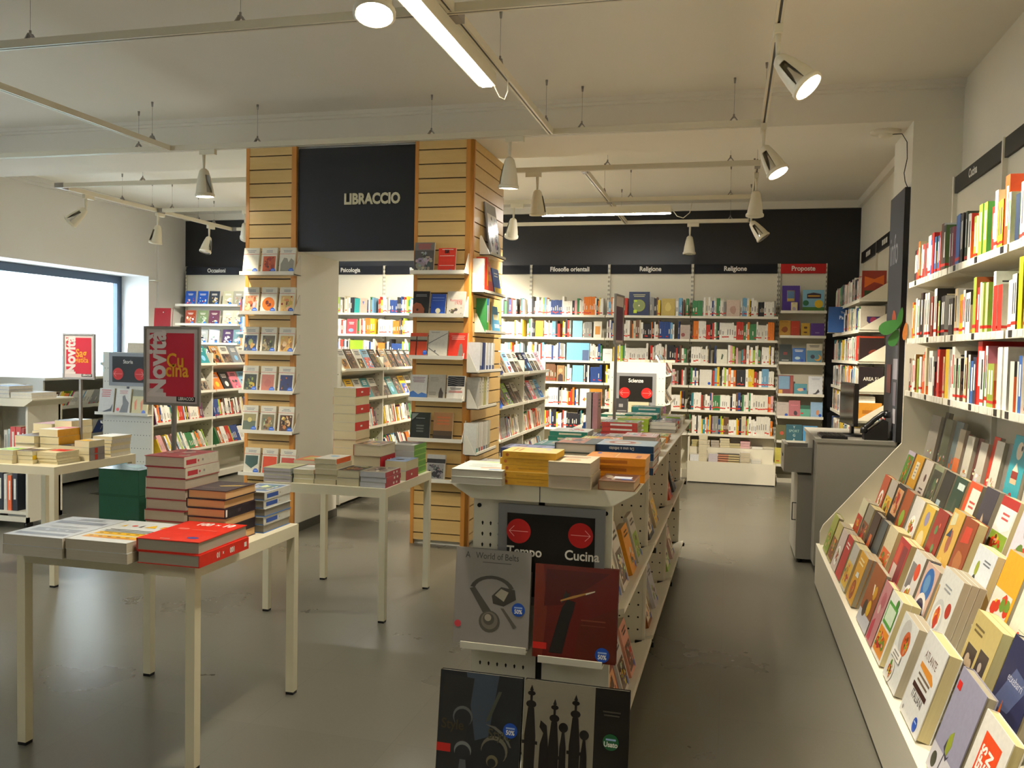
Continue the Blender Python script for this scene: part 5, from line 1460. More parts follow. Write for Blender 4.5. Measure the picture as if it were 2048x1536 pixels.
    side = [  # bay, tier z, y local, w, h, t, colour, label
        (0, 0.563, 0.14, 0.19, 0.26, 0.012, hx('#c9bdb2'), 'shrink-wrapped pale book with a pink foot'), (0, 0.563, 0.36, 0.17, 0.255, 0.012, hx('#d8d0c4'), 'white glossy book with a blue sticker'), (0, 0.563, 0.62, 0.16, 0.20, 0.03, hx('#d08a24'), 'orange paperback with brown lettering blocks'),
        (0, 0.563, 0.84, 0.16, 0.21, 0.02, hx('#b8b4a8'), 'grey paperback'),
        (0, 0.107, 0.22, 0.2, 0.26, 0.015, hx('#7a2a24'), 'dark red book with pale rings'), (0, 0.107, 0.46, 0.17, 0.22, 0.012, hx('#c9c0ba'), 'pale book with blue stickers'), (0, 0.107, 0.68, 0.16, 0.22, 0.035, hx('#cf9078'), 'thick pink and orange paperback'),
        (1, 0.563, 0.22, 0.19, 0.26, 0.02, hx('#45464a'), 'black glossy magazine'), (1, 0.563, 0.52, 0.17, 0.24, 0.015, hx('#b8a88a'), 'sand-coloured paperback'), (1, 0.107, 0.25, 0.17, 0.25, 0.025, hx('#8a5224'), 'brown book with dark title block'), (1, 0.107, 0.6, 0.16, 0.22, 0.02, hx('#b9b9c4'), 'grey-blue paperback'),
        (2, 0.563, 0.3, 0.18, 0.25, 0.02, hx('#c9482c'), 'red and yellow paperback'), (2, 0.563, 0.62, 0.17, 0.24, 0.02, hx('#3f4044'), 'black paperback'), (2, 0.107, 0.3, 0.18, 0.25, 0.02, hx('#a8c46a'), 'pale green and orange album'), (2, 0.107, 0.65, 0.18, 0.25, 0.02, hx('#c9a8a0'), 'pinkish album')]
    rr = random.Random(12)
    for bay, z, y, w, h, t, c, nm in side:
        s = spec(w, h, t, c, c, None, False, photo(rr, 0.1, 0.1, 0.9, 0.6, [c, hx('#5a3a24'), CREAM, rr.choice(FOOD)], 6) + [('l', 0.15, 0.86, 0.85, 2, 0.08, hx('#3a2a1c'), rr.random()), ('c', 0.8, 0.12, 0.1, BLUE50)], pages=hx('#b0a894'), m='gloss' if t < 0.014 else 'print')
        tl = 16
        # rests on the tilted shelf, leaning back towards the spine panel
        xs = 0.272
        zs = z - 0.085 + (xs - 0.03) / 0.275 * 0.085 + 0.016
        put(s, nm + ' on the %s side shelf, %s bay' % ('upper' if z > 0.3 else 'lower', ('near', 'middle', 'far')[bay]), EG @ T(xs, EL * bay + y, zs) @ R(90, 'Z') @ R(-tl, 'X') @ T(-w / 2, 0, 0), gs)
    s = spec(0.19, 0.26, 0.008, hx('#5a4c48'), None, None, False, [('t', 'cha', 0.5, 0.2, 0.3, hx('#b9b0a8'), 'c')], pages=hx('#8a8480'), m='gloss')
    put(s, 'brown magazine poking out on the far side of the gondola end', EG @ T(-0.25, 0.12, 0.50) @ R(-90, 'Z') @ R(-14, 'X') @ T(-0.095, 0, 0), gs)
gondola_books()
# ------------------------------------------------------------------ wooden columns: acrylic ledges and paperbacks
def column_books():
    STK = hx('#2456b4')
    def ledge(par, x0, x1, z):
        MB().box(x0, 6.055, z, x1, 6.168, z + 0.006).box(x0, 6.049, z, x1, 6.055, z + 0.028).build('ledge', 'acryl', par)
        MB().prism([(6.049, z), (6.168, z), (6.168, z + 0.16), (6.155, z + 0.16)], 0, x1 - 0.004, x1).build('ledge_end', 'acryl', par)
    PLc = bpy.data.objects['wall_column_left']; PRc = bpy.data.objects['wall_column_right']
    zl = (2.045, 1.737, 1.424, 1.117, 0.802, 0.466)
    zr = (2.05, 1.73, 1.418, 1.104, 0.801, 0.497)
    wh = hx('#d9d5c4')
    def mono(pic, seed, sticker=True, title=True):
        """white paperback: thin lettering, red rule, picture below"""
        pr = [('l', 0.2, 0.88, 0.8, 2, 0.055, hx('#8a9096'), seed)] if title else []
        pr += [('r', 0.0, 0.755, 1.0, 0.77, hx('#b8433a'))] + pic
        return spec(0.135, 0.212, 0.016 + 0.012 * (seed % 3) / 2, wh, wh, None, False, pr, [('l', 0.3, 0.6, 0.7, 1, 0.3, DGREY, seed)], PAPER, 'print', (0.80, 0.12, 0.17, STK, None) if sticker else None, 'paperback')
    rr = random.Random(17)
    def pic(pal, n=6, base=None):
        return photo(rr, 0.13, 0.06, 0.92, 0.68, [hx(c) for c in pal], n, hx(base) if base else None)
    rows = [
        [(mono([('l', 0.1, 0.14, 0.8, 1, 0.08, hx('#b8a060'), 2)], 1), 'nearly blank white paperback in the glare'), (mono(pic(('#b0502c', '#2a1814', '#7a2c1c'), 5, '#b0502c'), 2), 'white paperback with a terracotta figure picture'), (mono([('p', [(0.1, 0.08), (0.95, 0.08), (0.95, 0.5), (0.75, 0.6), (0.6, 0.45), (0.5, 0.6), (0.3, 0.62), (0.12, 0.4)], hx('#8b877a'))], 3), 'white paperback with a grey ram shape')],
        [(mono(pic(('#b85a34', '#d8c8a8', '#7a2a1c', '#cfc4ae'), 6, '#c98a66'), 4), 'white paperback with a red and cream fresco'), (mono([('c', 0.5, 0.37, 0.40, hx('#c4661c')), blob(rr, 0.42, 0.42, 0.12, 0.09, hx('#5a1c0c')), blob(rr, 0.6, 0.36, 0.1, 0.06, hx('#5a1c0c')), blob(rr, 0.55, 0.30, 0.16, 0.03, hx('#5a1c0c'))], 5), 'white paperback with an orange disc'), (mono(pic(('#c99a5a', '#e0c48a', '#8a3a24'), 6, '#d4b070'), 6), 'white paperback with a sandy painting')],
        [(mono(pic(('#1f2430', '#d8b05a', '#5a7aa8', '#b89a6a'), 6, '#3a4a66'), 7), 'white paperback with a blue and gold figure'), (mono(pic(('#4a4434', '#8a7a58', '#2a2a24', '#b0a480'), 7, '#5a5440'), 8), 'white paperback with an olive painting'), (mono(pic(('#c9a05a', '#a87a3a', '#d8b880', '#6a4a2a'), 6, '#b8904e'), 9), 'white paperback with a golden portrait')],
        [(mono(pic(('#2a3424', '#9ab05a', '#c9a03a', '#4a6a44'), 6, '#2e3428'), 10), 'white paperback with green dancers'), (mono([('r', 0.1, 0.06, 0.9, 0.68, hx('#b06a5a')), ('c', 0.5, 0.36, 0.22, hx('#a85e50'))], 11), 'white paperback with a plain terracotta square'), (mono(pic(('#1f2a5a', '#c4622c', '#2a2030'), 4, '#202a58'), 12), 'white paperback with an orange figure on navy')],
        [(mono([('r', 0.08, 0.06, 0.9, 0.68, hx('#5a6452')), ('r', 0.08, 0.42, 0.9, 0.68, hx('#9a9064')), ('c', 0.5, 0.46, 0.14, hx('#cfc07a'))], 13), 'white paperback with a hazy sunset'), (mono(pic(('#4a6a74', '#a88048', '#c9b890', '#6a4a2a'), 7, '#7a7458'), 14), 'white paperback with a market painting'), (mono(pic(('#2a1810', '#b8864a', '#5a3018', '#d8c08a'), 9, '#4a2c16'), 15), 'white paperback with a dark gilded mosaic')],
        [(mono([('p', [(0.08, 0.7), (0.9, 0.7), (0.9, 0.4), (0.5, 0.22), (0.08, 0.4)], hx('#2f4a40'))], 16), 'white paperback with a dark green spray'), (mono([('r', 0.08, 0.0, 0.95, 0.70, hx('#c9431e'))], 17, False), 'white paperback with a plain orange-red block'), (mono([('r', 0.1, 0.04, 0.92, 0.68, hx('#b5483a')), blob(rr, 0.5, 0.35, 0.3, 0.2, hx('#a83e34'))], 18, False), 'white paperback with a brick red picture')],
    ]
    for ri, (row, z) in enumerate(zip(rows, zl)):
        ledge(PLc, -3.755, -3.285, z)
        for ci, (s, nm) in enumerate(row):
            x = -3.678 + 0.157 * ci + (0.02 if ri == 5 else 0)
            put(s, nm + ' on the single-faced wooden column', stand(s, x, 6.075, z + 0.007, 0, 9), 'paperbacks on the first wooden column', cat='paperback', name='paperback')
            if ci < 2:
                z2 = None
    gp = 'paperbacks on the front of the two-sided column'
    W = ' on the two-sided column'
    def rs(w, h, t, c, prints, st=None, hard=False, spine=None, m='print'):
        return spec(w, h, t, c, spine or c, None, hard, prints, [], PAPER, m, st, 'paperback')
    R2 = [
        [(rs(0.155, 0.235, 0.022, hx('#6d6a66'), photo(rr, 0.0, 0.0, 1, 0.74, [hx('#4a4846'), hx('#8d8a86'), hx('#3a3836'), hx('#a09c96')], 12) + [('l', 0.12, 0.93, 0.88, 4, 0.05, hx('#a8443c'), 3)]), 'grey photographic paperback with red lines', -2.235),
         (rs(0.135, 0.19, 0.02, hx('#c8301c'), [('r', 0.2, 0.93, 0.85, 0.955, WHITE), ('t', 'BR', 0.5, 0.80, 0.26, BLACK, 'c', 0.05), ('r', 0.08, 0.68, 0.92, 0.70, WHITE), ('r', 0.08, 0.30, 0.92, 0.315, WHITE)], (0.75, 0.06, 0.13, STK, None)), 'red paperback titled BR', -2.055)],
        [(rs(0.13, 0.19, 0.018, hx('#1d1c1c'), [('p', [(0, 0), (0.7, 0.05), (0.72, 0.3), (0.5, 0.5), (0.2, 0.55), (0, 0.45)], hx('#8a4a30')), ('c', 0.3, 0.26, 0.07, hx('#2a1410')), ('l', 0.15, 0.85, 0.85, 2, 0.06, hx('#8a8a88'), 4)]), 'black paperback with half a face', -2.252),
         (rs(0.115, 0.17, 0.018, hx('#1a3a86'), [('r', 0.1, 0.82, 0.9, 0.84, hx('#8fa4d4')), ('r', 0.1, 0.70, 0.9, 0.71, hx('#8fa4d4')), ('c', 0.5, 0.25, 0.17, hx('#c9c4a0')), ('r', 0.0, 0.0, 0.5, 0.1, RED)], (0.78, 0.08, 0.16, STK, None)), 'small blue paperback with a pale medallion', -2.116),
         (rs(0.14, 0.19, 0.02, hx('#b9b4a8'), [('t', 'Romanzo', 0.5, 0.60, 0.2, hx('#b8444a'), 'c', 0.0), ('t', '1978', 0.62, 0.47, 0.24, hx('#b8444a'), 'c', 0.0)] + photo(rr, 0.1, 0.05, 0.9, 0.36, [hx('#4a483c'), hx('#77745f'), hx('#b9b4a8')], 6)), 'pale paperback titled Romanzo 1978 with a car', -1.978)],
        [(rs(0.135, 0.19, 0.018, hx('#b8401f'), [('r', 0, 0.72, 1, 0.86, hx('#8f8a78')), ('r', 0.0, 0.66, 1, 0.72, hx('#3a1c12')), ('r', 0.35, 0.0, 0.42, 0.86, hx('#3a1c12')), ('r', 0.0, 0.04, 1, 0.1, hx('#3a1c12'))], (0.9, 0.22, 0.13, STK, None)), 'red paperback with a black window frame', -2.268),
         (rs(0.15, 0.21, 0.02, hx('#c3c0b4'), [('p', [(0.02, 0.52), (0.98, 0.90), (0.98, 0.92), (0.02, 0.545)], DGREY), ('p', [(0.02, 0.36), (0.75, 0.02), (0.77, 0.035), (0.02, 0.385)], DGREY), ('p', [(0.3, 0.24), (0.42, 0.24), (0.38, 0.3)], DGREY), ('l', 0.1, 0.94, 0.6, 2, 0.03, GREY, 3)]), 'pale grey paperback crossed by two dark lines', -2.115),
         (rs(0.145, 0.195, 0.02, hx('#c8331f'), [('l', 0.1, 0.86, 0.9, 3, 0.06, hx('#e0a090'), 3), ('p', [(0.5, 0.05), (0.72, 0.05), (0.8, 0.2), (0.75, 0.5), (0.68, 0.6), (0.6, 0.55), (0.56, 0.3)], hx('#7d756c'))]), 'red paperback with a grey seated figure', -1.958)],
        [(rs(0.135, 0.19, 0.018, hx('#cfcdc6'), [('l', 0.1, 0.88, 0.9, 4, 0.06, hx('#8a6a72'), 3), ('p', [(0, 0), (1, 0), (1, 0.24), (0.7, 0.3), (0.5, 0.22), (0.2, 0.36), (0, 0.3)], hx('#3f68a4'))]), 'white paperback with a blue watery foot', -2.262),
         (rs(0.135, 0.195, 0.018, hx('#a9a394'), [('p', [(0.62, 0.0), (0.88, 0.0), (0.9, 0.3), (0.8, 0.42), (0.76, 0.52), (0.7, 0.45), (0.64, 0.3)], hx('#3a322c')), ('l', 0.1, 0.86, 0.6, 3, 0.06, hx('#8d877a'), 4), ('l', 0.05, 0.3, 0.5, 3, 0.05, hx('#77705f'), 4)]), 'grey paperback with a standing dark figure', -2.118),
         (rs(0.14, 0.19, 0.018, hx('#d6d2c6'), [('r', 0.04, 0.58, 0.96, 0.97, hx('#1d1d1f'))] + [('p', [(0.05, 0.64 + 0.08 * i), (0.35, 0.68 + 0.08 * i), (0.65, 0.63 + 0.08 * i), (0.95, 0.67 + 0.08 * i), (0.95, 0.675 + 0.08 * i), (0.65, 0.64 + 0.08 * i), (0.35, 0.69 + 0.08 * i), (0.05, 0.65 + 0.08 * i)], hx('#a9a69c')) for i in range(4)] + [('l', 0.15, 0.50, 0.85, 2, 0.05, BLACK, 3), ('l', 0.1, 0.38, 0.9, 2, 0.045, hx('#b8443c'), 4)]), 'white paperback with black waves on top', -1.968)],
        [(rs(0.155, 0.21, 0.018, hx('#2b2f2b'), [('l', 0.25, 0.78, 0.75, 1, 0.04, hx('#9aa09a'), 3), ('l', 0.25, 0.5, 0.75, 3, 0.1, hx('#6a706a'), 5), ('p', [(0.05, 0.96), (0.4, 0.96), (0.05, 0.7)], hx('#7a8078'))], m='gloss'), 'glossy black-green paperback', -2.245),
         (rs(0.15, 0.215, 0.02, hx('#96683a'), [('r', 0.0, 0.0, 1, 0.36, hx('#4a3824')), ('r', 0.0, 0.0, 1, 0.2, hx('#352818')), ('t', 'REBEL', 0.5, 0.6, 0.01, RED)][:2] + [('l', 0.12, 0.8, 0.88, 3, 0.11, hx('#b8602c'), 3)]), 'tan paperback fading to dark brown', -2.065)],
        [(rs(0.145, 0.20, 0.018, hx('#b4b2ac'), [('r', 0.0, 0.68, 1, 0.84, hx('#2e2c2c'))] + photo(rr, 0.06, 0.03, 0.94, 0.66, [hx('#5a5856'), hx('#2e2c2c'), hx('#8a8884')], 10, hx('#8f8d89'))), 'black and white paperback with dark horses', -2.115)],
    ]
    for row, z in zip(R2, zr):
        ledge(PRc, -2.33, -1.905, z)
        for s, nm, x in row:
            put(s, nm + W, stand(s, x, 6.075, z + 0.007, 0, 9), gp, cat='paperback', name='paperback')
    # side of the right column: ledges facing the centre of the shop
    gs = 'books on the side of the two-sided column'
    def ledge_side(y0, y1, z):
        MB().box(-1.883, y0, z, -1.79, y1, z + 0.006).box(-1.796, y0, z, -1.79, y1, z + 0.026).build('ledge', 'acryl', PRc)
        MB().prism([(-1.883, z), (-1.796, z), (-1.868, z + 0.15), (-1.883, z + 0.15)], 1, y0, y0 + 0.004).build('ledge_end', 'acryl', PRc)
    def side(s, nm, y, z, tilt=9, dx=0.0):
        put(s, nm, T(-1.812 + dx, y, z + 0.007) @ R(90, 'Z') @ R(-tilt, 'X') @ T(-s['w'] / 2, 0, 0), gs, cat='paperback', name='paperback')
    def sspine(s, nm, y, z, lean=0):
        # spine towards the room (+x)
        put(s, nm, T(-1.80, y, z + 0.007) @ R(180, 'Z') @ R(lean, 'X'), gs, cat='paperback', name='paperback')
    ledge_side(6.36, 6.80, 2.22)
    cal = rs(0.30, 0.42, 0.012, hx('#8f8f90'), photo(rr, 0.08, 0.05, 0.95, 0.8, [hx('#b9b9bc'), hx('#6a6a6c'), hx('#e6e6e6'), hx('#4a4a4c')], 10), m='gloss')
    put(cal, 'glossy wire-bound calendar on the top ledge of the two-sided column', T(-1.815, 6.60, 2.228) @ R(90, 'Z') @ R(-8, 'X') @ T(-0.15, 0, 0), gs, cat='calendar', name='wire_bound_calendar')
    ledge_side(6.18, 6.82, 1.92)
    for i, (c, w_, nm) in enumerate(((hx('#c9c7c0'), 0.035, 'white paperback spine with grey lettering'), (hx('#cf3a20'), 0.04, 'red-orange paperback with yellow title'), )):
        s = spec(0.10, 0.27 if i else 0.25, w_, c, c, None, False, [('r', 0.1, 0.35, 0.9, 0.6, hx('#d8a020') if i else GREY)], [('r', 0.3, 0.2, 0.7, 0.8, hx('#e0b030') if i else GREY)], PAPER)
        sspine(s, nm + ' on the upper side ledge', 6.225 + i * 0.06 + (0.04 if i else 0), 1.92)
    s = rs(0.2, 0.22, 0.02, hx('#3c5a9a'), [('r', 0, 0.0, 1, 0.3, hx('#c9a83a')), ('l', 0.1, 0.8, 0.9, 2, 0.1, WHITE, 2)]); side(s, 'blue and yellow paperback on the upper side ledge', 6.68, 1.92)
    s = rs(0.17, 0.26, 0.02, hx('#c8442a'), [('r', 0.1, 0.4, 0.9, 0.6, hx('#d8901f')), ('r', 0.1, 0.7, 0.9, 0.85, hx('#d8901f'))]); side(s, 'red paperback face-out on the upper side ledge', 6.46, 1.92)
    ledge_side(6.26, 6.84, 1.62)
    s = spec(0.10, 0.26, 0.06, hx('#3f8a4a'), hx('#2f74a4'), None, False, [], [('r', 0, 0.0, 1, 0.35, hx('#4f9a3a')), ('r', 0.3, 0.3, 0.7, 0.8, WHITE)], PAPER); sspine(s, 'thick blue and green spine on the second side ledge', 6.36, 1.62)
    s = spec(0.10, 0.265, 0.065, hx('#a88c58'), hx('#9a7c46'), None, False, [('r', 0.1, 0.2, 0.9, 0.8, hx('#c0a878'))], [('r', 0.25, 0.25, 0.75, 0.9, hx('#3a2a1a'))], PAPER); sspine(s, 'thick sand-coloured book on the second side ledge', 6.44, 1.62)
    s = rs(0.18, 0.22, 0.02, hx('#5c9cc4'), [('r', 0.1, 0.5, 0.9, 0.7, hx('#d8d2a8')), ('r', 0.1, 0.2, 0.9, 0.35, hx('#b8d4e4'))]); side(s, 'light blue paperback on the second side ledge', 6.68, 1.62)
    ledge_side(6.08, 6.74, 1.32)
    for i, c in enumerate((hx('#cfd0d2'), hx('#2b3a6a'), hx('#d6d6d6'), hx('#c0c4cc'), hx('#d8d8d6'))):
        s = spec(0.10, 0.22, 0.055, c, c, None, False, [('r', 0, 0.0, 1, 0.2, hx('#24407c'))], [('r', 0, 0.0, 1, 0.22, hx('#24407c'))], PAPER)
        sspine(s, '%s spine with a navy foot, %s on the third side ledge' % (cname(c), ordn(i + 1)), 6.19 + i * 0.085, 1.32, 4)
    ledge_side(6.10, 6.60, 1.05)
    for i, c in enumerate((hx('#b9b6ac'), hx('#c9c6b4'), hx('#a8a46a'), hx('#d4d2c8'))):
        s = spec(0.10, 0.23, 0.05, c, c, None, False, [('l', 0.1, 0.8, 0.9, 3, 0.1, GREY, i)], [('l', 0.25, 0.8, 0.75, 4, 0.1, GREY, i)], PAPER)
        sspine(s, '%s spine, %s on the fourth side ledge' % (cname(c), ordn(i + 1)), 6.18 + i * 0.07, 1.05, 3)
    ledge_side(6.06, 6.60, 0.71)
    for i, (c, f) in enumerate(((hx('#d4d4cc'), hx('#3f8a80')), (hx('#c9c6be'), hx('#4a4a4c')), (hx('#d6d2ca'), hx('#b02a24')), (hx('#c0bcb2'), hx('#2a3a66')), (hx('#cfccc2'), hx('#5a5a5c')), (hx('#b5b0a2'), hx('#8a7a4a')))):
        s = spec(0.10, 0.23, 0.045, c, c, None, False, [], [('r', 0, 0.0, 1, 0.2, f)], PAPER)
        sspine(s, '%s spine with a %s foot, %s on the lowest side ledge' % (cname(c), cname(f), ordn(i + 1)), 6.12 + i * 0.066, 0.71, 3)
column_books()

# ------------------------------------------------------------------ cookery unit books
BAND = hx('#c02a1e')
def cookery_books():
    r = random.Random(101)
    g = 'cookery books on the sloping display'
    # row 0, from the near end: (y0, w, h, copies, thickness, spec maker, label)
    slate = hx('#8f8da0')
    def cov(front, prints, **k):
        return dict(front=front, prints=prints, **k)
    fr = [
        (2.28, 0.22, 0.30, 1, 0.03, cov(hx('#d8d4ca'), [('r', 0.22, 0.0, 0.80, 0.86, hx('#d9481c')), ('t', "CHEF'S", 0.44, 0.30, 0.24, hx('#f0e8de'), 'l', 0.04, 0.85, PI / 2), ('t', 'DESIGN', 0.66, 0.24, 0.24, hx('#f0e8de'), 'l', 0.04, 0.85, PI / 2), ('l', 0.84, 0.5, 0.96, 3, 0.04, GREY, 2)]), "white cookbook with orange panel titled CHEF'S DESIGN"),
        (2.53, 0.24, 0.32, 1, 0.03, cov(slate, [('r', 0, 0, 1, 0.25, hx('#c3c0c4')), ('p', [(0.40, 0.30), (0.52, 0.26), (0.58, 0.38), (0.52, 0.50), (0.42, 0.44)], hx('#8a9430')), ('p', [(0.36, 0.30), (0.55, 0.22), (0.62, 0.30), (0.56, 0.26), (0.44, 0.28), (0.40, 0.40)], hx('#3a3642')), ('p', [(0.44, 0.26), (0.47, 0.26), (0.42, 0.02), (0.39, 0.02)], hx('#55525c')), ('c', 0.2, 0.12, 0.1, hx('#3f4030')), ('c', 0.7, 0.06, 0.09, hx('#7f8a34')), ('r', 0.05, 0.8, 0.2, 0.88, RED)]), 'slate grey cookbook with an olive on a spoon'),
        (2.92, 0.265, 0.30, 1, 0.045, cov(hx('#cfcfcb'), [('t', 'ATLANTE', 0.5, 0.72, 0.155, hx('#6a4a3a'), 'c', 0.0, 0.85), ('p', [(0.18, 0.66), (0.72, 0.66), (0.86, 0.60), (0.86, 0.56), (0.18, 0.60)], hx('#c9832c')), ('l', 0.2, 0.52, 0.82, 2, 0.06, hx('#6a5a4a'), 3), ('r', 0.16, 0.36, 0.84, 0.42, hx('#3a1c16')), ('t', 'ITALIANI', 0.5, 0.26, 0.155, hx('#4a4642'), 'c', 0.0, 0.85), ('c', 0.12, 0.07, 0.03, GREY)], sticker=(0.78, 0.10, 0.09, BLUE50, None)), 'white cookbook titled ATLANTE with brown bars'),
        (3.29, 0.235, 0.26, 2, 0.03, cov(hx('#d4d6d2'), [('c', 0.45, 0.72, 0.28, hx('#b9b9b4'))] + dish(r, 0.62, 0.66, 0.2, 0.9, hx('#c05a2c')) + dish(r, 0.35, 0.18, 0.2, 0.9, hx('#d8d4c8')) + [('r', 0.1, 0.36, 0.7, 0.50, WHITE), ('l', 0.2, 0.44, 0.6, 2, 0.05, GREY, 4)]), 'white cookbook with tomatoes and greens'),
        (3.60, 0.20, 0.27, 2, 0.035, cov(hx('#dcdcd4'), photo(r, 0.05, 0.05, 0.9, 0.45, FOOD, 9) + [('r', 0.1, 0.5, 0.9, 0.85, hx('#4f9a3c')), ('r', 0.16, 0.55, 0.84, 0.80, hx('#c9dcc0')), ('c', 0.75, 0.9, 0.1, hx('#3f7f2c'))], spine=hx('#4a7a2a')), 'green-labelled cookbook with an orange dish'),
        (3.82, 0.14, 0.27, 1, 0.03, cov(hx('#b5787c'), [('p', [(0.1, 0.02), (0.5, 0.02), (0.4, 0.4), (0.1, 0.3)], hx('#b23a4a')), ('c', 0.55, 0.72, 0.25, hx('#a85a62')), ('c', 0.4, 0.55, 0.15, hx('#c9a8a0'))], spine=hx('#7a1c1c')), 'narrow pink cookbook'),
        (3.98, 0.265, 0.28, 1, 0.02, cov(hx('#8a4a20'), [('r', 0, 0, 1, 0.22, hx('#b9bac0')), ('c', 0.35, 0.28, 0.15, hx('#3a302a')), ('c', 0.62, 0.34, 0.14, hx('#c9a020')), ('p', [(0.45, 0.72), (0.55, 0.72), (0.62, 0.56), (0.56, 0.56)], CREAM), ('c', 0.7, 0.62, 0.12, hx('#b8861c'))]), 'brown chocolate cookbook'),
        (4.42, 0.20, 0.25, 3, 0.022, cov(hx('#d09a26'), [('c', 0.5, 0.25, 0.25, hx('#8a3a1c'))] + dish(r, 0.5, 0.25, 0.2, 0.9, hx('#b05a1c')) + [('p', [(0.3, 0.5), (0.7, 0.52), (0.65, 0.62), (0.35, 0.60)], hx('#d8dcd8')), ('l', 0.2, 0.85, 0.8, 2, 0.08, hx('#e8d8a0'), 4)]), 'golden yellow cookbook'),
        (4.68, 0.18, 0.24, 2, 0.03, cov(hx('#bdbab2'), photo(r, 0.05, 0.05, 0.95, 0.6, FOOD + [WHITE], 6)), 'pale grey cookbook'),
        (4.90, 0.17, 0.24, 2, 0.03, cov(hx('#b81c22'), [('l', 0.2, 0.8, 0.8, 2, 0.08, WHITE, 4)]), 'bright red cookbook'),
        (5.10, 0.19, 0.23, 2, 0.03, cov(hx('#c9b8b0'), dish(r, 0.5, 0.35, 0.3, 0.8)), 'pale cookbook with a dish'),
        (5.32, 0.18, 0.23, 2, 0.03, cov(hx('#b8ac6a'), photo(r, 0.05, 0.05, 0.95, 0.6, FOOD, 6)), 'olive-yellow cookbook'),
        (5.54, 0.19, 0.24, 1, 0.03, cov(hx('#9aa048'), photo(r, 0.05, 0.05, 0.95, 0.6, FOOD[3:], 6)), 'moss green cookbook'),
    ]
    def place(tier, y0, w, h, n, t, cv, nm, where, tilt=17):
        x, z = TIERS[tier]
        s = spec(w, h, t, cv['front'], cv.get('spine') or cv['front'], None, n == 1 and t > 0.028, cv['prints'], [], hx('#a39b88') if r.random() < 0.6 else hx('#c6b98c'), cv.get('m', 'print'), cv.get('sticker'), 'cookbook')
        for k in range(n):
            lab = '%s, %s' % (nm, where) if k == 0 else ('%s copy behind the %s' % (ordn(k + 1), nm))
            yy = y0 + w / 2 + (0.004 * k)
            m = T(x, yy, z) @ R(-90, 'Z') @ R(-tilt, 'X') @ T(-w / 2, (t + 0.001) * k, 0)
            put(s, lab, m, g, cat='cookbook', name='cookbook')
    for i, (y0, w, h, n, t, cv, nm) in enumerate(fr):
        place(0, y0, w, h, n, t, cv, nm, 'in the front row')
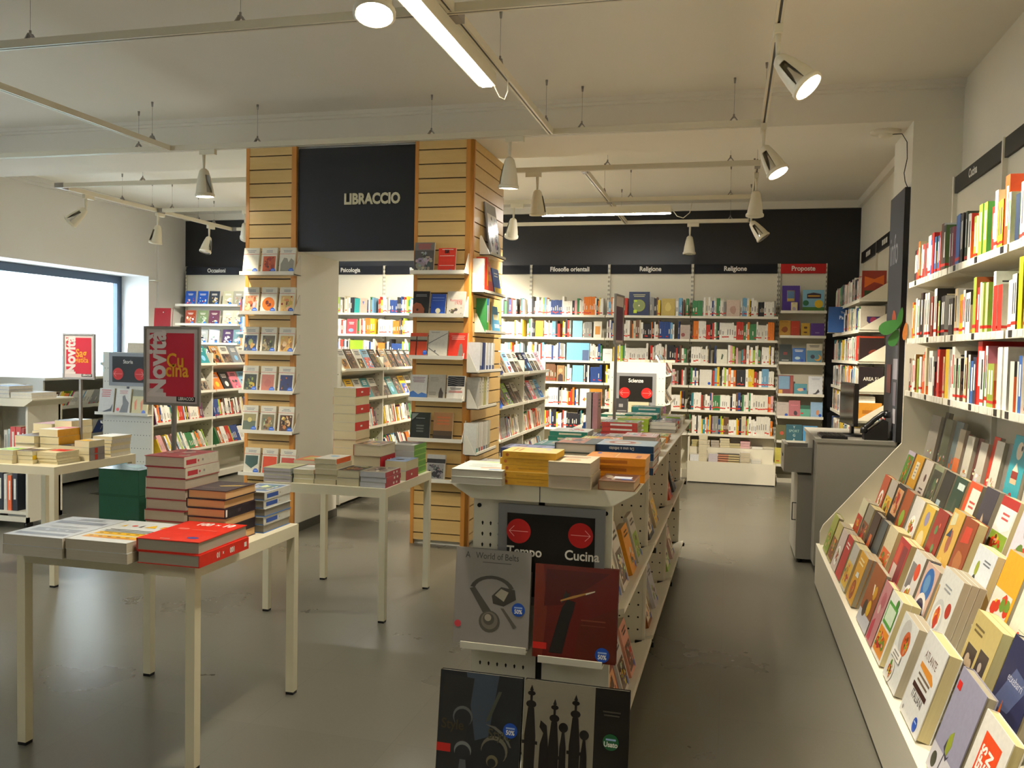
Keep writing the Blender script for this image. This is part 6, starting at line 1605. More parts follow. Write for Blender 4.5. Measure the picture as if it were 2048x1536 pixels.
    # second row: a few known covers then a run
    row1 = [
        (2.50, 0.235, 0.30, 1, 0.03, cov(hx('#25284a'), [('p', [(0.05, 0.3), (0.6, 0.35), (0.9, 0.7), (0.4, 0.75)], hx('#4a5478')), ('t', 'etxebarri', 0.5, 0.60, 0.15, hx('#b9bcc8'), 'c', 0.0, 0.9), ('p', [(0.3, 0.12), (0.5, 0.15), (0.42, 0.30), (0.36, 0.42), (0.34, 0.28)], hx('#c9601c')), ('p', [(0.3, 0.02), (0.7, 0.04), (0.6, 0.14), (0.35, 0.14)], hx('#2a1c1c'))]), 'navy cookbook titled etxebarri with a flame'),
        (2.82, 0.26, 0.27, 2, 0.03, cov(hx('#b8a66a'), [('r', 0.10, 0.08, 0.48, 0.60, hx('#3a2f2c')), ('c', 0.24, 0.42, 0.08, hx('#b09a80')), ('c', 0.36, 0.38, 0.08, hx('#b09a80')), ('r', 0.14, 0.08, 0.44, 0.25, hx('#6a6468')), ('r', 0.56, 0.08, 0.90, 0.66, hx('#352c2e')), ('c', 0.72, 0.48, 0.06, hx('#a89a90')), ('p', [(0.62, 0.1), (0.84, 0.1), (0.78, 0.42), (0.68, 0.42)], hx('#8d8088')), ('l', 0.1, 0.82, 0.5, 2, 0.06, hx('#6a5a34'), 3)]), 'khaki cookbook with two old photographs'),
        (3.30, 0.26, 0.30, 3, 0.026, cov(hx('#cfd0ca'), [('c', 0.42, 0.40, 0.27, hx('#b9bcba')), ('c', 0.42, 0.40, 0.19, hx('#d9dad6'))] + [blob(r, 0.42 + 0.05 * math.cos(q), 0.40 + 0.05 * math.sin(q), 0.1, 0.1, FOOD[q % 3]) for q in range(6)] + [('c', 0.80, 0.58, 0.11, hx('#a82a1c')), ('l', 0.25, 0.80, 0.7, 2, 0.05, hx('#8d9294'), 5), ('r', 0.0, 0.0, 0.08, 0.75, hx('#b8935a'))], sticker=(0.66, 0.13, 0.10, BLUE50, None)), 'white cookbook with a plate of stew and pomegranate'),
        (3.60, 0.19, 0.26, 1, 0.05, cov(hx('#c9a898'), [('c', 0.5, 0.68, 0.38, hx('#2a63a8')), ('c', 0.45, 0.70, 0.2, hx('#5a8ab8')), ('c', 0.5, 0.25, 0.42, hx('#d8d4d0')), ('c', 0.5, 0.22, 0.34, hx('#2f2a4a')), blob(r, 0.45, 0.22, 0.2, 0.14, hx('#d8862c')), blob(r, 0.58, 0.25, 0.12, 0.1, hx('#d8b03c'))], spine=hx('#28406a')), 'cookbook with a large blue disc above a plate'),
        (3.83, 0.19, 0.26, 2, 0.03, cov(hx('#d2d2cc'), [('r', 0.1, 0.35, 0.5, 0.8, hx('#7d7a78')), ('c', 0.68, 0.70, 0.2, hx('#cf4a2a'))] + dish(r, 0.5, 0.25, 0.26, 0.85)), 'white and grey cookbook with red oval'),
        (4.12, 0.22, 0.25, 2, 0.03, cov(hx('#a83030'), [('r', 0.12, 0.1, 0.5, 0.5, hx('#c9b4a8')), ('r', 0.5, 0.1, 0.9, 0.9, hx('#7a2c30')), ('p', [(0.1, 0.55), (0.45, 0.5), (0.4, 0.9), (0.15, 0.9)], hx('#c04a34'))]), 'dark red cookbook with pale patches'),
        (4.42, 0.20, 0.25, 3, 0.02, cov(hx('#c9bd9a'), photo(r, 0.05, 0.05, 0.95, 0.55, FOOD + [CREAM], 8)), 'cream cookbook with many small pictures'),
        (4.68, 0.16, 0.24, 1, 0.04, cov(hx('#4a5358'), [('r', 0, 0, 0.25, 1, hx('#2a2f36'))]), 'slate cookbook'),
        (4.88, 0.18, 0.24, 1, 0.03, cov(hx('#3a2420'), [('p', [(0.3, 0.1), (0.8, 0.1), (0.7, 0.5), (0.4, 0.5)], hx('#c9642c'))]), 'dark brown cookbook with orange shape'),
        (5.10, 0.18, 0.24, 2, 0.03, cov(hx('#8f8a76'), photo(r, 0.05, 0.05, 0.95, 0.6, FOOD + DARKP, 7)), 'grey-brown cookbook'),
        (5.32, 0.19, 0.24, 2, 0.03, cov(hx('#c9c4a4'), photo(r, 0.05, 0.05, 0.95, 0.6, FOOD, 7)), 'yellowish cookbook'),
    ]
    for q in row1:
        place(1, *q, 'in the second row')
    row2 = [
        (2.55, 0.24, 0.28, 1, 0.03, cov(hx('#5f8a6a'), [('c', 0.6, 0.4, 0.1, CREAM), ('p', [(0.1, 0.1), (0.9, 0.2), (0.8, 0.5)], hx('#7fa486'))]), 'misty green cookbook'),
        (2.84, 0.19, 0.24, 2, 0.02, cov(hx('#d9d8c4'), [('c', 0.45, 0.35, 0.06, hx('#c8432c')), ('l', 0.4, 0.42, 0.8, 1, 0.02, hx('#9aa88a'), 3)]), 'cream cookbook with one small chilli'),
        (3.06, 0.20, 0.30, 2, 0.03, cov(hx('#dca022'), [('r', 0.0, 0.0, 0.9, 0.55, hx('#d8d4c4'))] + [blob(r, r.uniform(0.15, 0.8), r.uniform(0.08, 0.55), 0.13, 0.08, r.choice([hx('#c8341c'), hx('#dca830'), hx('#6a8a2c')])) for _ in range(12)], sticker=(0.75, 0.08, 0.09, BLUE50, None)), 'yellow cookbook with a red and yellow salad'),
        (3.34, 0.23, 0.25, 2, 0.025, cov(hx('#cdd3d8'), [('c', 0.30, 0.66, 0.08, hx('#8f9a34'), 0.13), ('c', 0.30, 0.45, 0.085, hx('#2c3030'), 0.12), ('l', 0.5, 0.82, 0.85, 2, 0.05, hx('#6a7078'), 4)] + dish(r, 0.62, 0.2, 0.2, 0.9, hx('#8a7a3a'))), 'pale cookbook with green and black olives'),
        (3.66, 0.17, 0.31, 1, 0.04, cov(hx('#8f4424'), [('p', [(0.2, 0.65), (0.8, 0.7), (0.75, 0.9), (0.25, 0.88)], hx('#c03f2a')), blob(r, 0.5, 0.4, 0.35, 0.2, hx('#a8683a')), blob(r, 0.4, 0.2, 0.25, 0.12, hx('#4a4424'))], spine=hx('#7a1c14')), 'tall rust-brown cookbook with roast meat'),
        (3.85, 0.17, 0.31, 1, 0.04, cov(hx('#c9a24e'), [('p', [(0.1, 0.75), (0.5, 0.80), (0.48, 0.95), (0.1, 0.95)], hx('#c9c49a')), blob(r, 0.5, 0.55, 0.2, 0.18, hx('#9a5a44')), blob(r, 0.35, 0.2, 0.2, 0.12, hx('#d8b86a')), ('p', [(0.1, 0.6), (0.5, 0.62), (0.4, 0.75)], hx('#34425a'))]), 'tall straw-yellow cookbook with cured meats'),
        (4.06, 0.18, 0.27, 1, 0.04, cov(hx('#8c2c24'), [('c', 0.4, 0.65, 0.12, hx('#4f7a4a')), ('c', 0.6, 0.35, 0.12, hx('#4f7a4a')), ('c', 0.6, 0.75, 0.06, hx('#c9604a')), ('l', 0.2, 0.15, 0.8, 2, 0.05, CREAM, 4)], spine=hx('#6f8a5c')), 'dark red cookbook with green leaves'),
        (4.28, 0.18, 0.25, 2, 0.02, cov(hx('#c9a840'), [('c', 0.5, 0.75, 0.2, hx('#8a84a0')), ('c', 0.5, 0.3, 0.3, hx('#d8c890'))]), 'mustard cookbook with a lilac disc'),
        (4.50, 0.20, 0.25, 3, 0.02, cov(hx('#d2cfc8'), dish(r, 0.5, 0.4, 0.3, 0.85)), 'white cookbook with one plate'),
        (4.75, 0.18, 0.25, 2, 0.02, cov(hx('#a85224'), [('c', 0.5, 0.4, 0.25, hx('#8fae3a'))]), 'orange-brown cookbook with green disc'),
        (4.97, 0.17, 0.25, 2, 0.02, cov(hx('#3a3430'), photo(r, 0.05, 0.3, 0.95, 0.9, FOOD, 6)), 'charcoal cookbook with orange picture'),
        (5.18, 0.18, 0.24, 2, 0.02, cov(hx('#b8b0a4'), photo(r, 0.05, 0.05, 0.95, 0.6, FOOD, 7)), 'stone-coloured cookbook'),
        (5.40, 0.18, 0.24, 1, 0.03, cov(hx('#b5563a'), dish(r, 0.5, 0.4, 0.3, 0.85)), 'terracotta cookbook'),
    ]
    for q in row2:
        place(2, *q, 'in the third row')
    row3 = [
        (2.70, 0.22, 0.27, 1, 0.03, cov(hx('#1f7a3a'), [('l', 0.2, 0.8, 0.8, 3, 0.1, CREAM, 2)]), 'bright green cookbook'),
        (2.96, 0.24, 0.29, 2, 0.02, cov(hx('#cdd2ce'), [('l', 0.25, 0.86, 0.8, 2, 0.05, hx('#6a706c'), 3), ('r', 0.1, 0.3, 0.35, 0.6, hx('#4f7f3a'))] + [blob(r, 0.62, 0.2 + 0.06 * q, 0.12, 0.05, hx('#a8985a')) for q in range(7)]), 'white cookbook with mushrooms and greens'),
        (3.26, 0.23, 0.29, 2, 0.03, cov(hx('#c9c4d0'), [('c', 0.55, 0.72, 0.24, hx('#d4601c')), ('l', 0.4, 0.75, 0.7, 2, 0.05, hx('#e8b890'), 3)] + [blob(r, 0.5 + 0.2 * math.cos(q), 0.28 + 0.12 * math.sin(q), 0.14, 0.1, [hx('#d8743a'), hx('#b8301c'), hx('#5a7a34')][q % 3]) for q in range(7)]), 'lilac cookbook with an orange disc and salmon'),
        (3.54, 0.20, 0.27, 2, 0.02, cov(hx('#d8d2c8'), [('r', 0, 0.86, 1, 1.0, hx('#a8241f')), ('p', [(0.08, 0.86), (0.92, 0.86), (0.92, 0.58), (0.5, 0.48), (0.08, 0.58)], WHITE), ('l', 0.2, 0.74, 0.8, 2, 0.07, hx('#c04a4a'), 2)] + photo(r, 0.02, 0.02, 0.98, 0.48, FOOD, 8)), 'cookbook with a red band above a pasta picture'),
        (3.80, 0.17, 0.27, 2, 0.02, cov(hx('#3a3640'), [('p', [(0.3, 0.1), (0.6, 0.1), (0.55, 0.5), (0.4, 0.6)], hx('#b8a488'))]), 'dark cookbook with a pale figure'),
        (4.02, 0.18, 0.26, 2, 0.02, cov(hx('#c4491f'), [('r', 0.3, 0.1, 1, 0.9, hx('#d6d2c4')), ('l', 0.4, 0.65, 0.9, 2, 0.08, hx('#b8443c'), 3), ('c', 0.65, 0.28, 0.18, hx('#4a4038'))]), 'orange-edged cookbook with a cream label'),
        (4.24, 0.19, 0.25, 2, 0.02, cov(hx('#1f3a2c'), [('r', 0.35, 0.78, 0.9, 0.9, hx('#b9c8c0')), ('p', [(0.4, 0.1), (0.6, 0.1), (0.62, 0.6), (0.45, 0.6)], hx('#3a4a3a'))]), 'dark green cookbook with a pale label'),
        (4.46, 0.18, 0.25, 2, 0.02, cov(hx('#22231f'), [('r', 0.1, 0.1, 0.5, 0.4, hx('#8fa0a4')), ('r', 0.5, 0.1, 0.9, 0.3, hx('#5a7068'))]), 'black cookbook with small blue-grey pictures'),
        (4.68, 0.19, 0.25, 2, 0.02, cov(hx('#7f8466'), photo(r, 0.05, 0.05, 0.95, 0.9, [hx('#b9ae94'), hx('#5a5f48'), hx('#3a3a30')], 8)), 'grey-green cookbook'),
        (4.91, 0.18, 0.25, 2, 0.02, cov(hx('#c9beb0'), [('c', 0.6, 0.62, 0.12, hx('#5a3c34')), ('l', 0.3, 0.35, 0.8, 2, 0.08, hx('#5a4a44'), 3)], spine=hx('#7a2c20')), 'pinkish-grey cookbook with brown dot'),
        (5.13, 0.20, 0.25, 2, 0.02, cov(hx('#c9931c'), [('r', 0.3, 0.45, 0.7, 0.85, hx('#ddd2b4')), ('l', 0.38, 0.75, 0.62, 4, 0.08, GREY, 3)]), 'amber cookbook with a white label'),
        (5.37, 0.18, 0.25, 1, 0.02, cov(hx('#b0a4b4'), photo(r, 0.05, 0.05, 0.95, 0.9, FOOD + [WHITE], 7)), 'mauve speckled cookbook'),
    ]
    for q in row3:
        place(3, *q, 'in the back row')
    # rear ledge: upright books with their covers to the aisle
    g2 = 'books along the rear ledge of the cookery unit'
    y = 5.72
    rear = [(hx('#8a8478'), 0.24, 0.30, 'grey card sheet'), (hx('#2c2824'), 0.10, 0.33, 'black book'), (hx('#5a5f4c'), 0.17, 0.30, 'olive book in plastic wrap'), (hx('#6f7f80'), 0.16, 0.30, 'blue-grey book in plastic wrap'), (hx('#a89c84'), 0.12, 0.27, 'beige book with orange foot'),
            (hx('#8a1f22'), 0.05, 0.25, 'dark red spine'), (hx('#c4bfae'), 0.13, 0.25, 'cream box book with black letters'), (hx('#5a3028'), 0.10, 0.25, 'maroon book'), (hx('#b9b4a6'), 0.13, 0.24, 'pale book with grey picture'), (hx('#b8331f'), 0.10, 0.28, 'red book'), (hx('#cfcabb'), 0.12, 0.27, 'dotted cream book'), (hx('#7a756c'), 0.10, 0.27, 'grey box book'),
            (hx('#2f9aa6'), 0.20, 0.32, 'turquoise book with cakes'), (hx('#d0cabb'), 0.19, 0.26, 'cream book'), (hx('#4a6a8a'), 0.19, 0.26, 'steel blue book'), (hx('#c9863a'), 0.19, 0.26, 'orange book'), (hx('#8a8a4a'), 0.19, 0.26, 'olive green book')]
    for i, (c, w, h, nm) in enumerate(rear):
        pr = photo(r, 0.1, 0.05, 0.9, 0.4, [c, WHITE, hx('#c96a2a')], 4, c) if 'plain' not in nm else []
        if 'orange foot' in nm:
            pr = [('r', 0.0, 0.0, 1.0, 0.42, hx('#d4703a'))]
        if 'cakes' in nm:
            pr = [('c', 0.5, 0.8, 0.2, hx('#d8c8b0')), ('c', 0.62, 0.84, 0.06, BLACK), ('r', 0.3, 0.42, 0.7, 0.52, hx('#8a2c24')), ('r', 0.3, 0.35, 0.7, 0.42, hx('#d8b08a')), ('p', [(0.3, 0.52), (0.7, 0.52), (0.5, 0.64)], hx('#e0d4bc')), ('c', 0.5, 0.16, 0.12, hx('#a8322a'))]
        s = spec(w - 0.006, h, 0.02, c, c, None, False, pr, [], hx('#b3ab98'), 'gloss' if 'plastic' in nm else 'print', None, 'cookbook')
        put(s, nm + ' standing on the rear ledge', T(1.16 + 0.015 * (i % 2), y - w / 2, 0.861) @ R(-90, 'Z') @ R(-10, 'X') @ T(-(w - 0.006) / 2, 0, 0), g2, cat='cookbook', name='cookbook')
        y -= w + 0.004
    # three shelves of spines
    pal = [(WHITE, 9), (hx('#d8d4c4'), 5), (hx('#bf2a1e'), 4), (hx('#d4601c'), 2), (hx('#d8b424'), 2), (hx('#2a2624'), 3), (hx('#5a3420'), 2), (hx('#8fa03a'), 1), (hx('#2a5aa0'), 1), (hx('#c9b48a'), 2), (hx('#7a8a90'), 1), (hx('#b8a8a0'), 1), (hx('#20304a'), 1)]
    cols = [c for c, k in pal for _ in range(k)]
    shn = ('top', 'middle', 'lowest')
    forced = {0: [(4.02, hx('#cf4a16'), 0.30, 0.06, 'tall glossy orange cookbook with a white cloud'), (5.28, hx('#b5201c'), 0.24, 0.05, 'red cookbook with a white oval'), (4.62, hx('#2c3a24'), 0.25, 0.03, 'cookbook with a dark garden picture')],
              1: [(3.78, hx('#b8b41e'), 0.29, 0.05, 'lime yellow cookbook with brown letters'), (5.62, hx('#2c1c1c'), 0.27, 0.06, 'dark brown cookbook with a gold letter'), (5.40, hx('#7a2416'), 0.23, 0.05, 'rust cookbook with yellow lettering')],
              2: [(4.28, hx('#b5231a'), 0.29, 0.07, 'tall red cookbook with a blue seal'), (5.12, hx('#161a2c'), 0.27, 0.05, 'black cookbook with a chef portrait'), (5.38, hx('#cfc09a'), 0.27, 0.045, 'cream cookbook with an orange bowl')]}
    for si, z in enumerate(CZ):
        y = 5.845
        n = 0
        used = sorted(forced[si], key=lambda q: -q[0])
        while y > 3.45:
            f = next((q for q in used if q[0] >= y - 0.06), None)
            if f:
                used.remove(f)
                c, h, t, nm = f[1], f[2], f[3], f[4]
                k = 1
            else:
                c = r.choice(cols); h = r.uniform(0.19, 0.27); t = r.uniform(0.028, 0.058); nm = None
                k = r.choice([1, 1, 1, 2, 2])
            h = min(h, 0.30)
            w = r.uniform(0.16, 0.21)
            base, pr = cook_cover(r)
            pr = pr if nm is None and r.random() < 0.6 else []
            sp_ = [('r', 0.0, 0.0, 1, 1, c)]
            if r.random() < 0.7:
                sp_.append(('r', 0.3, 0.3, 0.7, 0.85, WHITE if sum(c) < 1.0 else r.choice([DGREY, RED, GREEN, BLACK])))
            b0 = r.uniform(0.06, 0.12)
            if r.random() < 0.6:
                sp_.append(('r', 0.0, b0, 1, b0 + 0.06, BAND)); pr = list(pr) + [('r', 0.0, b0, 0.9, b0 + 0.06, BAND)]
            if nm and 'cloud' in nm:
                pr = [('c', 0.62, 0.62, 0.2, WHITE), ('c', 0.5, 0.70, 0.14, WHITE), ('c', 0.7, 0.75, 0.14, WHITE), ('c', 0.55, 0.52, 0.12, WHITE)]
            if nm and 'seal' in nm:
                pr = [('c', 0.62, 0.74, 0.24, hx('#22357c')), ('c', 0.62, 0.74, 0.16, hx('#b9c0d8')), ('r', 0.0, 0.14, 0.7, 0.17, hx('#d8a090'))]
            if nm and 'oval' in nm:
                pr = [('c', 0.75, 0.4, 0.22, WHITE, 0.30), ('c', 0.75, 0.4, 0.17, hx('#2a2a2c'), 0.24)]
            if nm and 'bowl' in nm:
                pr = [('c', 0.75, 0.6, 0.3, hx('#3a2c28')), ('c', 0.8, 0.6, 0.2, hx('#c4541c')), ('r', 0, 0, 1, 0.18, hx('#d8641c'))]
            if nm and 'portrait' in nm:
                pr = [('p', [(0.3, 0.15), (0.8, 0.12), (0.75, 0.35), (0.4, 0.38)], hx('#8d949c')), ('c', 0.55, 0.5, 0.14, hx('#9a7468')), ('r', 0.0, 0.1, 0.7, 0.17, BAND)]
            s = spec(w, h, t, c if not (nm is None and pr) else base, c, None, False, pr, sp_[1:], hx('#c6b98c') if r.random() < 0.5 else hx('#b3ab98'), 'print', None, 'cookbook')
            for q in range(k):
                if y - t < 3.45:
                    break
                y -= t + 0.0015
                n += 1
                lab = '%s on the %s cookery shelf' % (nm, shn[si]) if nm else '%s-spined cookbook, %s from the info panel on the %s cookery shelf' % (cname(c), ordn(n), shn[si])
                put(s, lab, T(1.092 + r.uniform(0, 0.012), y, z + 0.0005), 'upright books on the cookery shelves', parts=False, cat='cookbook', name='cookbook')
            if r.random() < 0.35:
                y -= r.uniform(0.02, 0.07)
cookery_books()

# ------------------------------------------------------------------ face-out books of the back room
def back_books():
    r = random.Random(55)
    gp = 'face-out books under the red Proposte header'
    P = [  # shelf z, x, w, h, colour, prints, label
        (2.014, 0.664, 0.195, 0.315, hx('#4a3284'), [('r', 0.28, 0.40, 0.72, 0.82, hx('#8a7a5a')), ('r', 0.31, 0.43, 0.69, 0.79, hx('#5a7aa0')), ('r', 0.31, 0.43, 0.69, 0.52, hx('#b89a4a'))], 'tall purple boxed book with a gilt window'),
        (2.014, 0.912, 0.235, 0.265, hx('#7fb0c8'), [('r', 0, 0, 1, 0.24, hx('#4a7a34')), ('c', 0.75, 0.38, 0.2, hx('#d8b030')), ('c', 0.15, 0.42, 0.14, hx('#2f6a4a')), ('p', [(0.2, 0.62), (0.85, 0.62), (0.85, 0.82), (0.5, 0.88), (0.2, 0.82)], hx('#3a2c3a')), ('r', 0.24, 0.70, 0.8, 0.76, hx('#c9963a'))], 'landscape picture book with trees and sun'),
        (1.729, 0.607, 0.125, 0.195, hx('#b88a34'), [('l', 0.2, 0.9, 0.8, 1, 0.05, BROWN, 3), blob(r, 0.5, 0.45, 0.3, 0.2, hx('#8a4a1c'))], 'ochre book with a brown emblem'), (1.729, 0.722, 0.10, 0.19, hx('#b03a22'), [('l', 0.25, 0.6, 0.75, 1, 0.05, hx('#c96a4a'), 3)], 'plain brick red book'), (1.729, 0.836, 0.095, 0.165, hx('#c09a38'), [blob(r, 0.5, 0.68, 0.25, 0.1, BROWN), blob(r, 0.5, 0.35, 0.25, 0.06, BROWN)], 'small ochre book'), (1.729, 0.965, 0.15, 0.165, hx('#5a3a86'), [('r', 0.35, 0.3, 0.65, 0.36, hx('#9a84b8'))], 'wide purple book'),
        (1.426, 0.622, 0.14, 0.22, hx('#1f2c2a'), [('l', 0.2, 0.15, 0.8, 1, 0.06, WHITE, 3), ('r', 0.35, 0.45, 0.65, 0.6, hx('#7a2a24'))], 'dark green-black book'), (1.426, 0.772, 0.145, 0.18, hx('#3a6ab0'), [('l', 0.15, 0.85, 0.85, 2, 0.09, WHITE, 3), ('c', 0.4, 0.35, 0.2, hx('#b8d4dc'), 0.12), ('c', 0.75, 0.2, 0.12, BLUE50)], 'blue book with a pale fish'), (1.426, 0.94, 0.17, 0.235, hx('#c9c0a8'), [('l', 0.15, 0.88, 0.85, 2, 0.06, DGREY, 3), ('r', 0.02, 0.02, 0.98, 0.66, hx('#5a8a9a')), ('c', 0.72, 0.3, 0.22, hx('#d89a2c')), ('c', 0.65, 0.34, 0.18, hx('#5a8a9a')), ('c', 0.4, 0.35, 0.14, hx('#3a3a4a'))], 'cream book with a yellow moon'),
        (1.059, 0.637, 0.17, 0.23, hx('#7a2c2c'), [('r', 0.04, 0.3, 0.75, 0.96, hx('#6a94b4')), ('r', 0.05, 0.04, 0.3, 0.26, hx('#c99a2c')), ('p', [(0.8, 0.04), (0.96, 0.04), (0.96, 0.96), (0.8, 0.96)], hx('#9a3a28'))], 'red and blue deck box'), (1.059, 0.802, 0.145, 0.135, hx('#4a8a96'), [blob(r, 0.5, 0.5, 0.3, 0.15, hx('#d8a888')), ('c', 0.8, 0.55, 0.1, BLUE50)], 'low teal book with a yoga pose'), (1.059, 0.965, 0.155, 0.225, hx('#d4d6da'), [('l', 0.2, 0.88, 0.85, 2, 0.06, hx('#a9adb8'), 3), ('p', [(0.3, 0.1), (0.5, 0.05), (0.8, 0.2), (0.7, 0.35), (0.5, 0.15)], DGREY)], 'white book tilted slightly forward'),
        (0.801, 0.613, 0.135, 0.175, hx('#b5a9a0'), [('l', 0.15, 0.85, 0.8, 1, 0.06, GREY, 3), ('c', 0.8, 0.15, 0.13, BLUE50)], 'beige book with a blue sticker'), (0.801, 0.742, 0.125, 0.20, hx('#b0646a'), [blob(r, 0.6, 0.25, 0.2, 0.15, hx('#3a2c34')), ('l', 0.15, 0.7, 0.85, 1, 0.06, PINK, 3)], 'rose red book with a silhouette'), (0.801, 0.86, 0.11, 0.145, hx('#5aa08a'), [('r', 0, 0.7, 1, 1, hx('#1f5a44')), ('c', 0.2, 0.35, 0.14, RED, 0.08)], 'small sea green book'), (0.801, 0.985, 0.13, 0.185, hx('#8fb0d0'), [blob(r, 0.6, 0.35, 0.16, 0.2, hx('#c98a60')), ('c', 0.8, 0.18, 0.13, BLUE50)], 'sky blue book with a bather'),
        (0.519, 0.60, 0.11, 0.19, hx('#5a5a34'), [('c', 0.6, 0.5, 0.2, hx('#b84a2c'))], 'moss brown book'), (0.519, 0.747, 0.18, 0.2, hx('#2a5f6c'), [('t', 'SPORT', 0.5, 0.55, 0.24, hx('#9fc0b4'), 'c', 0.0), ('t', 'Y', 0.5, 0.78, 0.22, hx('#cfe0d8'), 'c', 0.0), ('t', 'G', 0.5, 0.30, 0.24, hx('#cfe0d8'), 'c', 0.0), ('t', 'A', 0.5, 0.05, 0.24, hx('#cfe0d8'), 'c', 0.0)], 'dark teal book titled Sport Yoga'), (0.519, 0.925, 0.16, 0.19, hx('#4a94c8'), [blob(r, 0.5, 0.3, 0.25, 0.15, hx('#7ab4d8'))], 'bright blue book'),
        (0.242, 0.625, 0.17, 0.2, hx('#c4b850'), [('r', 0.1, 0.2, 0.3, 0.25, RED), blob(r, 0.65, 0.4, 0.12, 0.2, hx('#b87a2c'))], 'yellow book with an orange figure'), (0.242, 0.86, 0.16, 0.2, hx('#c9bf58'), [('c', 0.7, 0.2, 0.12, BLUE50)], 'yellow-green book'),
    ]
    for z, x, w, h, c, pr, nm in P:
        s = spec(w, h, 0.016, c, c, None, False, pr, [], PAPER)
        put(s, nm + ' under the Proposte header', stand(s, x, 10.435, z - 0.019, 0, 9), gp, parts=False)
    s = spec(0.07, 0.115, 0.008, hx('#d0c49a'), None, None, False, [('l', 0.2, 0.85, 0.8, 1, 0.06, BROWN, 2), blob(r, 0.5, 0.35, 0.3, 0.2, hx('#a89ab0'))], [], PAPER)
    put(s, 'tiny cream booklet in front of the purple boxed book', stand(s, 0.70, 10.385, 1.995, 0, 8), gp, parts=False)
    # Occasioni: three rows of five
    go = 'face-out books under the Occasioni header'
    occ = [[('#1d4a9c', '#c9444a'), ('#1d4a9c', '#8a2c3a'), ('#2a3340', '#b89a5a'), ('#a8a890', '#26262a'), ('#8a8a80', '#4a4a48')],
           [('#8a3a24', '#d8905a'), ('#6a7a5a', '#c9c8b8'), ('#5a3448', '#c9c4cc'), ('#c9bfae', '#7a4a34'), ('#b9b4a4', '#5a6a6a')],
           [('#5a5a50', '#a8a498'), ('#a9b0b0', '#2a3436'), ('#c4c8d4', '#5a5a78'), ('#4a3a5a', '#d8dce4'), ('#6a8a94', '#c9d4d8')]]
    xs = (-7.235, -7.043, -6.863, -6.652, -6.49)
    for ri, z in enumerate(SLZ[:3]):
        for ci, (a, b) in enumerate(occ[ri]):
            sp = hx('#c9b81e') if ri else hx(a)
            s = spec(0.145, 0.205, 0.022, hx(a), sp, None, False, photo(r, 0.08, 0.08, 0.92, 0.62, [hx(a), hx(b), WHITE], 6, hx(a)) + [('l', 0.2, 0.78, 0.8, 2, 0.07, WHITE, r.random())], [], hx('#d8d4c8'), 'gloss', (0.72, 0.14, 0.13, hx('#2e72c8'), None))
            put(s, '%s book, %s from the window wall in the %s Occasioni row' % (cname(hx(a)), ordn(ci + 1), ('top', 'second', 'third')[ri]), stand(s, xs[ci], 10.43, z - 0.019, 12, 12), go, parts=False)
    # face-out books standing among the spines of the back wall
    gf = 'face-out books among the back wall spines'
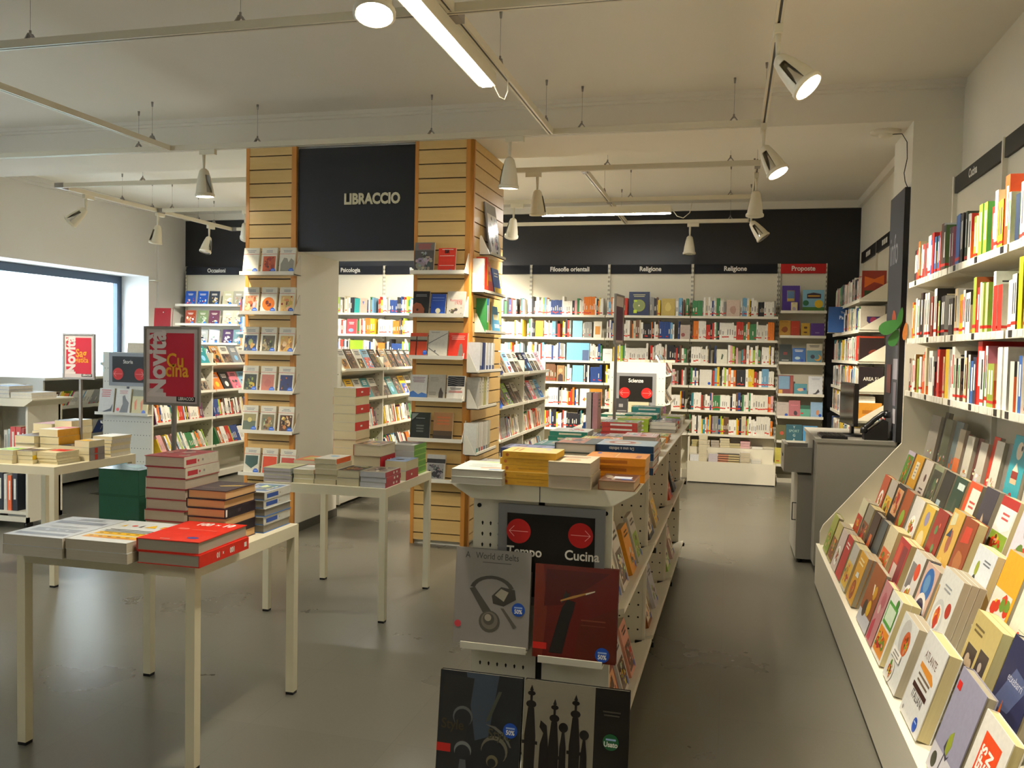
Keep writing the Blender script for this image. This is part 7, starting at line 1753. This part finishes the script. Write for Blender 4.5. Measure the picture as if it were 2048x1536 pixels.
    FO = [(-1.072, 0, 0.245, 0.285, '#16264a', [('c', 0.5, 0.42, 0.30, hx('#8a9444')), ('c', 0.5, 0.42, 0.24, hx('#7f8a50')), ('r', 0.24, 0.1, 0.40, 0.24, hx('#b8cc34')), ('r', 0.24, 0.58, 0.40, 0.66, hx('#b8cc34')), ('c', 0.5, 0.42, 0.04, CREAM), ('l', 0.18, 0.86, 0.82, 2, 0.07, hx('#b9b48a'), 3)], 'large navy book with a green disc, first Religione bay'),
          (-0.726, 0, 0.16, 0.205, '#b39c4e', [blob(r, 0.5, 0.5, 0.25, 0.3, hx('#c9b66a'))], 'old gold book, first Religione bay'),
          (-1.80, 2, 0.28, 0.215, '#6fb0cc', [('r', 0.33, 0.0, 0.335, 1, hx('#5a98b8')), ('r', 0.66, 0.0, 0.665, 1, hx('#5a98b8')), ('r', 0.7, 0.0, 0.98, 0.6, hx('#4a5f84'))], 'broad light blue slipcase, Filosofie orientali bay'),
          (-1.795, 3, 0.135, 0.205, '#74b4cc', [('r', 0.5, 0, 0.51, 1, hx('#5a98b8'))], 'light blue slipcase on the fourth shelf, Filosofie orientali bay'), (-2.01, 3, 0.095, 0.2, '#8a6a44', [('c', 0.5, 0.68, 0.28, hx('#b08a60')), ('p', [(0.15, 0.0), (0.85, 0.0), (0.8, 0.4), (0.5, 0.5), (0.2, 0.4)], hx('#3a2a2a'))], 'brown book with a bald portrait'),
          (-1.568, 4, 0.15, 0.21, '#cf7a1c', [('r', 0.5, 0, 0.51, 1, hx('#b0661a'))], 'orange book on the fifth shelf, Filosofie orientali bay'), (-1.705, 4, 0.115, 0.21, '#d8d6cc', [('p', [(0.3, 0.35), (0.5, 0.5), (0.7, 0.4), (0.5, 0.25)], hx('#c9a02c')), ('p', [(0.3, 0.35), (0.5, 0.5), (0.5, 0.3)], hx('#c03a2c'))], 'white book with a coloured kite shape'),
          (-2.288, 1, 0.1, 0.2, '#cf7f22', [], 'orange book, second shelf, Filosofie orientali bay'), (-1.812, 1, 0.12, 0.205, '#7fbcd0', [], 'pale blue book, second shelf, Filosofie orientali bay'), (-1.563, 1, 0.1, 0.2, '#d8d2c0', [('r', 0.2, 0.2, 0.8, 0.7, hx('#c98a3a'))], 'cream book with an orange square'),
          (-1.437, 2, 0.115, 0.15, '#d9dcdc', [('l', 0.2, 0.6, 0.8, 1, 0.05, GREY, 3)], 'small white pamphlet beside the pole'),
          (-4.72, 0, 0.075, 0.19, '#2a9a94', [], 'teal book, second Psicologia bay'), (-4.635, 0, 0.095, 0.19, '#c4a494', [('p', [(0.35, 0.8), (0.65, 0.8), (0.5, 0.55)], hx('#5a6aa8'))], 'pinkish book with a blue triangle'), (-4.793, 1, 0.14, 0.195, '#b8424a', [('l', 0.2, 0.75, 0.75, 2, 0.1, WHITE, 3), ('c', 0.45, 0.25, 0.25, hx('#7a9ab8'), 0.17)], 'red book with a blue swirl'), (-4.725, 2, 0.18, 0.2, '#86b41e', [('r', 0.5, 0, 0.51, 1, hx('#74a018'))], 'lime green book pair'),
          (-0.09, 2, 0.12, 0.17, '#d2d0bc', [('p', [(0.4, 0.3), (0.55, 0.3), (0.65, 0.6), (0.5, 0.7)], hx('#3a4a34'))], 'pale book with a dark feather'), (-0.522, 1, 0.115, 0.17, '#b5a598', [('c', 0.3, 0.3, 0.2, hx('#8a4a4a'))], 'greyish book with a red robe'), (0.02, 0, 0.15, 0.19, '#c9b4a4', [blob(r, 0.5, 0.4, 0.3, 0.3, hx('#b09080'))], 'pale rose book, second Religione bay'),
          (-0.27, 3, 0.14, 0.19, '#cfccc0', [('c', 0.8, 0.15, 0.12, BLUE50)], 'cream book with blue sticker, second Religione bay')]
    occu = {}
    for x, si, w, h, c, pr, nm in FO:
        s = spec(w, h, 0.02, hx(c), hx(c), None, False, pr, [], PAPER)
        put(s, nm, stand(s, x, 10.375, SHELF_Z[si] - 0.0035, 0, 4), gf, parts=False)
        occu.setdefault(si, []).append((x - w / 2 - 0.006, x + w / 2 + 0.006))
    # bench stacks
    gb = 'stacks on the bench below Religione'
    rb = random.Random(77)
    front = [(-0.37, 0.10, 0.4, 'white', 1), (-0.272, 0.095, 12, 'cream', 0), (-0.155, 0.105, 4, 'lilac-white', 0), (-0.045, 0.11, 4, 'dark-bound peach', 0), (0.075, 0.115, 4, 'dark-bound cream', 0), (0.20, 0.105, 5, 'beige', 0), (0.325, 0.105, 2, 'white-topped grey', 0)]
    pc = {'white': '#d6d8da', 'cream': '#cfc5a8', 'lilac-white': '#c4bcc4', 'dark-bound peach': '#c98a6c', 'dark-bound cream': '#cbb98a', 'beige': '#c0b49a', 'white-topped grey': '#c4c2b8'}
    for x, w, n, nm, _ in front:
        n = int(n) or 1
        dark = 'dark' in nm
        s = spec(w, 0.13, 0.026 if n != 1 else 0.09, hx('#2a2024') if dark else hx('#d8d4c8'), hx('#2a2024') if dark else hx(pc[nm]), None, dark, [], [], hx(pc[nm]))
        stack(s, x, 10.275, 0.2355, [-90 if dark else 0][:1] * n, nm + ' book', 'on the bench front deck', gb, 0.003, parts=False, r=rb, cat='paperback', nm='paperback')
    back = [(-0.36, 0.10, 3, 'yellowish', '#b8ad7a'), (-0.25, 0.1, 3, 'ivory', '#cfc6b0'), (-0.14, 0.095, 3, 'brown-topped', '#b0a698'), (-0.03, 0.11, 4, 'dark-capped', '#cfc5a4'), (0.085, 0.12, 2, 'olive-edged', '#b8ac80'), (0.205, 0.11, 3, 'pink-topped', '#c9a0a0'), (0.34, 0.12, 1, 'flat white', '#d8d6cc')]
    for x, w, n, nm, c in back:
        s = spec(w, 0.13, 0.027, hx('#a06a70') if 'pink' in nm else hx('#6a5f52'), hx(c), None, False, [], [], hx(c))
        stack(s, x, 10.445, 0.401, [0] * n, nm + ' book', 'on the bench rear deck', gb, 0.003, parts=False, r=rb, cat='paperback', nm='paperback')
    # gondola displays
    def tilted(gon, label, y0s, tiers, seed, pal):
        rg = random.Random(seed)
        xc = gon[0] - 0.28
        for (bay0, n, tz, tn) in tiers:
            step = 0.92 / n
            for i in range(n):
                c, pr = novel_cover(rg)
                w = min(0.165, step - 0.01)
                s = spec(w, w * 1.4, 0.018, c, rg.choice([c, WHITE]), None, False, pr, [], PAPER, 'gloss' if rg.random() < 0.4 else 'print')
                xo = 0.29
                z = tz - 0.09 + (xo - 0.011) / 0.319 * 0.09 + 0.013
                y = gon[1] + bay0 + 0.045 + step * (i + 0.5)
                lab = '%s paperback leaning, %s along the %s tier %s' % (cname(c), ordn(i + 1), tn, label)
                put(s, lab, T(xc + xo, y, z) @ R(90, 'Z') @ R(-28, 'X') @ T(-w / 2, 0, 0), 'leaning books on the back room gondolas', parts=False, cat='paperback', name='paperback')
    Z4 = (1.27, 0.98, 0.69, 0.38)
    tilted(GA, 'behind the Storia board', 0, [(0, 5, Z4[0], 'near top'), (1, 5, Z4[0], 'far top'), (0, 5, Z4[1], 'near second'), (1, 5, Z4[1], 'far second')], 1, None)
    tilted(GB, 'seen through the passage', 0, [(0, 5, Z4[0], 'near top'), (1, 5, Z4[0], 'far top'), (0, 5, Z4[1], 'near second'), (1, 5, Z4[1], 'far second')], 2, None)
    tilted(GC, 'by the two-sided column', 0, [(0, 5, Z4[0], 'near top'), (1, 5, Z4[0], 'far top'), (0, 5, Z4[1], 'near second'), (1, 5, Z4[1], 'far second')], 3, None)
    tilted(GD, 'behind the Scienze board', 0, [(0, 5, Z4[0], 'top'), (0, 5, Z4[1], 'second'), (0, 5, Z4[2], 'third')], 4, None)
    # books on the gondola ends and tops
    ge = 'books on gondola ends'
    L = bpy.data.objects
    for gname, x0, x1, y, z in (('book_gondola.001', 0.0 - 0.30, 0.30, -0.10, 0.795), ('book_gondola.004', -0.26, 0.30, -0.10, 0.81)):
        MB().box(x0, y, z - 0.008, x1, -0.012, z).box(x0, y - 0.005, z - 0.008, x1, y, z + 0.02).build('ledge', 'shelf', L[gname])
    for i, (x, w, h, c, pr, nm) in enumerate(((-5.925, 0.17, 0.25, '#c9c6bc', [('l', 0.1, 0.9, 0.8, 4, 0.08, hx('#a8443c'), 3), ('p', [(0.2, 0.05), (0.9, 0.1), (0.95, 0.4), (0.8, 0.2)], BLACK)], 'white book with red lines and a black curve'),
                                             (-5.735, 0.17, 0.25, '#cfcbbf', [('l', 0.2, 0.9, 0.8, 3, 0.05, hx('#a8645c'), 3), ('p', [(0.3, 0.05), (0.85, 0.05), (0.9, 0.45), (0.7, 0.6), (0.6, 0.75), (0.45, 0.7), (0.5, 0.4)], hx('#4a463e')), ('c', 0.2, 0.18, 0.1, RED)], 'white book with a crouching man'),
                                             (-5.545, 0.17, 0.24, '#cbbf8a', [('r', 0, 0.75, 1, 1, hx('#6a6444')), ('p', [(0.2, 0.2), (0.3, 0.2), (0.3, 0.65), (0.15, 0.5)], hx('#c0642c')), ('p', [(0.6, 0.2), (0.7, 0.2), (0.7, 0.65), (0.55, 0.5)], hx('#c0642c')), ('c', 0.8, 0.1, 0.13, BLUE50)], 'straw-coloured book with two red shapes'))):
        s = spec(w, h, 0.02, hx(c), hx(c), None, False, pr, [], PAPER)
        put(s, nm + ' below the Storia board', stand(s, x, 7.185, 0.797, 0, 8), ge)
    for i, (x, w, h, c, pr, nm) in enumerate(((-1.045, 0.12, 0.22, '#2c2a2a', [('r', 0.25, 0.6, 0.6, 0.75, hx('#7d7a78')), ('r', 0.1, 0.4, 0.9, 0.46, hx('#6a6866'))], 'black book with grey squares'), (-0.88, 0.205, 0.19, '#a8a284', [('l', 0.15, 0.75, 0.85, 3, 0.16, hx('#7d7a5c'), 3)], 'khaki book with faded lettering'), (-0.69, 0.165, 0.155, '#4a2c3c', [('p', [(0.1, 0.1), (0.5, 0.1), (0.9, 0.8), (0.4, 0.6)], hx('#8a6a2c')), ('c', 0.6, 0.25, 0.14, hx('#b8402c'))], 'plum book with ochre curves'))):
        s = spec(w, h, 0.02, hx(c), hx(c), None, False, pr, [], PAPER)
        put(s, nm + ' below the Scienze board', stand(s, x, 8.672, 0.812, 0, 7), ge)
    for i, (x, y, yaw, ln, c) in enumerate(((-0.98, 8.92, 20, 0, '#b0603a'), (-0.86, 8.95, -25, 0, '#c9c4b4'), (-0.74, 8.96, 15, 0, '#3a3a40'), (-0.66, 9.1, 40, 0, '#c0b488'))):
        s = spec(0.13, 0.19, 0.025, hx(c), hx(c), None, False, [], [('r', 0.3, 0.2, 0.7, 0.8, WHITE)], PAPER)
        put(s, '%s book thrown loosely on top of the Scienze gondola' % ('rust', 'pale', 'black', 'straw')[i], lay(s, x, y, 1.4005, yaw), ge, parts=False)
    s = spec(0.16, 0.16, 0.03, hx('#d6d2c4'), None, None, False, [], [], PAPER)
    put(s, 'white open book like a tent on the Storia gondola', T(-5.86, 7.42, 1.401) @ R(35, 'Z') @ R(-55, 'X'), ge, parts=False)
    s = spec(0.2, 0.30, 0.04, hx('#b02a34'), hx('#d8c8c8'), None, True, [('c', 0.55, 0.85, 0.03, WHITE)], [], hx('#e0d8d4'), 'gloss')
    st = thing('book_easel', 'clear easel holding the red book above the Storia gondola', 'easel', T(-5.86, 8.0, 1.40))
    MB().box(-0.09, -0.05, 0.0, 0.09, 0.05, 0.004).build('foot', 'acryl', st)
    MB().box(-0.02, 0.0, 0.004, 0.02, 0.006, 0.17).box(-0.06, -0.05, 0.165, 0.06, 0.006, 0.17).build('upright', 'acryl', st)
    put(s, 'glossy red book on an easel near the window', stand(s, -5.86, 7.955, 1.5705, 0, 4), ge)
    s = rspec(r, w=0.13, h=0.19, t=0.03)
    # gondola cut off by the picture edge
    gl = 'books in the gondola at the picture edge'
    x = -5.60
    for i, (c, t, h) in enumerate((('#c9c4b8', 0.035, 0.24), ('#b8cfd0', 0.02, 0.25), ('#b03028', 0.045, 0.27), ('#a82c24', 0.05, 0.27), ('#8a2420', 0.03, 0.26))):
        s = spec(0.17, h, t, hx(c), hx(c), None, False, [], [('r', 0.3, 0.3, 0.7, 0.85, WHITE if i > 1 else GREY), ('r', 0, 0.02, 1, 0.1, BAND)], PAPER)
        x += t + 0.004
        put(s, '%s spine, %s in the upper bay of the gondola at the picture edge' % (cname(hx(c)), ordn(i + 1)), spine_out(s, x, 5.64, 0.5405, 0, 0), gl, parts=False)
    x = -5.85
    for i, (c, t, h) in enumerate((('#b8bcc0', 0.05, 0.22), ('#d8b818', 0.06, 0.25), ('#c03a24', 0.05, 0.27), ('#1c1c22', 0.06, 0.3), ('#c9c9c4', 0.03, 0.29), ('#c9582c', 0.035, 0.28), ('#22242c', 0.05, 0.3))):
        s = spec(0.2, h, t, hx(c), hx(c), None, False, [], [('r', 0.3, 0.3, 0.7, 0.85, WHITE)], PAPER)
        x += t + 0.008
        put(s, '%s spine, %s in the lower bay of the gondola at the picture edge' % (cname(hx(c)), ordn(i + 1)), spine_out(s, x, 5.63, 0.1405, 0, 0), gl, parts=False)
    s = spec(0.15, 0.2, 0.03, hx('#cfc8b0'), WHITE, None, False, photo(r, 0.1, 0.2, 0.9, 0.6, FOOD, 5) + [('c', 0.75, 0.12, 0.13, BLUE50)], [], PAPER)
    put(s, 'cream cookbook with a blue sticker facing out at the picture edge', stand(s, -5.63, 5.605, 0.5405, 0, 0) @ T(-0.07, 0, 0), gl, parts=False)
    for i, (x, y, w, h, t, c, n) in enumerate(((-5.62, 5.75, 0.17, 0.24, 0.03, '#2a5a98', 3), (-5.42, 5.76, 0.2, 0.26, 0.022, '#d4d6da', 2), (-5.80, 5.9, 0.16, 0.2, 0.03, '#c9bf9a', 3))):
        s = spec(w, h, t, hx(c), hx(c), None, False, [], [], hx('#cfc9ba'))
        stack(s, x, y, 1.0405, [0] * n, cname(hx(c)) + ' book', 'on top of the gondola at the picture edge', gl, parts=False, r=rb)
    s = spec(0.2, 0.3, 0.02, hx('#2c7a8c'), hx('#2c7a8c'), None, False, [('r', 0.1, 0.02, 0.6, 0.08, RED), ('p', [(0.0, 0.0), (0.5, 0.05), (0.3, 0.5), (0, 0.5)], hx('#6a7a5a'))], [], PAPER)
    put(s, 'teal magazine hanging behind the gondola at the picture edge', stand(s, -5.14, 6.35, 0.165, 0, 6), gl, parts=False)
    _t = thing('magazine_rack', 'low white wire rack holding the teal magazine', 'rack', T(-5.14, 6.36, 0.0))
    MB().box(-0.11, -0.04, 0.155, 0.11, 0.06, 0.163).build('tray', 'shelf', _t)
    for q in (-0.1, 0.1):
        MB().box(q - 0.006, 0.045, 0, q + 0.006, 0.057, 0.5).build('post', 'shelf', _t)
    return occu
OCC = back_books()

# ------------------------------------------------------------------ everything too many to count: rows of spines in the back room
def spine_rows():
    r = random.Random(909)
    mb = MB()
    pal = [(WHITE, 14), (hx('#dcd8ca'), 6), (hx('#c9bfa4'), 3), (hx('#b8301f'), 3), (hx('#d87420'), 2), (hx('#d8b82c'), 2), (hx('#26262c'), 4), (hx('#24407c'), 3), (hx('#6a9ec0'), 2), (hx('#3a7a4a'), 2), (hx('#6a4a34'), 2), (hx('#8a8a86'), 2), (hx('#5a2c4a'), 1), (hx('#9ab83a'), 1), (hx('#2f7f86'), 1), (hx('#d8a0a0'), 1)]
    cols = [c for c, k in pal for _ in range(k)]
    red = hx('#c4362a')
    pg = hx('#d8cfb6')
    def bk(f, t, h, w, c, tagp=0.45):
        """f maps (along, depth, up) to room coordinates"""
        pts = [f(a, d, u) for u in (0, h) for a, d in ((0, 0), (t, 0), (t, w), (0, w))]
        b = len(mb.v)
        mb.v += [tuple(p) for p in pts]
        for q, cc in (((0, 1, 5, 4), c), ((1, 2, 6, 5), c), ((3, 0, 4, 7), c), ((4, 5, 6, 7), pg), ((2, 3, 7, 6), pg)):
            mb.f.append(tuple(b + k for k in q)); mb.c.append(cc); mb.sm.append(False)
        if r.random() < 0.6:
            v0 = h * r.uniform(0.5, 0.65)
            mb.face([f(t * 0.3, -0.0008, h * 0.3), f(t * 0.7, -0.0008, h * 0.3), f(t * 0.7, -0.0008, v0), f(t * 0.3, -0.0008, v0)], GREY if sum(c) > 1.2 else hx('#d8d4c4'))
        if r.random() < tagp:
            z0 = r.uniform(0.018, 0.03)
            mb.face([f(0, -0.001, z0), f(t, -0.001, z0), f(t, -0.001, z0 + 0.014), f(0, -0.001, z0 + 0.014)], red)
    def row(f, L, hmax, skip=(), tagp=0.45, white=1.0, dep=0.15, run=True):
        x = 0.0
        while x < L:
            t = r.uniform(0.010, 0.030)
            if x + t > L:
                break
            s = next((q for q in skip if q[0] - t < x < q[1]), None)
            if s:
                x = s[1] + 0.001
                continue
            c = r.choice(cols); k = 1
            if r.random() < 0.16:
                k = r.randint(2, 6)
            h = min(hmax, r.uniform(0.165, 0.225))
            for _ in range(k):
                if x + t > L or any(q[0] - t < x < q[1] for q in skip):
                    break
                ff = (lambda x0: lambda a, d, u: f(x0 + a, d, u))(x)
                bk(ff, t, h + r.uniform(-0.003, 0.003), dep, c, tagp)
                x += t + 0.0008
            if r.random() < 0.03:
                x += r.uniform(0.01, 0.05)
    # back wall bays
    for i in range(1, 8):
        x0, x1 = UX[i] + 0.02, UX[i + 1] - 0.02
        for si, z in enumerate(SHELF_Z):
            yy = 10.395
            sk = [(a - x0, b - x0) for a, b in OCC.get(si, [])]
            row((lambda a, d, u: (x0 + a, yy + d + 0.0, z - 0.004 + u)), x1 - x0, 0.232 if si else 0.26, sk, 0.55)
    for z in SLZ[3:]:
        row((lambda a, d, u: (UX[0] + 0.02 + a, 10.395 + d, z - 0.02 + u)), 0.95, 0.24)
    # tall unit beside the desk, spines towards the aisle
    for a0 in (8.17, 9.155):
        for z in RZ:
            row((lambda a, d, u: (1.112 + d, a0 + 0.93 - a, z + u)), 0.92, 0.235, (), 0.35)
    # lower tiers of the gondolas: spines towards the room, leaning
    for gon, n, Lb in ((GA, 2, 1.0), (GB, 2, 1.0), (GC, 2, 1.0), (GD, 1, 0.95)):
        xc = gon[0] - 0.28
        for k in range(n):
            for z in ((0.69, 0.38) if gon is not GD else (0.38,)):
                y0 = gon[1] + k * Lb + 0.03
                sl = 0.45 if z < 0.5 else 0.12
                def f(a, d, u, y0=y0, z=z, xc=xc, sl=sl):
                    return (xc + 0.30 - d - u * 0.12, y0 + a + (-u * sl if True else 0) + 0.10 * (sl > 0.3), z - 0.004 - d * 0.28 + u)
                row(f, Lb - 0.20, 0.21, (), 0.4, dep=0.14)
    # window unit, books leaning in colour runs
    for z in (0.80, 0.48):
        def f(a, d, u, z=z):
            return (-6.63 - d, 7.25 + a + u * 0.55, z + 0.022 - d * 0.07 + u * 0.8)
        cs = cols
        row(f, 1.6, 0.2, (), 0.1, dep=0.13)
    o = mb.build('shelved_books', 'print')
    tag(o, 'rows of upright book spines filling the back room shelves', 'books', kind='stuff')
spine_rows()

# the first books of the tall unit show their covers to the viewer
def side_unit_covers():
    g = 'end books of the tall unit by the desk'
    r = random.Random(31)
    for i, (z, c, h, pr, nm) in enumerate(((2.01, '#8a2c1c', 0.25, [('p', [(0.1, 0.4), (0.5, 0.6), (0.9, 0.5), (0.9, 0.85), (0.5, 0.7), (0.1, 0.8)], hx('#c9601c')), ('r', 0.1, 0.1, 0.9, 0.3, hx('#3a4a2a'))], 'red and orange patterned book'),
                                          (1.74, '#b5ac9c', 0.21, [('p', [(0.25, 0.55), (0.8, 0.55), (0.8, 0.35), (0.5, 0.12), (0.25, 0.35)], hx('#3a2c5a')), ('c', 0.52, 0.4, 0.14, hx('#8a2c4a'))], 'beige book with a purple shield'),
                                          (1.46, '#2a1c1c', 0.23, [('r', 0, 0.9, 1, 0.96, hx('#b03a1c')), blob(r, 0.6, 0.3, 0.25, 0.2, hx('#6a2c1c'))], 'dark book with a red stripe'),
                                          (1.19, '#241a1e', 0.22, [('t', 'AREA 51', 0.5, 0.45, 0.22, hx('#c9c4b8'), 'c', 0.02, 0.8), ('c', 0.5, 0.2, 0.16, hx('#8a8434'))], 'black book titled AREA 51'),
                                          (0.93, '#c98a2c', 0.16, [('r', 0.2, 0.4, 0.8, 0.6, hx('#a86a1c'))], 'orange book'))):
        s = spec(0.2, h, 0.022, hx(c), hx(c), None, False, pr, [], PAPER)
        put(s, nm + ' at the near end of the tall unit', T(1.115, 8.162, z + 0.0005) @ R(0, 'Z'), g, parts=False)
    s = spec(0.19, 0.26, 0.012, hx('#24508f'), None, None, False, [('t', 'The', 0.62, 0.74, 0.16, hx('#cfd8e4'), 'l', 0.0), ('t', 'Pa', 0.55, 0.52, 0.26, hx('#cfd8e4'), 'l', 0.02)], [], PAPER, 'gloss')
    put(s, 'blue book jutting out into the aisle from the tall unit', T(0.96, 9.3, 1.741) @ R(0, 'Z'), g, parts=False)
    sp = thing('open_book_prop', 'small white bookend holding the jutting blue book', 'bookend', T(1.02, 9.318, 1.735))
    MB().box(-0.06, -0.004, 0.0, 0.09, 0.06, 0.004).box(-0.06, 0.0, 0.004, 0.06, 0.004, 0.12).build('plate', 'shelf', sp)
side_unit_covers()
